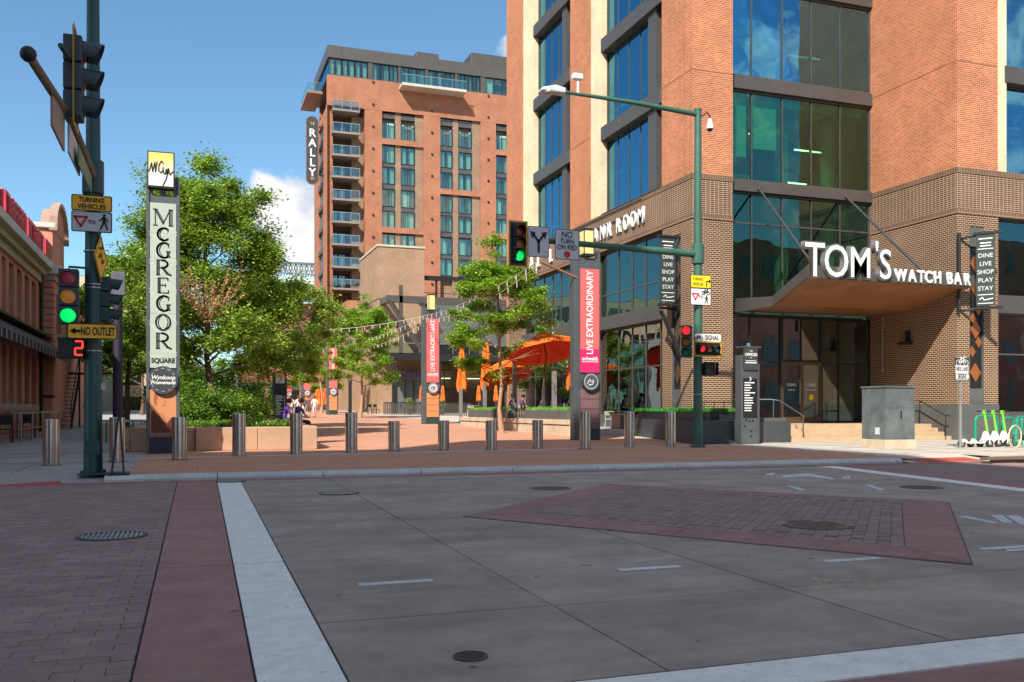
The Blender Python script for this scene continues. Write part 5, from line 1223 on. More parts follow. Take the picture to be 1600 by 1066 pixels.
# ---------------------------------------------------------------- left signal pole
P = g(145.5, 741, .1); DL = F*(EYE-.1)/101
pl2 = thing('signal_pole', 'thick dark teal signal pole with long mast arm at the left of the picture', 'signal pole', (P.x, P.y, .1))
MB().lathe((0, 0, 0), [(.158, 0), (.10, 9.2), (0, 9.2)], 20).build('shaft', GRN, pl2, world=False, smooth=True)
MB().lathe((0, 0, 0), [(.2, 0), (.2, .03), (.16, .05)], 20).build('base_collar', GRN, pl2, world=False)
mb = MB()
for k in range(4): a = R(45+90*k); mb.cyl((.24*math.cos(a), .24*math.sin(a), 0), (.24*math.cos(a), .24*math.sin(a), .07), .028, n=8)
mb.box(-.24, .24, -.24, .24, -.002, .02); mb.build('base_plate', GRN, pl2, world=False)
for z in (2.18, 3.3, 3.36, 3.95): MB().lathe((0, 0, z), [(.158, 0), (.158, .02)], 20).build('band', SIL, pl2, world=False)
zA = EYE+(640-278)*DL/F-.1
MB().path([(0, 0, zA), (0, -3.2, zA+.05), (0, -7.0, zA-.38)], [.075, .062, .048], 12).build('mast_arm', mat('weathered_mast_arm', (.15, .115, .095), .55, .3, .12, 5.), pl2, world=False, smooth=True)
MB().lathe((0, 0, zA), [(.17, -.3), (.18, -.28), (.18, .28), (.17, .3)], 14).build('arm_clamp', GRN, pl2, world=False)
MB().sphere((0, -7.05, zA-.38), .085, 12).build('end_cap', DARK, pl2, world=False, smooth=True)
# signal on the arm, seen from its side
pa = Vector((P.x, P.y-5.35, P.z+zA))
dS = 0
u = U(116); xs_s = P.x; ysig = yX(118, P.x+.12)
hb = EYE+(640-188)*(ysig/(CT-U(116)*ST))/F; ht_ = EYE+(640-60)*(ysig/(CT-U(116)*ST))/F
signal('dark three-section signal hung from the mast arm and seen from its side, top left', (P.x+.12, ysig, hb), R(90), [(LGD, 0), (LA, 0), (LR, 0)], s=(ht_-hb)/3.24, hm=mat('slate_signal_housing', (.035, .06, .075), .5, 0, .08), backplate=True, visor=.27)
t = thing('arm_bracket', 'small bracket joining the mast arm and the side-on signal, top left', 'bracket', (P.x, ysig-.2, hb+.9)); MB().path([(P.x, ysig-.6, hb+.8), (P.x+.1, ysig-.1, hb+.75)], .035, 8).build('tube', GRN, t)
t = thing('street_name_sign', 'green street name sign seen almost edge-on under the mast arm', 'sign', (P.x, yX(131, P.x), P.z+4.9))
MB().box(-.013, .013, -5.3, -4.1, zA-.62, zA-.16).build('sign_back', mat('sign_back_tan', (.34, .25, .20), .6, .2, .1), pl2, world=False); MB().box(-.012, .012, -3.6, -2.2, zA-.50, zA-.10).build('sign_back', WHD, pl2, world=False)
MB().box(-.165, -.15, -.05, .05, 1.17, 1.25).build('sticker', mat('blue_sticker', (.08, .35, .6), .5), pl2, world=False); MB().box(.13, .2, -.06, .06, 1.5, 1.62).build('push_button', SIL, pl2, world=False); MB().box(-.12, .12, -.166, -.15, .35, .6).build('hand_hole_cover', GRN, pl2, world=False)
yy0, yy1 = yX(120, P.x+.05), yX(141, P.x+.05)
MB().box(P.x+.06, P.x+.075, yy0, yy1, zX(130, 290, P.x)+.0, zX(130, 262, P.x)+.0).build('plate', mat('street_sign_green', (.01, .16, .07), .4), t)
yp = P.y-.2
t = thing('turning_vehicles_sign', 'orange-topped TURNING VEHICLES sign with yield triangle and walker on the teal pole', 'sign', (xY(143.5, yp), yp, zY(143, 363, yp)))
yield_sign(t, xY(175, yp)-xY(111, yp), zY(143, 305, yp)-zY(143, 363, yp), ORS, '', ('TURNING', 'VEHICLES'))
t = thing('diamond_warning_sign', 'narrow orange diamond warning sign turned almost edge-on on the teal pole', 'sign', (xY(158, yp+.1), yp+.1, zY(158, 440, yp)), R(80))
hh = zY(158, 366, yp)-zY(158, 440, yp)
MB().ext([(0, 0, 0), (hh/2, 0, hh/2), (0, 0, hh), (-hh/2, 0, hh/2)], (0, .008, 0)).build('plate', ORS, t, world=False)
mb = MB(); stroke(mb, [(0, .03), (hh/2-.03, hh/2), (0, hh-.03), (-hh/2+.03, hh/2), (0, .03)], .015, .002, -.002); stroke(mb, [(-.15, .42), (.0, .5), (.05, .35), (.18, .4)], .06, .002, -.002); stroke(mb, [(-.12, .58), (.12, .62), (.02, .78)], .05, .002, -.002); mb.build('symbol', BLK, t, world=False)
t = signal('three-light signal facing us with lit green, left of the teal pole', (xY(107.5, yp), yp, zY(107.5, 508, yp)), 0, [(LG, 1), (mat('dull_orange_lens', (.55, .22, .03), .3, 0, .1, 20., emit=(.8, .25, .02), es=.08), 0), (LRD, 0)], s=.302, hm=mat('slate_signal_housing', (.02, .04, .045)), visor=.06)
MB().path([(0, .02, .97), (0, .02, 1.02), (.35, .1, 1.02)], .022, 6).build('bracket', GRN, t, world=False)
t = thing('no_outlet_sign', 'orange NO OUTLET sign with a left arrow on the teal pole', 'sign', (xY(144.5, yp-.16), yp-.16, zY(144, 531, yp)))
w_ = (xY(184, yp)-xY(106, yp))/2; h_ = zY(144, 507, yp)-zY(144, 531, yp); plate(t, -w_, w_, 0, h_, ORS, border=BLK, r=.03)
tl('NO OUTLET', .2, w_*.22, h_*.48, BLK, t, bold=.005, fit=w_*1.36); mb = MB(); stroke(mb, [(-w_*.5, h_*.5), (-w_*.75, h_*.5)], .05, .003, -.008); mb.ext([(-w_*.9, -.008, h_*.5), (-w_*.68, -.008, h_*.72), (-w_*.68, -.008, h_*.28)], (0, -.003, 0)); mb.build('arrow', BLK, t, world=False)
t = thing('countdown_signal', 'black pedestrian countdown box showing a red 2, below the green light', 'pedestrian signal', (xY(110, yp), yp, zY(110, 560, yp)))
w_ = (xY(130, yp)-xY(90, yp))/2; MB().box(-w_, w_, 0, .2, 0, .37).build('housing', DARK, t, world=False, bevel=.02); MB().box(-w_+.03, w_-.03, -.006, 0, .03, .34).build('screen', BLK, t, world=False)
mb = MB()
x0, z0 = w_*.42, .06
for a, b in (((0, .24), (.1, .24)), ((.11, .23), (.11, .13)), ((.1, .12), (0, .12)), ((-.01, .11), (-.01, .01)), ((0, 0), (.1, 0))): stroke(mb, [(x0+a[0], z0+a[1]), (x0+b[0], z0+b[1])], .03, .004, -.007)
mb.build('digit', DIG, t, world=False); MB().cyl((w_, .1, .2), (w_+.15, .15, .2), .03, n=6).build('bracket', DARK, t, world=False)
t = signal('signal seen from its side to the right of the teal pole', (xY(163, yp+.2), yp+.25, zY(163, 502, yp)), R(90), [(LGD, 0), (LA, 0), (LR, 0)], s=.25, hm=mat('teal_signal_housing', (.015, .045, .055), .5), visor=.2)
MB().box(-.03, .03, .1, .3, .4, .5).build('bracket', GRN, t, world=False)
# slim dark post and the sandwich board edge
P2 = g(184, 705, .1); t = thing('slim_post', 'slim dark purple post behind the second bollard', 'post', (P2.x, P2.y, .1))
MB().cyl((0, 0, 0), (0, 0, 4.3), .135, .12, 16).build('shaft', mat('dark_purple_paint', (.028, .022, .045), .5, 0, .1), t, world=False, smooth=True); MB().box(-.16, .2, -.1, .1, 4.3, 4.95).build('head', mat('post_head_grey', (.12, .12, .16), .5), t, world=False, bevel=.02)
P2 = g(195, 741, .1); t = thing('sign_stand', 'black portable sign stand seen edge-on beside the teal pole', 'sign stand', (P2.x, P2.y, .1), R(93))
MB().ext([(-.32, 0, 0), (.32, 0, 0), (.26, .06, 1.02), (-.26, .06, 1.02)], (0, .03, 0)).build('panel', BLK, t, world=False); MB().ext([(-.32, .20, 0), (.32, .20, 0), (.26, .09, 1.02), (-.26, .09, 1.02)], (0, .03, 0)).build('panel', BLK, t, world=False); MB().box(-.36, .36, -.08, .28, 0, .03).build('foot', BLK, t, world=False)
# ---------------------------------------------------------------- the pale McGregor pylon
def gradmat(name, c0, c1, z0, z1):
    m = bpy.data.materials.new(name); m.use_nodes = True; nd, lk = NT(m.node_tree)
    b = nd('ShaderNodeBsdfPrincipled'); b.inputs['Roughness'].default_value = .5; o = nd('ShaderNodeOutputMaterial'); lk(b, 0, o, 0)
    ge = nd('ShaderNodeNewGeometry'); s = nd('ShaderNodeSeparateXYZ'); lk(ge, 'Position', s, 0); mr = nd('ShaderNodeMapRange'); mr.inputs['From Min'].default_value = z0; mr.inputs['From Max'].default_value = z1; lk(s, 'Z', mr, 'Value')
    mx = nd('ShaderNodeMixRGB'); lk(mr, 0, mx, 0); mx.inputs[1].default_value = (*c0, 1); mx.inputs[2].default_value = (*c1, 1); lk(mx, 0, b, 'Base Color'); return m
P = g(255, 709, .1); DM = F*(EYE-.1)/69; yp = P.y
mc = thing('welcome_pylon', 'tall pale green pylon lettered McGREGOR SQUARE with a portrait at its foot', 'pylon', (P.x, P.y, .1))
def MX(px): return xY(px, yp)-P.x
def MZ(py): return EYE+(640-py)*DM/F-.1
xl_, xr_ = MX(228.5), MX(281)
for a, b in ((xl_, xl_+.075), (xr_-.075, xr_)): MB().box(a, b, -.04, .42, 0, MZ(276)).build('side_post', PGREY, mc, world=False, bevel=.006)
MB().box(xl_+.075, xr_-.075, .0, .38, .42, MZ(318)).build('core', PDG, mc, world=False)
MB().box(xl_+.08, xr_-.08, -.02, .38, 0, .42).build('base', NAVY, mc, world=False)
MB().box(xl_+.09, xr_-.09, -.03, .0, MZ(575), MZ(318)).build('panel', MCGP, mc, world=False)
mb = MB(); cxm = (xl_+xr_)/2; rng = random.Random(2)
for zc in (MZ(553), MZ(505), MZ(455), MZ(410), MZ(365)):
    for r in (.1, .19, .28, .36):
        stroke(mb, [(cxm, zc-r), (cxm+r, zc), (cxm, zc+r), (cxm-r, zc), (cxm, zc-r)], .018, .002, -.031)
mb.build('printed_pattern', MCGL, mc, world=False)
for z in (MZ(403), MZ(490)): MB().box(xl_+.09, xr_-.09, -.032, -.03, z-.006, z+.006).build('panel_joint', mat('panel_joint', (.3, .34, .29), .6), mc, world=False)
# head frame
mb = MB(); z0, z1, z2, z3 = MZ(318), MZ(306), MZ(297), MZ(276)
mb.box(xl_+.075, xr_-.075, .0, .1, z0, z1); w_ = (xr_-xl_-.15)
for a, b in ((0, .14), (.40, .60), (.86, 1.)): mb.box(xl_+.075+w_*a, xl_+.075+w_*b, .0, .1, z1, z2)
mb.box(xl_+.075, xr_-.075, .0, .1, z2, z3); mb.build('head_frame', PGREY, mc, world=False)
mb = MB(); z0, z1 = MZ(295), MZ(240); a, b = MX(232.5), MX(271)
MB().box(a-.03, b+.03, -.16, .14, z0-.02, z1).build('head_box', DARK, mc, world=False); MB().box(a, b, -.17, -.16, z0+.03, z1-.03).build('head_panel', gradmat('yellow_to_white_print', (.80, .80, .78), (.90, .62, .14), P.z+z0+.25, P.z+z1-.15), mc, world=False)
mb = MB(); S = lambda q: stroke(mb, [(a+(b-a)*x, z0+(z1-z0)*z) for x, z in q], .03, .006, -.171)
S([(.02, .42), (.12, .66), (.16, .42), (.25, .68), (.28, .42), (.34, .70)]); S([(.60, .66), (.52, .74), (.42, .62), (.40, .46), (.50, .40), (.58, .48)]); S([(.58, .56), (.60, .40), (.66, .36), (.72, .52), (.74, .38), (.80, .54), (.86, .36), (.98, .46)]); S([(.80, .46), (.70, .22), (.58, .05)]); mb.build('monogram', INK, mc, world=False)
# letters of the name, drawn with serifs and an open line in the heavy strokes
def arcs(cx, cz, rx, rz_, a0, a1, n=18): return [(cx+rx*math.cos(R(a0+(a1-a0)*k/n)), cz+rz_*math.sin(R(a0+(a1-a0)*k/n))) for k in range(n+1)]
def LT(ch, cx, cz, w, h, par):
    mb = MB(); q = lambda pts, t=.022: stroke(mb, [(cx+(x-.5)*w, cz+(z-.5)*h) for x, z in pts], t*1.45, .004, -.034)
    def stem(x, z0=0., z1=1., thick=True, ser=.1):
        if thick: q([(x-.055, z0), (x-.055, z1)], .03); q([(x+.05, z0), (x+.05, z1)], .018)
        else: q([(x, z0), (x, z1)], .018)
        if ser: q([(x-ser, z0), (x+ser, z0)], .018); q([(x-ser, z1), (x+ser, z1)], .018)
    if ch == 'M': stem(.12, thick=False); stem(.88); q([(.12, 1), (.5, .12)], .03); q([(.2, 1), (.55, .2)], .014); q([(.5, .12), (.84, 1)], .018)
    if ch in 'CG':
        q(arcs(.55, .5, .42, .5, 55, 180), .034); q(arcs(.55, .5, .42, .5, 180, 305), .034); q(arcs(.57, .5, .29, .42, 110, 250), .014); q([(.83, .72), (.83, .96)], .02); 
        if ch == 'G': stem(.82, .06, .42, ser=.13)
        else: q([(.83, .04), (.83, .2)], .016)
    if ch == 'R': stem(.22); q(arcs(.42, .74, .34, .26, 90, -90), .034); q([(.25, 1), (.45, 1)], .018); q([(.25, .48), (.45, .48)], .018); q([(.45, .48), (.72, .1), (.95, .0)], .036); q([(.55, .48), (.8, .12)], .012)
    if ch == 'E': stem(.24); q([(.2, 1), (.82, 1), (.82, .84)], .02); q([(.28, .52), (.66, .52)], .02); q([(.66, .62), (.66, .42)], .016); q([(.2, 0), (.86, 0), (.86, .18)], .02)
    if ch == 'O': q(arcs(.5, .5, .42, .5, 0, 360, 28), .03); q(arcs(.5, .5, .28, .43, 110, 250), .014); q(arcs(.5, .5, .28, .43, -70, 70), .014)
    return mb.build('letter', INK, par, world=False)
for ch, y0, y1, ww in (('M', 328, 353, .50), ('C', 357, 376, .36), ('G', 380, 403, .40), ('R', 407, 430, .42), ('E', 435, 458, .36), ('G', 463, 486, .40), ('O', 492, 516, .42), ('R', 521, 545, .44)):
    LT(ch, cxm, (MZ(y0)+MZ(y1))/2, ww, MZ(y0)-MZ(y1), mc)
text('SQUARE', .17, (cxm, -.034, MZ(564)), INK, mc, world=False, ext=.002, bold=.008, sx=.9)
zc = MZ(594); MB().disc((cxm, -.03, zc), .36, (0, -1, 0), 32, .1).build('medallion', PGREY, mc, world=False); MB().disc((cxm, -.13, zc), .335, (0, -1, 0), 32, .004).build('medallion_face', CHAR, mc, world=False)
mb = MB()
for k in range(12):
    a = R(k*30); q = [(cxm+.295*math.cos(a+j*.045), zc+.295*math.sin(a+j*.045)) for j in range(-2, 4)]; stroke(mb, q, .014, .002, -.135)
mb.build('medallion_dashes', WHT, mc, world=False)
text('Wynkoop', .145, (cxm, -.136, zc+.06), WHT, mc, world=False, ext=.002, slant=.25, bold=.003); text('Promenade', .13, (cxm, -.136, zc-.07), WHT, mc, world=False, ext=.002, slant=.25, bold=.003)
a, b, z0, z1 = xl_+.085, xr_-.085, MZ(676), MZ(609)
MB().box(a, b, -.022, .0, z0, z1).build('portrait_panel', PORT, mc, world=False); MB().box(a, b, -.022, .0, .43, z0-.004).build('signature_panel', ROSE, mc, world=False)
W2, H2 = b-a, z1-z0; PP = lambda pts, m, nm, y: MB().ext([(a+W2*x, y, z0+H2*z) for x, z in pts], (0, -.002, 0)).build(nm, m, mc, world=False)
PP([(.05, 0), (.05, .42), (.12, .52), (.2, .5), (.45, .32), (.62, .2), (.8, .34), (.98, .3), (.98, 0)], PORD, 'suit', -.023)
PP([(.18, .48), (.24, .60), (.18, .70), (.22, .86), (.34, .95), (.5, .94), (.6, .84), (.62, .72), (.66, .64), (.60, .55), (.56, .42), (.44, .34), (.36, .38)], PORT, 'face', -.0232)
PP([(.2, .62), (.14, .76), (.18, .92), (.32, 1.0), (.48, .98), (.42, .92), (.32, .88), (.28, .78), (.26, .68)], PORM, 'hair', -.026)
mb = MB()
for q in ([(.42, .80), (.50, .82)], [(.55, .80), (.60, .82)], [(.45, .65), (.52, .62), (.58, .66)], [(.54, .76), (.58, .70), (.53, .69)], [(.36, .46), (.5, .4), (.58, .28), (.7, .12)], [(.24, .5), (.4, .36), (.6, .12)]): stroke(mb, [(a+W2*x, z0+H2*z) for x, z in q], .014, .002, -.027)
mb.build('line_drawing', PORM, mc, world=False)
mb = MB(); rr = random.Random(8); q = [(a+W2*(.18+.68*k/30), z0-.12+.05*math.sin(k*1.9)+rr.gauss(0, .02)) for k in range(31)]; stroke(mb, q, .009, .002, -.0225); stroke(mb, [(a+W2*.2, z0-.2), (a+W2*.9, z0-.21)], .007, .002, -.0225); mb.build('signature', PORD, mc, world=False)
# ---------------------------------------------------------------- coral pylons along the promenade
def coral(px, d, label, s=1., detail=True, py=None, X=None):
    p = at(px, 640, d); z = gz(p.y); t = thing('banner_pylon', label, 'pylon', (p.x, p.y, z), group='coral banner pylons along the promenade')
    w = .37*s
    MB().box(-w-.24, -w-.02, -.02, .36, 0, 6.9).build('side_post', PGREY, t, world=False, bevel=.01); MB().box(w+.0, w+.06, 0, .34, 0, 6.9).build('side_post', PGREY, t, world=False)
    MB().box(-w-.02, w, .0, .3, 0, 6.6).build('core', PGREY, t, world=False)
    MB().box(-w, w, -.05, .0, 3.3, 6.2).build('banner', BANR, t, world=False); MB().box(-w, w, -.05, .0, 2.45, 3.3).build('banner_foot', BANM if detail else BANR, t, world=False)
    MB().disc((0, -.05, 2.12), .34, (0, -1, 0), 26, .1).build('medallion', CHAR, t, world=False); MB().path([(0, -.151, 2.12), (0, -.156, 2.12)], [.3, .3], 24).build('medallion_face', PGREY if detail else WHD, t, world=False)
    mb = MB(); stroke(mb, arcs(0, 2.12, .26, .26, 0, 360, 24), .03, .002, -.157); stroke(mb, [(-.15, 2.05), (-.05, 2.22), (.0, 2.1), (.1, 2.2), (.06, 2.02), (-.1, 2.0)], .04, .002, -.157); mb.build('emblem', WHD if detail else CHAR, t, world=False)
    low = mat('mauve_plate', (.19, .10, .10), .55) if detail else PORT
    for k in range(4): MB().box(-w, w, -.03, .0, .42+k*.36, .76+k*.36).build('plate', low, t, world=False)
    MB().box(-w, w, -.03, .0, 0, .40).build('base', PDG, t, world=False)
    text('LIVE EXTRAORDINARY', .36, (0, -.055, 4.62), WHT, t, world=False, turn=R(90), ext=.003, sx=.82, bold=.004)
    if detail or d < 60: text('uchealth', .19, (0, -.055, 2.95), WHT, t, world=False, ext=.003, bold=.004); MB().box(-w*.9, w*.9, -.056, -.05, 2.83, 2.85).build('underline', WHT, t, world=False)
    MB().box(-.25, .12, -.1, .3, 6.75, 7.6).build('lantern', mat('lantern_glass', (.80, .66, .26), .5, 0, .04), t, world=False); MB().box(-.27, .14, -.12, .32, 7.6, 7.66).build('lantern_cap', DARK, t, world=False); MB().box(-.27, .14, -.12, .32, 6.66, 6.75).build('lantern_base', DARK, t, world=False)
    for s_ in (-1, 1): MB().box(-.065+s_*.19-.015, -.065+s_*.19+.015, -.115, -.1, 6.75, 7.6).build('lantern_bar', DARK, t, world=False)
    return p
PY_ = [coral(921, 33.2, 'tall coral banner pylon reading LIVE EXTRAORDINARY, nearest one, beside the dark planter'),
       coral(676, 54, 'coral banner pylon behind the low bollards, before the dark steel terrace', detail=False), coral(520.5, 85, 'coral banner pylon half hidden by the leafy tree in the middle', detail=False),
       coral(480, 103, 'small distant coral banner pylon above the walking people', detail=False), coral(452, 129, 'farthest coral banner pylon, just right of the dark directory', detail=False)]
for k, (px, d) in enumerate(((676, 54),)): pass
mbk = thing('pylon_arm', 'orange-brown arm on the nearest coral pylon holding the light strings', 'bracket', tuple(PY_[0]+Vector((-.6, 0, 4.6)))); q = PY_[0]; MB().path([(q.x-.5, q.y, 6.0), (q.x-1.95, q.y-.1, 6.5)], .05, 8).build('tube', mat('rust_arm', (.28, .12, .06), .6), mbk)
# directory kiosk by the seat wall, and the OFFICES directory
def directory(px, py, name, label, d, h, w, title, rows, top=False):
    p = at(px, 640, d); z = gz(p.y); t = thing('directory_sign', label, 'directory sign', (p.x, p.y, z))
    MB().box(-w-.06, -w, -.02, .34, 0, h).build('side_post', PGREY, t, world=False, bevel=.008); MB().box(w, w+.06, -.02, .34, 0, h*.9).build('side_post', PGREY, t, world=False)
    MB().box(-w, w, 0, .3, 0, h).build('body', PGREY if name == 'o' else PDG, t, world=False)
    MB().box(-w*.92, w*.92, -.02, 0, h*.30, h*.74 if name == 'o' else h*.72).build('panel', BLK, t, world=False)
    r = random.Random(len(label)); mb = MB()
    for i in range(rows):
        zz = h*(.69 if name == 'o' else .60)-i*h*.34/rows; L = w*r.uniform(.6, 1.4); mb.box(-w*.8, -w*.8+L, -.026, -.02, zz-.018, zz+.018)
        if name != 'o': mb.box(w*.7, w*.85, -.026, -.02, zz-.018, zz+.018)
    mb.build('listing_lines', WHT, t, world=False)
    return t, p
t, p = directory(1172, 695, 'o', 'grey directory pylon headed THE OFFICES in front of the entrance glass', 30.3, 2.95, .29, '', 12)
MB().box(-.27, .27, -.05, 0, 2.45, 3.2).build('header_panel', CHAR, t, world=False, bevel=.01); MB().path([(0, .1, 3.2), (0, .1, 3.36)], [.1, .05], 8).build('finial', PGREY, t, world=False); MB().box(-.36, .4, -.06, .3, 3.2, 3.24).build('header_cap', PGREY, t, world=False)
text('THE', .07, (0, -.055, 3.08), WHT, t, world=False, ext=.002); text('OFFICES', .13, (0, -.055, 2.96), WHT, t, world=False, ext=.002, bold=.003); text('AT', .06, (0, -.055, 2.86), WHT, t, world=False, ext=.002)
mb = MB(); mb.box(-.2, .2, -.056, -.05, 2.75, 2.77); mb.box(-.22, .22, -.056, -.05, 2.68, 2.71); stroke(mb, [(-.03, 2.22), (.03, 2.16), (-.03, 2.10)], .03, .003, -.025); mb.build('header_lines', WHT, t, world=False)
mb = MB(); 
for a, b in ((-.15, .7), (.1, .68), (-.2, .5), (.05, .33), (.05, .16), (-.02, .66)): mb.box(a-.035, a+.035, -.004, 0, b-.03+.1, b+.03+.1)
mb.build('cut_out', BLK, t, world=False)
t, p = directory(437.5, 662, 'k', 'dark green directory kiosk with white lines beside the seated person', 41, 2.65, .25, '', 13)
MB().box(-.2, .2, -.05, 0, 2.15, 2.62).build('monogram_panel', gradmat('kiosk_print', (.8, .8, .78), (.9, .6, .1), p.z*0+gz(p.y)+2.2, gz(p.y)+2.55), t, world=False); mb = MB(); stroke(mb, [(-.1, 2.42), (0, 2.5), (.06, 2.42), (-.02, 2.22)], .03, .002, -.052); mb.build('monogram', INK, t, world=False)
# ---------------------------------------------------------------- blade banners on the office building
def blade(pl, s, z0, z1, w, label, wallx):
    t = thing('blade_banner', label, 'banner', (wallx, s, z0) if pl == 'X' else (s, wallx, z0))
    return t
yb = LY(1057); zb0, zb1 = zX(1045, 478, XA), zX(1045, 379, XA)
def banner(cx, cy, z0, z1, w, label, rz, back):
    t = thing('blade_banner', label, 'banner', (cx, cy, z0), rz, 'black blade banners on the office building'); h = z1-z0
    MB().box(-w/2, w/2, -.03, .03, .0, h).build('cloth_panel', mat('banner_dark_green', (.028, .042, .036), .6), t, world=False); MB().box(-w/2-.1, w/2+.25, -.06, .06, h, h+.09).build('top_bracket', DARK, t, world=False); MB().box(-w/2-.1, w/2+.25, -.06, .06, -.12, -.03).build('bottom_bracket', DARK, t, world=False)
    for i, s_ in enumerate(('DINE', 'LIVE', 'SHOP', 'PLAY', 'STAY')): text(s_, .22, (0, -.035, h*.70-i*h*.115), WHD, t, world=False, ext=.003, bold=.003)
    mb = MB(); mb.box(-w*.38, w*.38, -.034, -.03, h*.93, h*.945); mb.box(-w*.3, w*.3, -.034, -.03, h*.87, h*.885); mb.box(-w*.3, w*.3, -.034, -.03, h*.83, h*.845); mb.box(-w*.42, w*.42, -.034, -.03, h*.79, h*.80); mb.box(-w*.42, w*.42, -.034, -.03, h*.03, h*.04); mb.box(-w*.42, w*.42, -.034, -.03, h*.15, h*.16); stroke(mb, [(-.2, h*.09), (-.1, h*.12), (-.05, h*.08), (.25, h*.1)], .03, .003, -.03); mb.build('fine_print', WHT, t, world=False)
    return t
banner(XA-.55, yX(1045, XA-.5), zb0, zb1, (xY(1055, 33.5)-xY(1032, 33.5))*.96, 'dark banner reading DINE LIVE SHOP PLAY STAY, behind the mast arm', 0, 0)
yb_ = YW-.7
t = banner(xY(1540, yb_), yb_, zY(1540, 478, yb_), zY(1540, 366, yb_), .62, 'dark banner reading DINE LIVE SHOP PLAY STAY right of the TOM\'S canopy', R(-52), 0)
f = MB(); f.path([(xY(1522, yb_), YW, zY(1522, 368, yb_)), (xY(1545, yb_), yb_, zY(1540, 364, yb_))], .05, 6); f.path([(xY(1522, yb_), YW, zY(1522, 482, yb_)), (xY(1545, yb_), yb_, zY(1540, 482, yb_))], .05, 6); f.path([(xY(1520, yb_)-.1, YW-.15, zY(1540, 484, yb_)), (xY(1520, yb_)-.1, YW-.15, zY(1540, 362, yb_))], .07, 6)
tt = thing('banner_bracket', 'dark steel bracket holding the banner right of the canopy', 'bracket', (30, YW, 5)); f.build('bracket', DARK, tt)
f = MB(); f.path([(XA-.9, yX(1045, XA-.5), zb0-.2), (XA, yX(1045, XA-.5)+.3, zb0-.2)], .05, 6); f.path([(XA-.9, yX(1045, XA-.5), zb1+.05), (XA, yX(1045, XA-.5)+.3, zb1+.05)], .05, 6)
for k in range(3): f.path([(XA-.75, yX(1040, XA-.5)-.1*k, zb0-.3), (XA-.1, YF+.9-.1*k, zb0-2.)], .035, 6)
tt = thing('banner_bracket', 'dark steel brackets under the banner on the side facade', 'bracket', (XA, 34, 5)); f.build('bracket', DARK, tt)
# ---------------------------------------------------------------- cabinet, bike lane sign, racks, scooters, bicycle
P = g(1384, 702, .1); t = thing('utility_cabinet', 'scuffed grey metal utility cabinet on a concrete base in front of the steps', 'cabinet', (P.x, P.y, .1))
cw_, cd_ = xY(1429.5, P.y)-P.x, 1.0; hC = (702-603)*(F*1.15/62)/F
CAB = mat('scuffed_cabinet', (.16, .185, .185), .55, .2, .22, 2.2, .1, 20, stain=.25)
MB().box(-.04, cw_+.04, -.04, cd_+.04, 0, .27).build('concrete_base', STN, t, world=False, bevel=.01)
MB().box(0, cw_, 0, cd_, .27, hC-.05).build('body', CAB, t, world=False, bevel=.008); MB().box(-.03, cw_+.03, -.03, cd_+.03, hC-.05, hC).build('lid', CAB, t, world=False, bevel=.008)
MB().box(.03, cw_-.03, -.008, 0, .32, 1.18).build('door', CAB, t, world=False); MB().box(.03, cw_-.03, -.008, 0, 1.2, hC-.08).build('door', CAB, t, world=False)
MB().box(-.02, 0, .25, .42, .42, .62).build('label_plate', WHD, t, world=False); MB().box(cw_*.5, cw_*.5+.03, -.03, -.008, .9, 1.1).build('handle', DARK, t, world=False)
P = g(1500.5, 700, .1); t = thing('bike_lane_sign', 'BIKE LANE BEGINS sign on a thin grey post by the scooters', 'sign', (P.x, P.y, .1)); dB = F*1.15/60; k = dB/F
MB().cyl((0, 0, 0), (0, 0, 141*k), .045, n=10).build('post', SIL, t, world=False)
s_ = thing('x', None, None); bpy.data.objects.remove(s_)
w_ = 13.2*k*1.04
plate(t, -w_, w_, (700-595)*k, (700-558)*k, WHT, y=-.06, border=BLK, r=.02); MB().box(-w_+.015, w_-.015, -.068, -.065, (700-571)*k, (700-559.5)*k).build('black_field', BLK, t, world=False)
mb = MB(); bikeglyph(mb, 0, (700-565)*k, .42, -.07, .07); mb.build('symbol', WHT, t, world=False); text('BIKE LANE', .17, (0, -.068, (700-577)*k), BLK, t, world=False, ext=.002, fit=w_*1.7, bold=.003)
plate(t, -w_, w_, (700-593)*k, (700-584)*k, WHT, y=-.069, border=BLK, r=.02, name='lower_plate'); text('BEGINS', .17, (0, -.078, (700-588.5)*k), BLK, t, world=False, ext=.002, fit=w_*1.2, bold=.003)
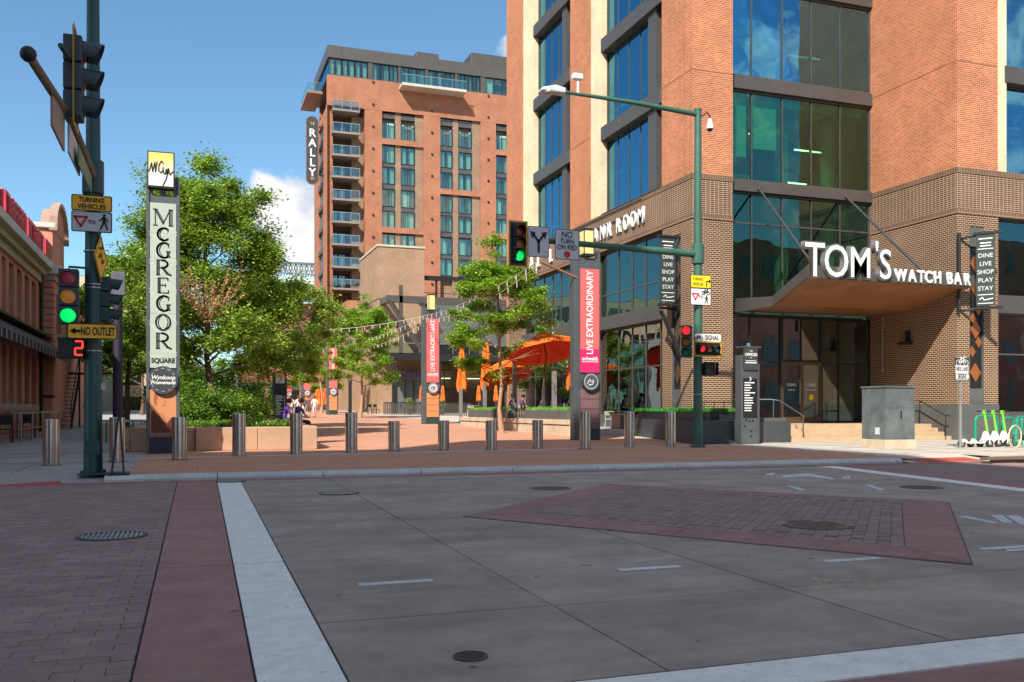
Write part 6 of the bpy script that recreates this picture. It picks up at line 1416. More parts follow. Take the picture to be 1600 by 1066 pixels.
def scooter():
    t = thing('scooter', '', 'scooter', (0, 0, .1), 0, 'lime green rental scooters')
    for x, n in ((0, 'front'), (-.92, 'rear')):
        w_ = MB(); w_.path([(x, -.035, .115), (x, .035, .115)], [.115, .115], 20); w_ = w_.build('wheel', RUB, t, world=False, smooth=True); MB().path([(x, -.04, .115), (x, .04, .115)], [.06, .06], 12).build('hub', SIL, w_, world=False)
    MB().box(-.80, -.18, -.08, .08, .12, .17).build('deck', WHT, t, world=False, bevel=.015); MB().box(-.78, -.2, -.07, .07, .17, .175).build('grip_mat', BLK, t, world=False)
    MB().ext([(-.22, -.05, .12), (-.02, -.05, .26), (.0, -.05, .36), (-.14, -.05, .5), (-.19, -.05, .44), (-.26, -.05, .2)], (0, .1, 0)).build('neck_fairing', WHT, t, world=False, bevel=.01)
    MB().ext([(-1.02, -.05, .16), (-.84, -.05, .26), (-.72, -.05, .17)], (0, .1, 0)).build('rear_fender', WHT, t, world=False)
    MB().path([(-.03, 0, .22), (-.17, 0, 1.08)], [.035, .028], 10).build('steering_tube', LIME, t, world=False); MB().box(-.22, -.12, -.04, .04, 1.0, 1.12).build('head_unit', LIME, t, world=False, bevel=.01)
    h = MB().path([(-.2, -.25, 1.1), (-.17, 0, 1.09), (-.2, .25, 1.1)], .016, 8).build('handlebar', BLK, t, world=False)
    for s in (-1, 1): MB().cyl((-.2, s*.17, 1.1), (-.2, s*.29, 1.1), .022, n=8).build('grip', RUB, h, world=False)
    MB().path([(-.03, -.05, .115), (-.02, -.05, .3), (-.02, .05, .3), (-.03, .05, .115)], .018, 6).build('fork', WHT, t, world=False)
    return t
sc0 = scooter(); SP = [(1546, 699, 'lime green and white scooter nearest the bike lane sign'), (1560, 699, 'lime green and white scooter in the middle of the three'), (1574, 699, 'lime green and white scooter nearest the bicycle')]
for i, (px, py, lab) in enumerate(SP):
    o = sc0 if i == 0 else copy_tree(sc0); P = g(px, py-.5*i, .1); o.location = (P.x, P.y+.0, .1); o.rotation_euler = (0, 0, R(-12)); o['label'] = lab
def rack(px, py, lab, rz, L=.9, h=.95):
    P = g(px, py, .1); t = thing('bike_rack', lab, 'bike rack', (P.x, P.y, .1), rz, 'green hoop bike racks'); r = .16
    pts = [(0, 0, 0), (0, 0, h-r)]+[(r-r*math.cos(a), 0, h-r+r*math.sin(a)) for a in [math.pi/2*k/4 for k in range(1, 5)]]+[(L-r+r*math.sin(a), 0, h-r+r*math.cos(a)) for a in [math.pi/2*k/4 for k in range(0, 5)]]+[(L, 0, 0)]
    MB().path(pts, .042, 10).build('hoop', RACK, t, world=False, smooth=True); MB().disc((0, 0, 0), .08).build('foot', RACK, t, world=False); MB().disc((L, 0, 0), .08).build('foot', RACK, t, world=False)
rack(1524, 694, 'green hoop bike rack behind the scooters, nearest the bike lane sign', R(10), 1.2, .92); rack(1566, 697, 'green hoop bike rack between the scooters and the bicycle', R(8), .55, .88); rack(1588, 698, 'green hoop bike rack at the right edge by the bicycle', R(15), .8, .92); rack(1596, 695, 'green hoop bike rack behind the bicycle at the right edge', R(20), .9, .9)
P = g(1586, 700, .1); t = thing('bicycle', 'bicycle with cream tyres and tan saddle locked at the right edge', 'bicycle', (P.x, P.y, .1), R(12))
for x in (0, 1.05):
    w_ = MB(); Q = [(x+.33*math.cos(a), 0, .34+.33*math.sin(a)) for a in [2*math.pi*k/24 for k in range(25)]]; w_.path(Q, .022, 6, False); w_ = w_.build('wheel', mat('cream_tyre', (.68, .52, .33), .7), t, world=False, smooth=True)
    mb = MB()
    for k in range(12): a = 2*math.pi*k/12; mb.cyl((x, 0, .34), (x+.32*math.cos(a), 0, .34+.32*math.sin(a)), .003, n=4)
    mb.build('spokes', SIL, w_, world=False)
mb = MB()
for q in ([(0, 0, .34), (.12, 0, .85), (.1, 0, .95)], [(.12, 0, .82), (.45, 0, .3), (1.05, 0, .34), (.72, 0, .78), (.45, 0, .3)], [(.12, 0, .82), (.72, 0, .8)], [(.72, 0, .78), (.74, 0, .95)]): mb.path(q, .018, 8)
mb.build('frame', mat('teal_bike', (.02, .25, .24), .4), t, world=False); MB().path([(.1, -.25, .98), (.06, 0, 1.0), (.1, .25, .98)], .014, 6).build('handlebar', BLK, t, world=False); MB().box(.6, .86, -.07, .07, .95, 1.01).build('saddle', mat('tan_saddle', (.55, .16, .04), .6), t, world=False, bevel=.02)
MB().path([(.45, -.06, .3), (.45, .06, .3)], [.09, .09], 16).build('chainring', DARK, t, world=False)
# ---------------------------------------------------------------- planters and walls of the promenade
sw = thing('seat_wall_planter', 'long tan concrete seat wall planter under the big tree', 'planter', (1, 34, .1))
x0, x1 = -1.45, 3.55
nseg = 3
for i in range(nseg): a = x0+(x1-x0)*i/nseg; b = x0+(x1-x0)*(i+1)/nseg; MB().ext([(a+.004, 26.7, .1), (b-.004, 26.85, .1), (b-.004, 27.6, .1), (a+.004, 27.6, .1)], (0, 0, .65)).build('wall_block', CONT, sw, bevel=.02)
MB().ext([(x0-.01, 26.7, .1), (x0-.01, 27.4, .1), (x0-.55, 27.4, .75), (x0-.3, 26.7, .75), (x0, 26.7, .75)], (0, 0, .001)).build('wall_block_end', CONT, sw)
for i in range(6): y = 27.6+i*4.; MB().box(x1-.55, x1+.1, y+.004, y+3.996, gz(y)-.05, .75+.0115*(y-27)).build('wall_block', CONT, sw, bevel=.02); MB().box(x0, x0+.5, y+.004, y+3.996, gz(y)-.05, .75+.0115*(y-27)).build('wall_block', CONT, sw, bevel=.02)
MB().ext([(x0+.45, 27.6, .66), (x1-.5, 27.6, .66), (x1-.5, 51.5, .92), (x0+.45, 51.5, .92)], (0, 0, .01)).build('soil', mat('planter_soil', (.08, .055, .035), .95, 0, .2, 8), sw)
# stone patio wall on the right with planter boxes
pw = thing('patio_wall', 'low buff stone wall along the restaurant patio', 'wall', (14.2, 40, .2))
XS = 14.35; n = 18
for i in range(n):
    y = 33.6+i*.86; L = random.uniform(.78, .852); MB().box(XS, XS+.42, y, y+L, gz(y)-.02, .62+random.uniform(-.01, .01)).build('stone_block', STN, pw, bevel=.015)
    MB().box(XS-.05, XS+.46, y, y+.852, .635, .84).build('cap_stone', STN, pw, bevel=.015)
MB().box(XS+.47, XA-.01, 33.6, 52, .1, .45).build('patio_floor', CONG, pw)
boxes = [(33.9, 36.2), (36.4, 38.9), (41.0, 42.9), (43.1, 45.2), (45.4, 47.6)]
labs = ['nearest to the tall coral pylon', 'second from the tall coral pylon', 'just left of the young tree trunk', 'between the two closed umbrellas', 'at the far end of the patio wall']
for (a, b), l in zip(boxes, labs):
    t = thing('planter_box', 'grey box of bright green plants, '+l, 'planter box', (XS+.2, a, .84), group='grey planter boxes on the patio wall')
    MB().box(XS+.02, XS+.4, a, b, .84, 1.22).build('box', mat('planter_box_grey', (.10, .10, .095), .6, 0, .1, 4.), t, bevel=.01)
    mb = MB(); rr = random.Random(int(a*10))
    for _ in range(int(900*(b-a)/2)):
        y = rr.uniform(a+.03, b-.03); x = rr.uniform(XS+.04, XS+.38); aa = rr.uniform(0, 6.3); hh = .17*rr.uniform(.4, 1.2); lx, ly = rr.gauss(0, .4)*hh, rr.gauss(0, .4)*hh; w = .013
        mb.face([(x-w*math.cos(aa), y-w*math.sin(aa), 1.2), (x+w*math.cos(aa), y+w*math.sin(aa), 1.2), (x+lx, y+ly, 1.2+hh)])
    mb.build('foliage', TURFL, t, kind='stuff')
# ---------------------------------------------------------------- trees
def leafcloud(mb, clumps, n, size, rr, flat=.7, droop=0.):
    for _ in range(n):
        c, r = clumps[rr.randrange(len(clumps))]
        d = Vector((rr.gauss(0, 1), rr.gauss(0, 1), rr.gauss(0, flat)))*r*.52
        p = c+d; s = size*rr.uniform(.6, 1.25)
        a = rr.uniform(0, 6.283); b = rr.gauss(0, .55); x = Vector((math.cos(a), math.sin(a), math.sin(b)-droop)).normalized(); y = x.cross(Vector((rr.gauss(0, .4), rr.gauss(0, .4), 1))).normalized()
        mb.add([p-x*s*.5, p+y*s*.3+Vector((0, 0, .08*s)), p+x*s*.55, p-y*s*.3+Vector((0, 0, .08*s))], [(0, 1, 2, 3)])
def tree(name, label, base, H, trunk_h, tr, spread, leaf, nleaf, lsize, seed, bark=BARK, lobes=None, group=None, shape='oval', nl=13, sub=5, flat=.7, cull=None, cs=1.):
    rr = random.Random(seed); t = thing(name, label, 'tree', base, 0, group)
    lean = Vector((rr.gauss(0, .03), rr.gauss(0, .03), 1)); top = lean*H*.86
    pts = [Vector((0, 0, -.05))]+[lean*H*.86*k/7+Vector((rr.gauss(0, .05), rr.gauss(0, .05), 0)) for k in range(1, 8)]
    rs = [tr*1.5]+[tr*(1-.8*k/7) for k in range(1, 8)]
    MB().path(pts, rs, 10).build('trunk', bark, t, world=False, smooth=True)
    limbs = MB(); clumps = []
    for i in range(nl):
        f = (i+.5)/nl; h0 = trunk_h+(H*.80-trunk_h)*f; a = i*2.4+rr.uniform(-.4, .4)
        prof = math.sin(math.pi*min(1, (.16+.84*f)))**.6 if shape == 'oval' else (1-f*.75)
        L = spread*max(.3, prof)*rr.uniform(.75, 1.12); up = .25+.75*f
        p0 = lean*h0; d = Vector((math.cos(a), math.sin(a), up)).normalized(); p1 = p0+d*L*.5+Vector((0, 0, rr.uniform(0, .2))); p2 = p0+d*L+Vector((0, 0, -.08*L*(1-f)))
        r0 = tr*.38*(1-.5*f); limbs.path([p0, p1, p2], [r0, r0*.55, r0*.18], 6)
        clumps.append((p2, rr.uniform(.5, .8)*spread*.34)); clumps.append((p1+Vector((0, 0, .2)), rr.uniform(.4, .7)*spread*.33))
        for k in range(sub):
            q = p0+d*L*rr.uniform(.35, 1.0); b = a+rr.uniform(-1.2, 1.2); e = q+Vector((math.cos(b), math.sin(b), rr.uniform(-.2, .7)))*spread*rr.uniform(.18, .4)
            limbs.path([q, e], [r0*.3, r0*.08], 4, False); clumps.append((e, rr.uniform(.3, .65)*spread*.33))
    for k in range(4): clumps.append((top+Vector((rr.gauss(0, .25)*spread*.3, rr.gauss(0, .25)*spread*.3, rr.uniform(-.02, .14)*H)), spread*rr.uniform(.13, .22)))
    clumps = [(c, r*cs) for c, r in clumps]
    if cull: clumps = [q for q in clumps if not cull(q[0])]
    if lobes: clumps += [(Vector(c), r) for c, r in lobes]
    limbs.build('limbs', bark, t, world=False, smooth=True)
    mb = MB(); leafcloud(mb, clumps, nleaf, lsize, rr, flat); mb.build('crown', leaf, t, world=False)
    return t, clumps, rr
P = at(330, 640, 34.5); zb = .68
t, cl, rr = tree('linden_tree', 'big broad green tree in the seat wall planter right of the pale pylon', (P.x, P.y, zb), 10.4, 1.7, .14, 3.7, LEA1, 110000, .135, 11, nl=26, sub=9, shape='cone', cs=.84, lobes=[((2.6, 1, 2.9), .8), ((-1.0, 0, 2.6), .9), ((3.4, 1.4, 3.7), .7), ((1.5, -1, 2.3), .8)])
mb = MB(); r2 = random.Random(4)
for i in range(40):          # dry bracts standing out of the crown
    ph = r2.uniform(-.9, .9); b0 = Vector((-.15+ph*.2, -3.1, 3.6)); e = b0+Vector((ph*1.25, r2.uniform(-.4, .1), r2.uniform(.9, 2.3)*(1 if abs(ph) > .3 else .7)))
    for k in range(22): q = b0+(e-b0)*(k/22)**.7; leafcloud(mb, [(q, .06)], 3, .085, r2)
mb.build('dry_bracts', LEAB, t, world=False)
P = at(196, 640, 47); tree('dark_tree', 'shaded green tree behind the pale pylon on the left', (P.x, P.y, gz(P.y)), 9.6, 2.4, .15, 2.7, LEA1, 60000, .15, 23, nl=18, sub=8, cs=.8)
P = at(418, 640, 46); tree('round_tree', 'rounded green tree behind the big one, towards the hotel', (P.x, P.y, .8), 7.6, 2.0, .13, 3.1, LEA1, 62000, .145, 37, nl=18, sub=8, cs=.82, lobes=[((2.4, 0, 4.0), .8)])
P = at(250, 640, 60); tree('back_tree', 'green tree farther back between the pale pylon and the big tree', (P.x, P.y, .8), 8.8, 2.2, .15, 3.2, LEA1, 34000, .18, 29, nl=16, sub=7, cs=.85)
P = gp(784, 676); tree('young_locust', 'bright green honey locust in front of the patio wall, left of the orange umbrella', (P.x, P.y, P.z), 8.6, 2.3, .10, 2.15, LEA2, 44000, .125, 53, bark=BARKL, nl=22, sub=8, flat=.6, cs=.85, cull=lambda c: (c.z < 4.6 and c.x-.34*c.y > .35) or (c.x < -.8 and 5.1 < c.z < 6.0 and c.y < .6), lobes=[((-.3, 0, 2.6), .6), ((-1.9, 0, 4.6), .5), ((1.9, 0, 5.2), .5), ((2.3, 0, 4.9), .4)])
P = at(563, 640, 70); tree('young_locust', 'bright green honey locust in the middle of the promenade behind the bollards', (P.x, P.y, gz(P.y)), 9.4, 2.3, .12, 2.7, LEA2, 40000, .16, 67, bark=BARKL, nl=20, sub=8, flat=.6, cs=.82, lobes=[((2.3, 0, 2.9), .7)])
P = at(502, 640, 94); tree('young_locust', 'small green tree behind the third coral pylon', (P.x, P.y, gz(P.y)), 8.2, 2.2, .13, 2.8, LEA2, 14000, .26, 71, bark=BARKL, nl=10, sub=5, flat=.5)
P = at(470, 640, 118); tree('young_locust', 'far green tree over the walking people', (P.x, P.y, gz(P.y)), 8.2, 2.0, .13, 3.0, LEA2, 10000, .3, 73, bark=BARKL, nl=9, sub=5)
P = at(856, 640, 46); tree('patio_tree', 'darker green tree growing inside the patio behind the orange umbrella', (P.x, P.y, .45), 5.2, 1.2, .08, 1.6, LEA1, 6000, .14, 83, nl=9, sub=5)
P = at(222, 640, 80); tree('back_tree', 'hazy tree at the left in front of the parking structure', (P.x, P.y, .8), 8.5, 1.8, .15, 3.6, LEA1, 8000, .26, 89, nl=10, sub=5)
# shrubs in the planter
def shrub(x, y, z, r, h, label, seed, m=LEA3, n=5000):
    rr = random.Random(seed); t = thing('shrub', label, 'shrub', (x, y, z), group='shrubs in the seat wall planter')
    cl = [(Vector((rr.gauss(0, .45)*r, rr.gauss(0, .45)*r, rr.uniform(.12, .9)*h)), r*.42) for _ in range(22)]
    mb = MB()
    for c, _ in cl[:10]: mb.path([(0, 0, 0), c*.5+Vector((0, 0, .05)), c], [.03, .02, .008], 5, False)
    mb.build('stems', BARK, t, world=False); mb = MB(); leafcloud(mb, cl, n, .1, rr, .9); mb.build('foliage', m, t, world=False)
for i, (px, d, r, h, l) in enumerate(((296, 31, .8, 1.5, 'leafy shrub just right of the pale pylon'), (318, 33, .7, 1.2, 'leafy shrub left of the big tree trunk'), (352, 32, .85, 1.5, 'leafy shrub right of the big tree trunk'), (382, 33.5, .7, 1.1, 'leafy shrub behind the fourth bollard'), (305, 29.8, .5, .7, 'low shrub at the edge of the seat wall under the big tree'), (342, 38, 1.2, 2.2, 'tall dark shrub behind the big tree trunk'), (396, 40, .9, 1.3, 'shrub between the big tree and the directory kiosk'))):
    p = at(px, 640, d); shrub(p.x, p.y, .67, r, h, l, 100+i)
for i, (px, d, r, h, l) in enumerate(((292, 45, 1.6, 3.0, 'tall green bush far behind the pale pylon, left of the big trunk'), (330, 47, 1.7, 3.3, 'tall green bush straight behind the big tree trunk'), (368, 46, 1.6, 2.8, 'tall green bush behind the right half of the seat wall'), (398, 47, 1.3, 2.2, 'green bush beside the directory kiosk'), (268, 48, 1.5, 3.0, 'tall bush hidden mostly by the pale pylon'))):
    p = at(px, 640, d); shrub(p.x, p.y, .8, r, h, l, 200+i, n=9000)
mb = MB(); rr = random.Random(77)
cl = [(Vector((rr.uniform(-.6, 2.9), rr.uniform(27.8, 29.6), .74+rr.uniform(0, .1))), .28) for _ in range(130)]; leafcloud(mb, cl, 13000, .08, rr, .35)
tag(mb.build('ground_cover', LEA3, None), 'low green ground cover along the top of the seat wall planter', 'ground cover', None, 'stuff')
# ---------------------------------------------------------------- umbrellas
def closed(px, X, y0, y1, label, s=1.):
    y = yX(px, X); d = X/(U(px)*CT+ST); zt_, zb_ = EYE+(640-y0)*d/F, EYE+(640-y1)*d/F
    t = thing('closed_umbrella', label, 'umbrella', (X, y, .45), group='closed orange patio umbrellas'); rr = random.Random(int(px))
    n = 28; vs = []; prof = [(0, .05), (.1, .12), (.35, .16), (.62, .20), (.9, .25), (1., .24)]
    for f, r in prof:
        for k in range(n): a = 2*math.pi*k/n; rad = s*r*(.8+.3*math.sin(a*5+f*2)+.14*math.sin(a*9+f*6)+rr.uniform(-.04, .04)); vs.append((rad*math.cos(a), rad*math.sin(a), zt_-(zt_-zb_)*f-.45-(.12*s*math.sin(a*3)+.1*s*math.sin(a*5) if f == 1 else 0)))
    fs = [(i*n+k, (i+1)*n+k, (i+1)*n+(k+1) % n, i*n+(k+1) % n) for i in range(len(prof)-1) for k in range(n)]+[tuple(range(n))]
    MB().add(vs, fs).build('folded_canopy', ORC, t, world=False, smooth=True); MB().path([(0, 0, 0), (0, 0, zt_-.42)], .05*min(1, s*1.1), 8).build('pole', GREY, t, world=False); MB().lathe((0, 0, zt_-(zt_-zb_)*.55-.45), [(s*.21, 0), (s*.21, .05)], 12).build('strap', RDC, t, world=False)
    MB().box(-.3, .3, -.3, .3, 0, .06).build('base', DARK, t, world=False)
closed(722, 15.2, 545, 607, 'tall closed orange umbrella on the patio, leftmost of the large ones', 1.25); closed(760, 15.3, 535, 604, 'tall closed orange umbrella half behind the young tree', 1.25); closed(893, 16.4, 560, 605, 'closed orange umbrella just behind the tall coral pylon', .9)
for px, lab in ((658.5, 'small closed orange umbrella left of the second coral pylon'), (692, 'small closed orange umbrella right of the second coral pylon'), (748, 'small closed orange umbrella between the two large closed ones'), (775, 'small closed orange umbrella behind the young tree trunk')):
    d = 84; p = at(px, 640, d); closed(px, p.x, 602, 625, lab, .85)
for px, d, lab in ((497, 112, 'distant orange umbrella above the walking people'), (509, 112, 'distant orange umbrella beside the third coral pylon')): p = at(px, 640, d); closed(px, p.x, 608, 631, lab, 2.)
def cantilever(px, X, zt_, lab, r, tilt, turn, col=ORC):
    y = yX(px, X); t = thing('open_umbrella', lab, 'umbrella', (X, y, .45)); n = 8
    M = Matrix.Translation((0, 0, zt_-.45)) @ Matrix.Rotation(turn, 4, 'Z') @ Matrix.Rotation(tilt, 4, 'Y')
    def ring(rad, z, k=n): return [M @ Vector((rad*math.cos(2*math.pi*(i+.5)/k), rad*math.sin(2*math.pi*(i+.5)/k), z)) for i in range(k)]
    for i in range(n):
        a, b = ring(r, -.62), ring(r*.22, .0); j = (i+1) % n; m1 = ring(r*.6, -.27)
        mb = MB(); mb.add([b[i], b[j], m1[j], m1[i], a[j], a[i]], [(0, 3, 2, 1), (3, 5, 4, 2)]); mb.k = 1; lo = [v-Vector((0, 0, .015)) for v in (b[i], b[j], m1[j], m1[i], a[j], a[i])]; mb.add(lo, [(0, 1, 2, 3), (3, 2, 4, 5)])  # underside in redder canvas: its shade below the sunlit orange top is painted in
        e = [a[i], a[j], a[j]-Vector((0, 0, .17)), a[i]-Vector((0, 0, .17))]; mb.k = 0; mb.add(e, [(0, 1, 2, 3)]); mb.build('canvas_panel', [ORC, RDC], t, world=False)
    top = ring(r*.30, .02); ap_ = M @ Vector((0, 0, .2)); MB().add(top+[ap_], [(i, (i+1) % n, n) for i in range(n)]).build('vent_cap', ORC, t, world=False)
    mb = MB(); hub = M @ Vector((0, 0, -.35)); a = ring(r*.97, -.66)
    for i in range(n): mb.path([M @ Vector((0, 0, -.05)), a[i]], .012, 4)
    mb.build('ribs', DARK, t, world=False); MB().path([M @ Vector((0, 0, .1)), M @ Vector((0, 0, -.9)), (.0, 0, 1.6), (.0, 0, 0)], [.035, .04, .05, .055], 8).build('pole', GREY, t, world=False); MB().box(-.35, .35, -.35, .35, 0, .07).build('base', DARK, t, world=False)
RDU = mat('sunlit_orange_red_canvas', (.88, .13, .02), .85, 0, .06, 4.)
cantilever(848, 15.2, zX(848, 529, 15.2)+.05, 'big open red-orange umbrella tilted over the patio', 1.7, R(18), R(104), RDU)
cantilever(790, 16.0, zX(790, 566, 16.0), 'open red umbrella behind the leaves of the young tree', 1.35, R(20), R(90), RDC)
cantilever(1000, 16.6, 3.5, 'open red umbrella hidden behind the tall coral pylon', 1.2, R(0), 0, RDC) if False else None
# patio posts
for i, (px, top) in enumerate(((720, 604), (757.5, 598), (804, 560), (830, 598), (866, 580))):
    X = XS+.75; y = yX(px, X); t = thing('patio_post', 'weathered grey timber post on the patio, number reads by position: '+('left end', 'second from the left', 'middle, behind the tree', 'under the big umbrella', 'nearest the tall coral pylon')[i], 'post', (X, y, .45), group='grey patio posts')
    t['label'] = 'weathered grey timber post on the patio, '+('under the leftmost closed umbrella', 'under the closed umbrella behind the tree', 'behind the seated people', 'left of the big open umbrella pole', 'nearest the tall coral pylon')[i]
    MB().box(-.09, .09, -.09, .09, 0, zX(px, top, X)-.45).build('shaft', mat('weathered_timber', (.19, .175, .16), .8, 0, .15, 6.), t, world=False, bevel=.01)
# ---------------------------------------------------------------- patio furniture
CHG = mat('pale_chair', (.40, .38, .33), .6, 0, .08)
def stool(x, y, rz, lab, z=.45):
    t = thing('bar_stool', lab, 'stool', (x, y, z), rz, 'pale bar stools on the patio')
    for a, b in ((-.17, -.17), (.17, -.17), (-.17, .17), (.17, .17)): MB().cyl((a*1.25, b*1.25, 0), (a, b, .72), .018, n=6).build('leg', CHG, t, world=False)
    MB().box(-.2, .2, -.2, .2, .72, .76).build('seat', CHG, t, world=False, bevel=.01); MB().ext([(-.2, .17, .9), (.2, .17, .9), (.2, .2, 1.08), (-.2, .2, 1.08)], (0, .02, 0)).build('backrest', CHG, t, world=False)
    for s in (-1, 1): MB().cyl((s*.18, .18, .74), (s*.18, .19, 1.0), .015, n=6).build('back_post', CHG, t, world=False)
    MB().box(-.19, .19, -.2, -.18, .25, .27).build('footrest', CHG, t, world=False)
for i, (px, X, lab) in enumerate(((955, 17.1, 'pale bar stool between the tall coral pylon and the planter'), (966, 17.6, 'pale bar stool left of the dark planter, against the glass'), (812, 16.6, 'pale bar stool beside the seated pair'), (735, 16.4, 'pale bar stool between the closed umbrellas'), (878, 16.5, 'pale bar stool just left of the tall coral pylon'))): stool(X, yX(px, X), R(20+i*50), lab, .1 if i < 2 else .45)
def ptable(px, X, lab, h=1.02, z=.45):
    t = thing('patio_table', lab, 'table', (X, yX(px, X), z), group='round patio tables'); MB().lathe((0, 0, h), [(0, .0), (.38, 0), (.38, .03), (0, .03)], 20).build('table_top', CHG, t, world=False); MB().cyl((0, 0, 0), (0, 0, h), .035, n=8).build('pedestal', DARK, t, world=False); MB().lathe((0, 0, 0), [(.28, 0), (.26, .03), (.03, .05)], 16).build('foot', DARK, t, world=False)
ptable(742, 16.3, 'round patio table between the closed umbrellas'); ptable(820, 16.4, 'round patio table in front of the seated pair'); ptable(872, 16.6, 'round patio table next to the tall coral pylon'); ptable(961, 17.4, 'high round table by the glass between pylon and planter', 1.05, .1)
t = thing('litter_bin', 'brown and steel bin standing between the pylon and the dark planter', 'bin', (0, 0, 0)); P = g(966, 683, .12); t.location = (P.x, P.y, .12); MB().box(-.22, .0, -.2, .2, 0, .95).build('side_panel', mat('rust_panel', (.38, .18, .12), .7, 0, .1), t, world=False); MB().cyl((.15, 0, 0), (.15, 0, .92), .16, n=16).build('drum', IRON, t, world=False, smooth=True)
# chairs and tables outside the podium restaurant
for i, (px, lab) in enumerate(((578, 'dark cafe chair before the tan wall, left one'), (588, 'dark cafe chair before the tan wall, right one'), (630, 'dark cafe chair by the restaurant doorway'), (641, 'dark cafe chair right of the restaurant doorway'))):
    p = at(px, 640, 90); t = thing('cafe_chair', lab, 'chair', (p.x, p.y, gz(p.y)), R(30*i), 'dark cafe chairs before the restaurant')
    for a, b in ((-.2, -.2), (.2, -.2), (-.2, .2), (.2, .2)): MB().cyl((a, b, 0), (a, b, .45 if b < 0 else .95), .025, n=5).build('leg', DARK, t, world=False)
    MB().box(-.22, .22, -.22, .22, .43, .48).build('seat', DARK, t, world=False); MB().box(-.2, .2, .17, .22, .65, .95).build('backrest', DARK, t, world=False)
fr = thing('cafe_fence', 'dark slatted fence round the restaurant terrace behind the second coral pylon', 'fence', tuple(at(700, 640, 86)))
a, b = at(600, 640, 87), at(735, 640, 80)
mb = MB()
for i in range(46): q = a+(b-a)*i/45; zz = gz(q.y); mb.box(q.x-.05, q.x+.05, q.y-.03, q.y+.03, zz, zz+1.1)
mb.build('picket', GREY, fr); mb = MB(); mb.path([(a.x, a.y, gz(a.y)+1.12), (b.x, b.y, gz(b.y)+1.12)], .05, 4); mb.build('top_rail', DARK, fr)
for i, px in enumerate((640, 664, 690)):
    p = at(px, 640, 88); t = thing('potted_plant', ('green potted plant at the restaurant door', 'green potted plant behind the second pylon', 'green potted plant right of the second pylon')[i], 'potted plant', (p.x, p.y, gz(p.y))); MB().lathe((0, 0, 0), [(.0, 0), (.22, 0), (.28, .55), (.24, .55)], 12).build('pot', CHAR, t, world=False); mb = MB(); leafcloud(mb, [(Vector((0, 0, .95)), .4), (Vector((0, 0, 1.3)), .3)], 500, .14, random.Random(i), 1); mb.build('foliage', LEA2, t, world=False)
# black street lamp posts and the dark post in the middle distance
p = at(547, 640, 60); t = thing('dark_post', 'short dark post behind the sixth bollard, under the middle tree', 'post', (p.x, p.y, gz(p.y))); MB().cyl((0, 0, 0), (0, 0, 2.6), .12, .11, 10).build('shaft', DARK, t, world=False, smooth=True); MB().cyl((0, 0, 2.6), (0, 0, 2.7), .14, .12, 10).build('cap', DARK, t, world=False)
# ---------------------------------------------------------------- strings of lights
def lights(p, q, sag, lab, n=22, r=.013):
    p, q = Vector(p), Vector(q); t = thing('light_string', lab, 'string lights', tuple(p), group='light strings over the promenade')
    f = lambda s: p+(q-p)*s+Vector((0, 0, -sag*4*s*(1-s)))
    MB().path([f(k/24) for k in range(25)], r, 5, False).build('cable', mat('pale_cable', (.55, .48, .38), .6), t); 
    for k in range(n):
        c = f((k+.5)/n); MB().path([c, c-Vector((0, 0, .11)), c-Vector((0, 0, .24))], [r*.7, r*1.25, r*.9], 6).build('bulb', mat('pale_bulb', (.75, .68, .52), .4), t)
A1 = PY_[0]+Vector((-1.3, 0, 5.95-EYE)); A1b = PY_[0]+Vector((-1.3, .2, 5.7-EYE)); 
def top(i, dx=0, z=6.9): q = PY_[i]; return Vector((q.x+dx, q.y, gz(q.y)+z))
lights((PY_[0].x-1.9, PY_[0].y-.1, 6.6), top(1, -.7, 6.35), .35, 'string of bulbs from the tall coral pylon to the second, upper strand', 18)
lights((PY_[0].x-1.9, PY_[0].y-.1, 6.45), top(1, -.5, 6.2), .55, 'string of bulbs from the tall coral pylon to the second, lower strand', 18)
lights(top(1, -.6, 6.3), top(2, 0, 6.7), .5, 'string of bulbs from the second coral pylon to the third', 26, .017); lights(top(1, 0, 6.25), top(2, .1, 6.5), .9, 'lower string of bulbs from the second coral pylon to the third', 26, .017)
lights(top(2), top(4), .9, 'string of bulbs from the third coral pylon to the farthest one', 22, .024)
lights(top(1, 0, 6.5), tuple(at(395, 512, 60)), .5, 'string of bulbs from the second coral pylon leftwards into the big tree', 24, .017)
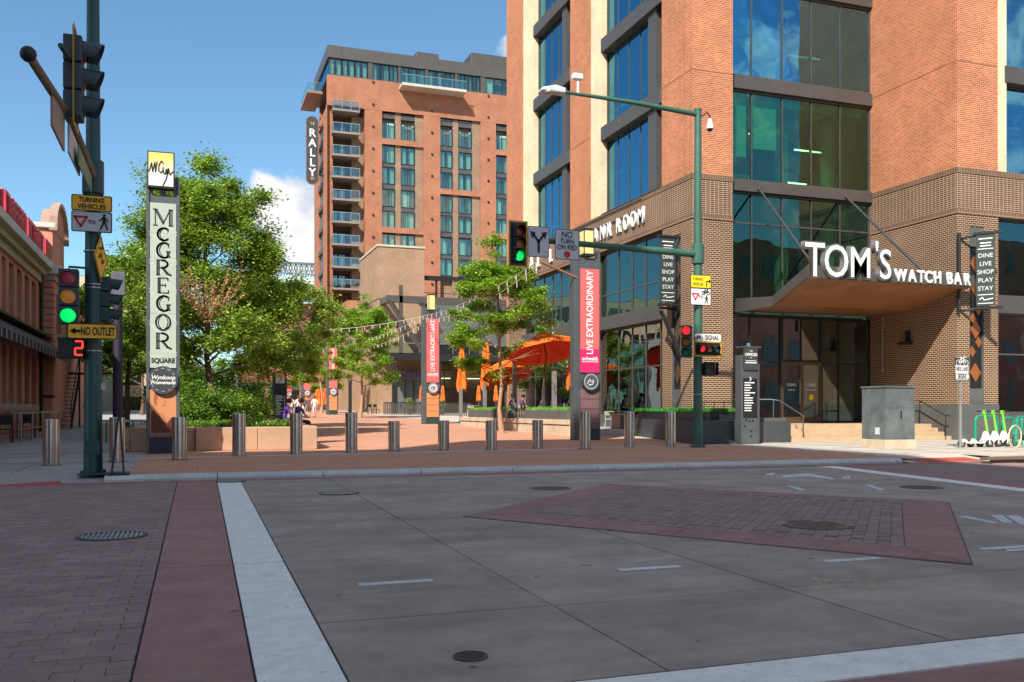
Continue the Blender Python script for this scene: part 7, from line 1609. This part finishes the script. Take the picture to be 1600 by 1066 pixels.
# ---------------------------------------------------------------- people
def human(label, loc, rz, pose, top_m, low_m, hair_m, skin=SKIN, H=1.7, shorts=False, extra=None):
    t = thing('person', label, 'person', loc, rz)
    k = H/1.75
    J = {'pelvis': (0, 0, .95), 'waist': (0, 0, 1.1), 'chest': (0, 0, 1.32), 'neckb': (0, 0, 1.46), 'neck': (0, -.01, 1.52), 'head': (0, -.03, 1.63), 'crown': (0, -.02, 1.72)}
    for s, n in ((-1, 'l'), (1, 'r')): J.update({'hip'+n: (s*.09, 0, .9), 'knee'+n: (s*.1, -.02, .5), 'ank'+n: (s*.1, 0, .09), 'toe'+n: (s*.11, -.16, .04), 'sh'+n: (s*.18, 0, 1.42), 'el'+n: (s*.23, .02, 1.14), 'wr'+n: (s*.24, -.06, .9), 'ha'+n: (s*.24, -.09, .8)})
    J.update(pose)
    Rd = {'pelvis': .125, 'waist': .115, 'chest': .135, 'neckb': .075, 'neck': .052, 'head': .088, 'crown': .06}
    for n in 'lr': Rd.update({'hip'+n: .088, 'knee'+n: .058, 'ank'+n: .04, 'toe'+n: .035, 'sh'+n: .055, 'el'+n: .04, 'wr'+n: .028, 'ha'+n: .03})
    E = [('pelvis', 'waist'), ('waist', 'chest'), ('chest', 'neckb'), ('neckb', 'neck'), ('neck', 'head'), ('head', 'crown')]
    for n in 'lr': E += [('pelvis', 'hip'+n), ('hip'+n, 'knee'+n), ('knee'+n, 'ank'+n), ('ank'+n, 'toe'+n), ('chest', 'sh'+n), ('sh'+n, 'el'+n), ('el'+n, 'wr'+n), ('wr'+n, 'ha'+n)]
    names = list(J); idx = {n: i for i, n in enumerate(names)}
    me = bpy.data.meshes.new('body'); me.from_pydata([Vector(J[n])*k for n in names], [(idx[a], idx[b]) for a, b in E], [])
    o = bpy.data.objects.new('body', me); C.objects.link(o)
    sk = o.modifiers.new('skin', 'SKIN'); me.skin_vertices.new() if not me.skin_vertices else None
    for i, n in enumerate(names): me.skin_vertices[0].data[i].radius = (Rd[n]*k, Rd[n]*k*(.8 if n in ('chest', 'waist', 'pelvis') else 1)); me.skin_vertices[0].data[i].use_root = (n == 'pelvis')
    sb = o.modifiers.new('sub', 'SUBSURF'); sb.levels = 1; sb.render_levels = 1
    dg = bpy.context.evaluated_depsgraph_get(); m2 = bpy.data.meshes.new_from_object(o.evaluated_get(dg)); bpy.data.objects.remove(o)
    for m in (skin, top_m, low_m, BLK): m2.materials.append(m)
    V = {n: Vector(J[n])*k for n in names}
    for p in m2.polygons:
        c = p.center; best = min(E, key=lambda e: ((c-V[e[0]]).cross(c-V[e[1]])).length/max(1e-4, (V[e[0]]-V[e[1]]).length)+max(0, (c-(V[e[0]]+V[e[1]])/2).length-(V[e[0]]-V[e[1]]).length*.5)*2)
        b = best[1]
        p.material_index = 0 if b in ('neck', 'head', 'crown') or b[:2] in ('wr', 'ha') else 3 if b[:3] == 'toe' else 2 if b[:3] in ('hip',) or (b[:4] == 'knee') else (0 if shorts else 2) if b[:3] == 'ank' else 1
        p.use_smooth = True
    ob = bpy.data.objects.new('body', m2); C.objects.link(ob); ob.parent = t
    h = V['head']; hb = MB(); hb.sphere(h+Vector((0, .025, .035))*k, .108*k, 14, 1, 1.05, 1.0); hb.build('hair', hair_m, t, world=False, smooth=True)
    fb = MB(); fb.path([h+Vector((0, -.085, .01))*k, h+Vector((0, -.115, -.015))*k], [.018*k, .012*k], 6); fb.build('nose', skin, t, world=False)
    eb = MB()
    for s in (-1, 1): eb.sphere(h+Vector((s*.035, -.088, .02))*k, .011*k, 6)
    eb.build('eye', BLK, t, world=False)
    if extra: extra(t, V, k)
    return t
HB, HD, HG = mat('brown_hair', (.09, .045, .02), .7, 0, .1), mat('dark_hair', (.015, .012, .01), .7, 0, .1), mat('grey_hair', (.4, .38, .36), .7, 0, .1)
walk = {'kneel': (-.1, -.12, .5), 'ankl': (-.1, -.08, .1), 'toel': (-.11, -.25, .06), 'kneer': (.1, .05, .5), 'ankr': (.1, .22, .14), 'toer': (.1, .1, .05), 'ell': (-.24, .08, 1.15), 'wrl': (-.25, .06, .92), 'hal': (-.25, .05, .83)}
def bag(t, V, k): MB().box(-.16, .16, .13, .27, 1.05*k, 1.4*k).build('backpack', cloth('slate', (.10, .12, .16)), t, world=False, bevel=.03)
for px, d, rz, top_, low_, hr, lab, sh, ex in ((455, 66, 180, (.75, .72, .70), (.10, .1, .12), HD, 'person in a white shirt standing behind the seated people', False, None), (466, 68, 170, (.72, .66, .62), (.62, .58, .55), HB, 'person in a pale top beside the one in white, near the directory', True, None),
    (475, 70, 185, (.035, .04, .12), (.70, .69, .68), HD, 'person in a navy top and white trousers walking away', False, bag), (482, 71, 175, (.20, .08, .07), (.12, .10, .1), HB, 'person in a dark red top walking close to the one in navy', True, None), (491.5, 70, 180, (.70, .74, .72), (.55, .62, .60), HB, 'person in a pale dress walking away along the promenade', True, None)):
    p = at(px, 640, d); human(lab, (p.x, p.y, gz(p.y)), R(rz), walk if px != 455 else {}, cloth(lab[:22], top_), cloth(lab[:21]+'l', low_), hr, H=1.68, shorts=sh, extra=ex)
sit = {'pelvis': (0, 0, .1), 'waist': (0, -.02, .25), 'chest': (0, -.10, .47), 'neckb': (0, -.15, .6), 'neck': (0, -.18, .66), 'head': (0, -.22, .77), 'crown': (0, -.21, .86)}
for s, n in ((-1, 'l'), (1, 'r')): sit.update({'hip'+n: (s*.1, -.03, .09), 'knee'+n: (s*.13, -.45, .08), 'ank'+n: (s*.12, -.5, -.35), 'toe'+n: (s*.12, -.66, -.40), 'sh'+n: (s*.18, -.10, .56), 'el'+n: (s*.24, -.22, .32), 'wr'+n: (s*.1, -.42, .22), 'ha'+n: (s*.05, -.48, .24)})
def phone(t, V, k): MB().box(-.04, .04, -.56, -.54, .22, .36).build('phone', BLK, t, world=False)
PU = cloth('purple', (.09, .03, .28)); yy = yX(440, 3.3)
human('seated person in a purple jacket on the seat wall beside the directory kiosk', (3.35, yX(444, 3.35), .79), R(85), sit, PU, cloth('denim', (.03, .04, .10)), HD, extra=phone)
human('seated person in a dark violet top bending over on the end of the seat wall', (3.4, yX(462, 3.4), .77), R(60), sit, cloth('dark_violet', (.05, .03, .16)), cloth('black', (.02, .02, .03)), HB)
X = 15.7
human('seated person in a purple shirt leaning at the patio table, long brown hair', (X, yX(805, X), 1.18), R(-60), sit, cloth('violet', (.20, .06, .34)), cloth('black2', (.02, .02, .025)), HB); human('seated person with dark hair facing the one in purple on the patio', (X+.9, yX(812, X+.9), 1.18), R(60), sit, cloth('plum', (.16, .06, .16)), cloth('black3', (.02, .02, .025)), HD)
human('person in a purple and white shirt on the patio near the tall coral pylon', (16.6, yX(873, 16.6), 1.18), R(-80), sit, cloth('purple_shirt', (.16, .05, .30)), cloth('grey', (.2, .2, .2)), HD)
for X, px, lab in ((15.7, 805, 'stool under the seated person in the purple shirt'), (16.6, 812, 'stool under the person with dark hair'), (16.6, 873, 'stool under the person in purple and white')): stool(X, yX(px, X), 0, 'pale '+lab)
# faded utility things: bench, bikes by the seat wall end
t = thing('bike_stand', 'low grey metal bike stand left of the pale pylon', 'bike rack', tuple(at(205, 668, 30))); p = at(205, 660, 30); t.location = (p.x, p.y, .12)
for k in range(5): MB().path([(-.9+k*.4, 0, 0), (-.9+k*.4, .1, .75), (-.75+k*.4, .1, .75), (-.75+k*.4, 0, 0)], .025, 6).build('hoop', GREY, t, world=False)
MB().box(-1.0, 1.0, .05, .12, .72, .80).build('rail', SIL, t, world=False)
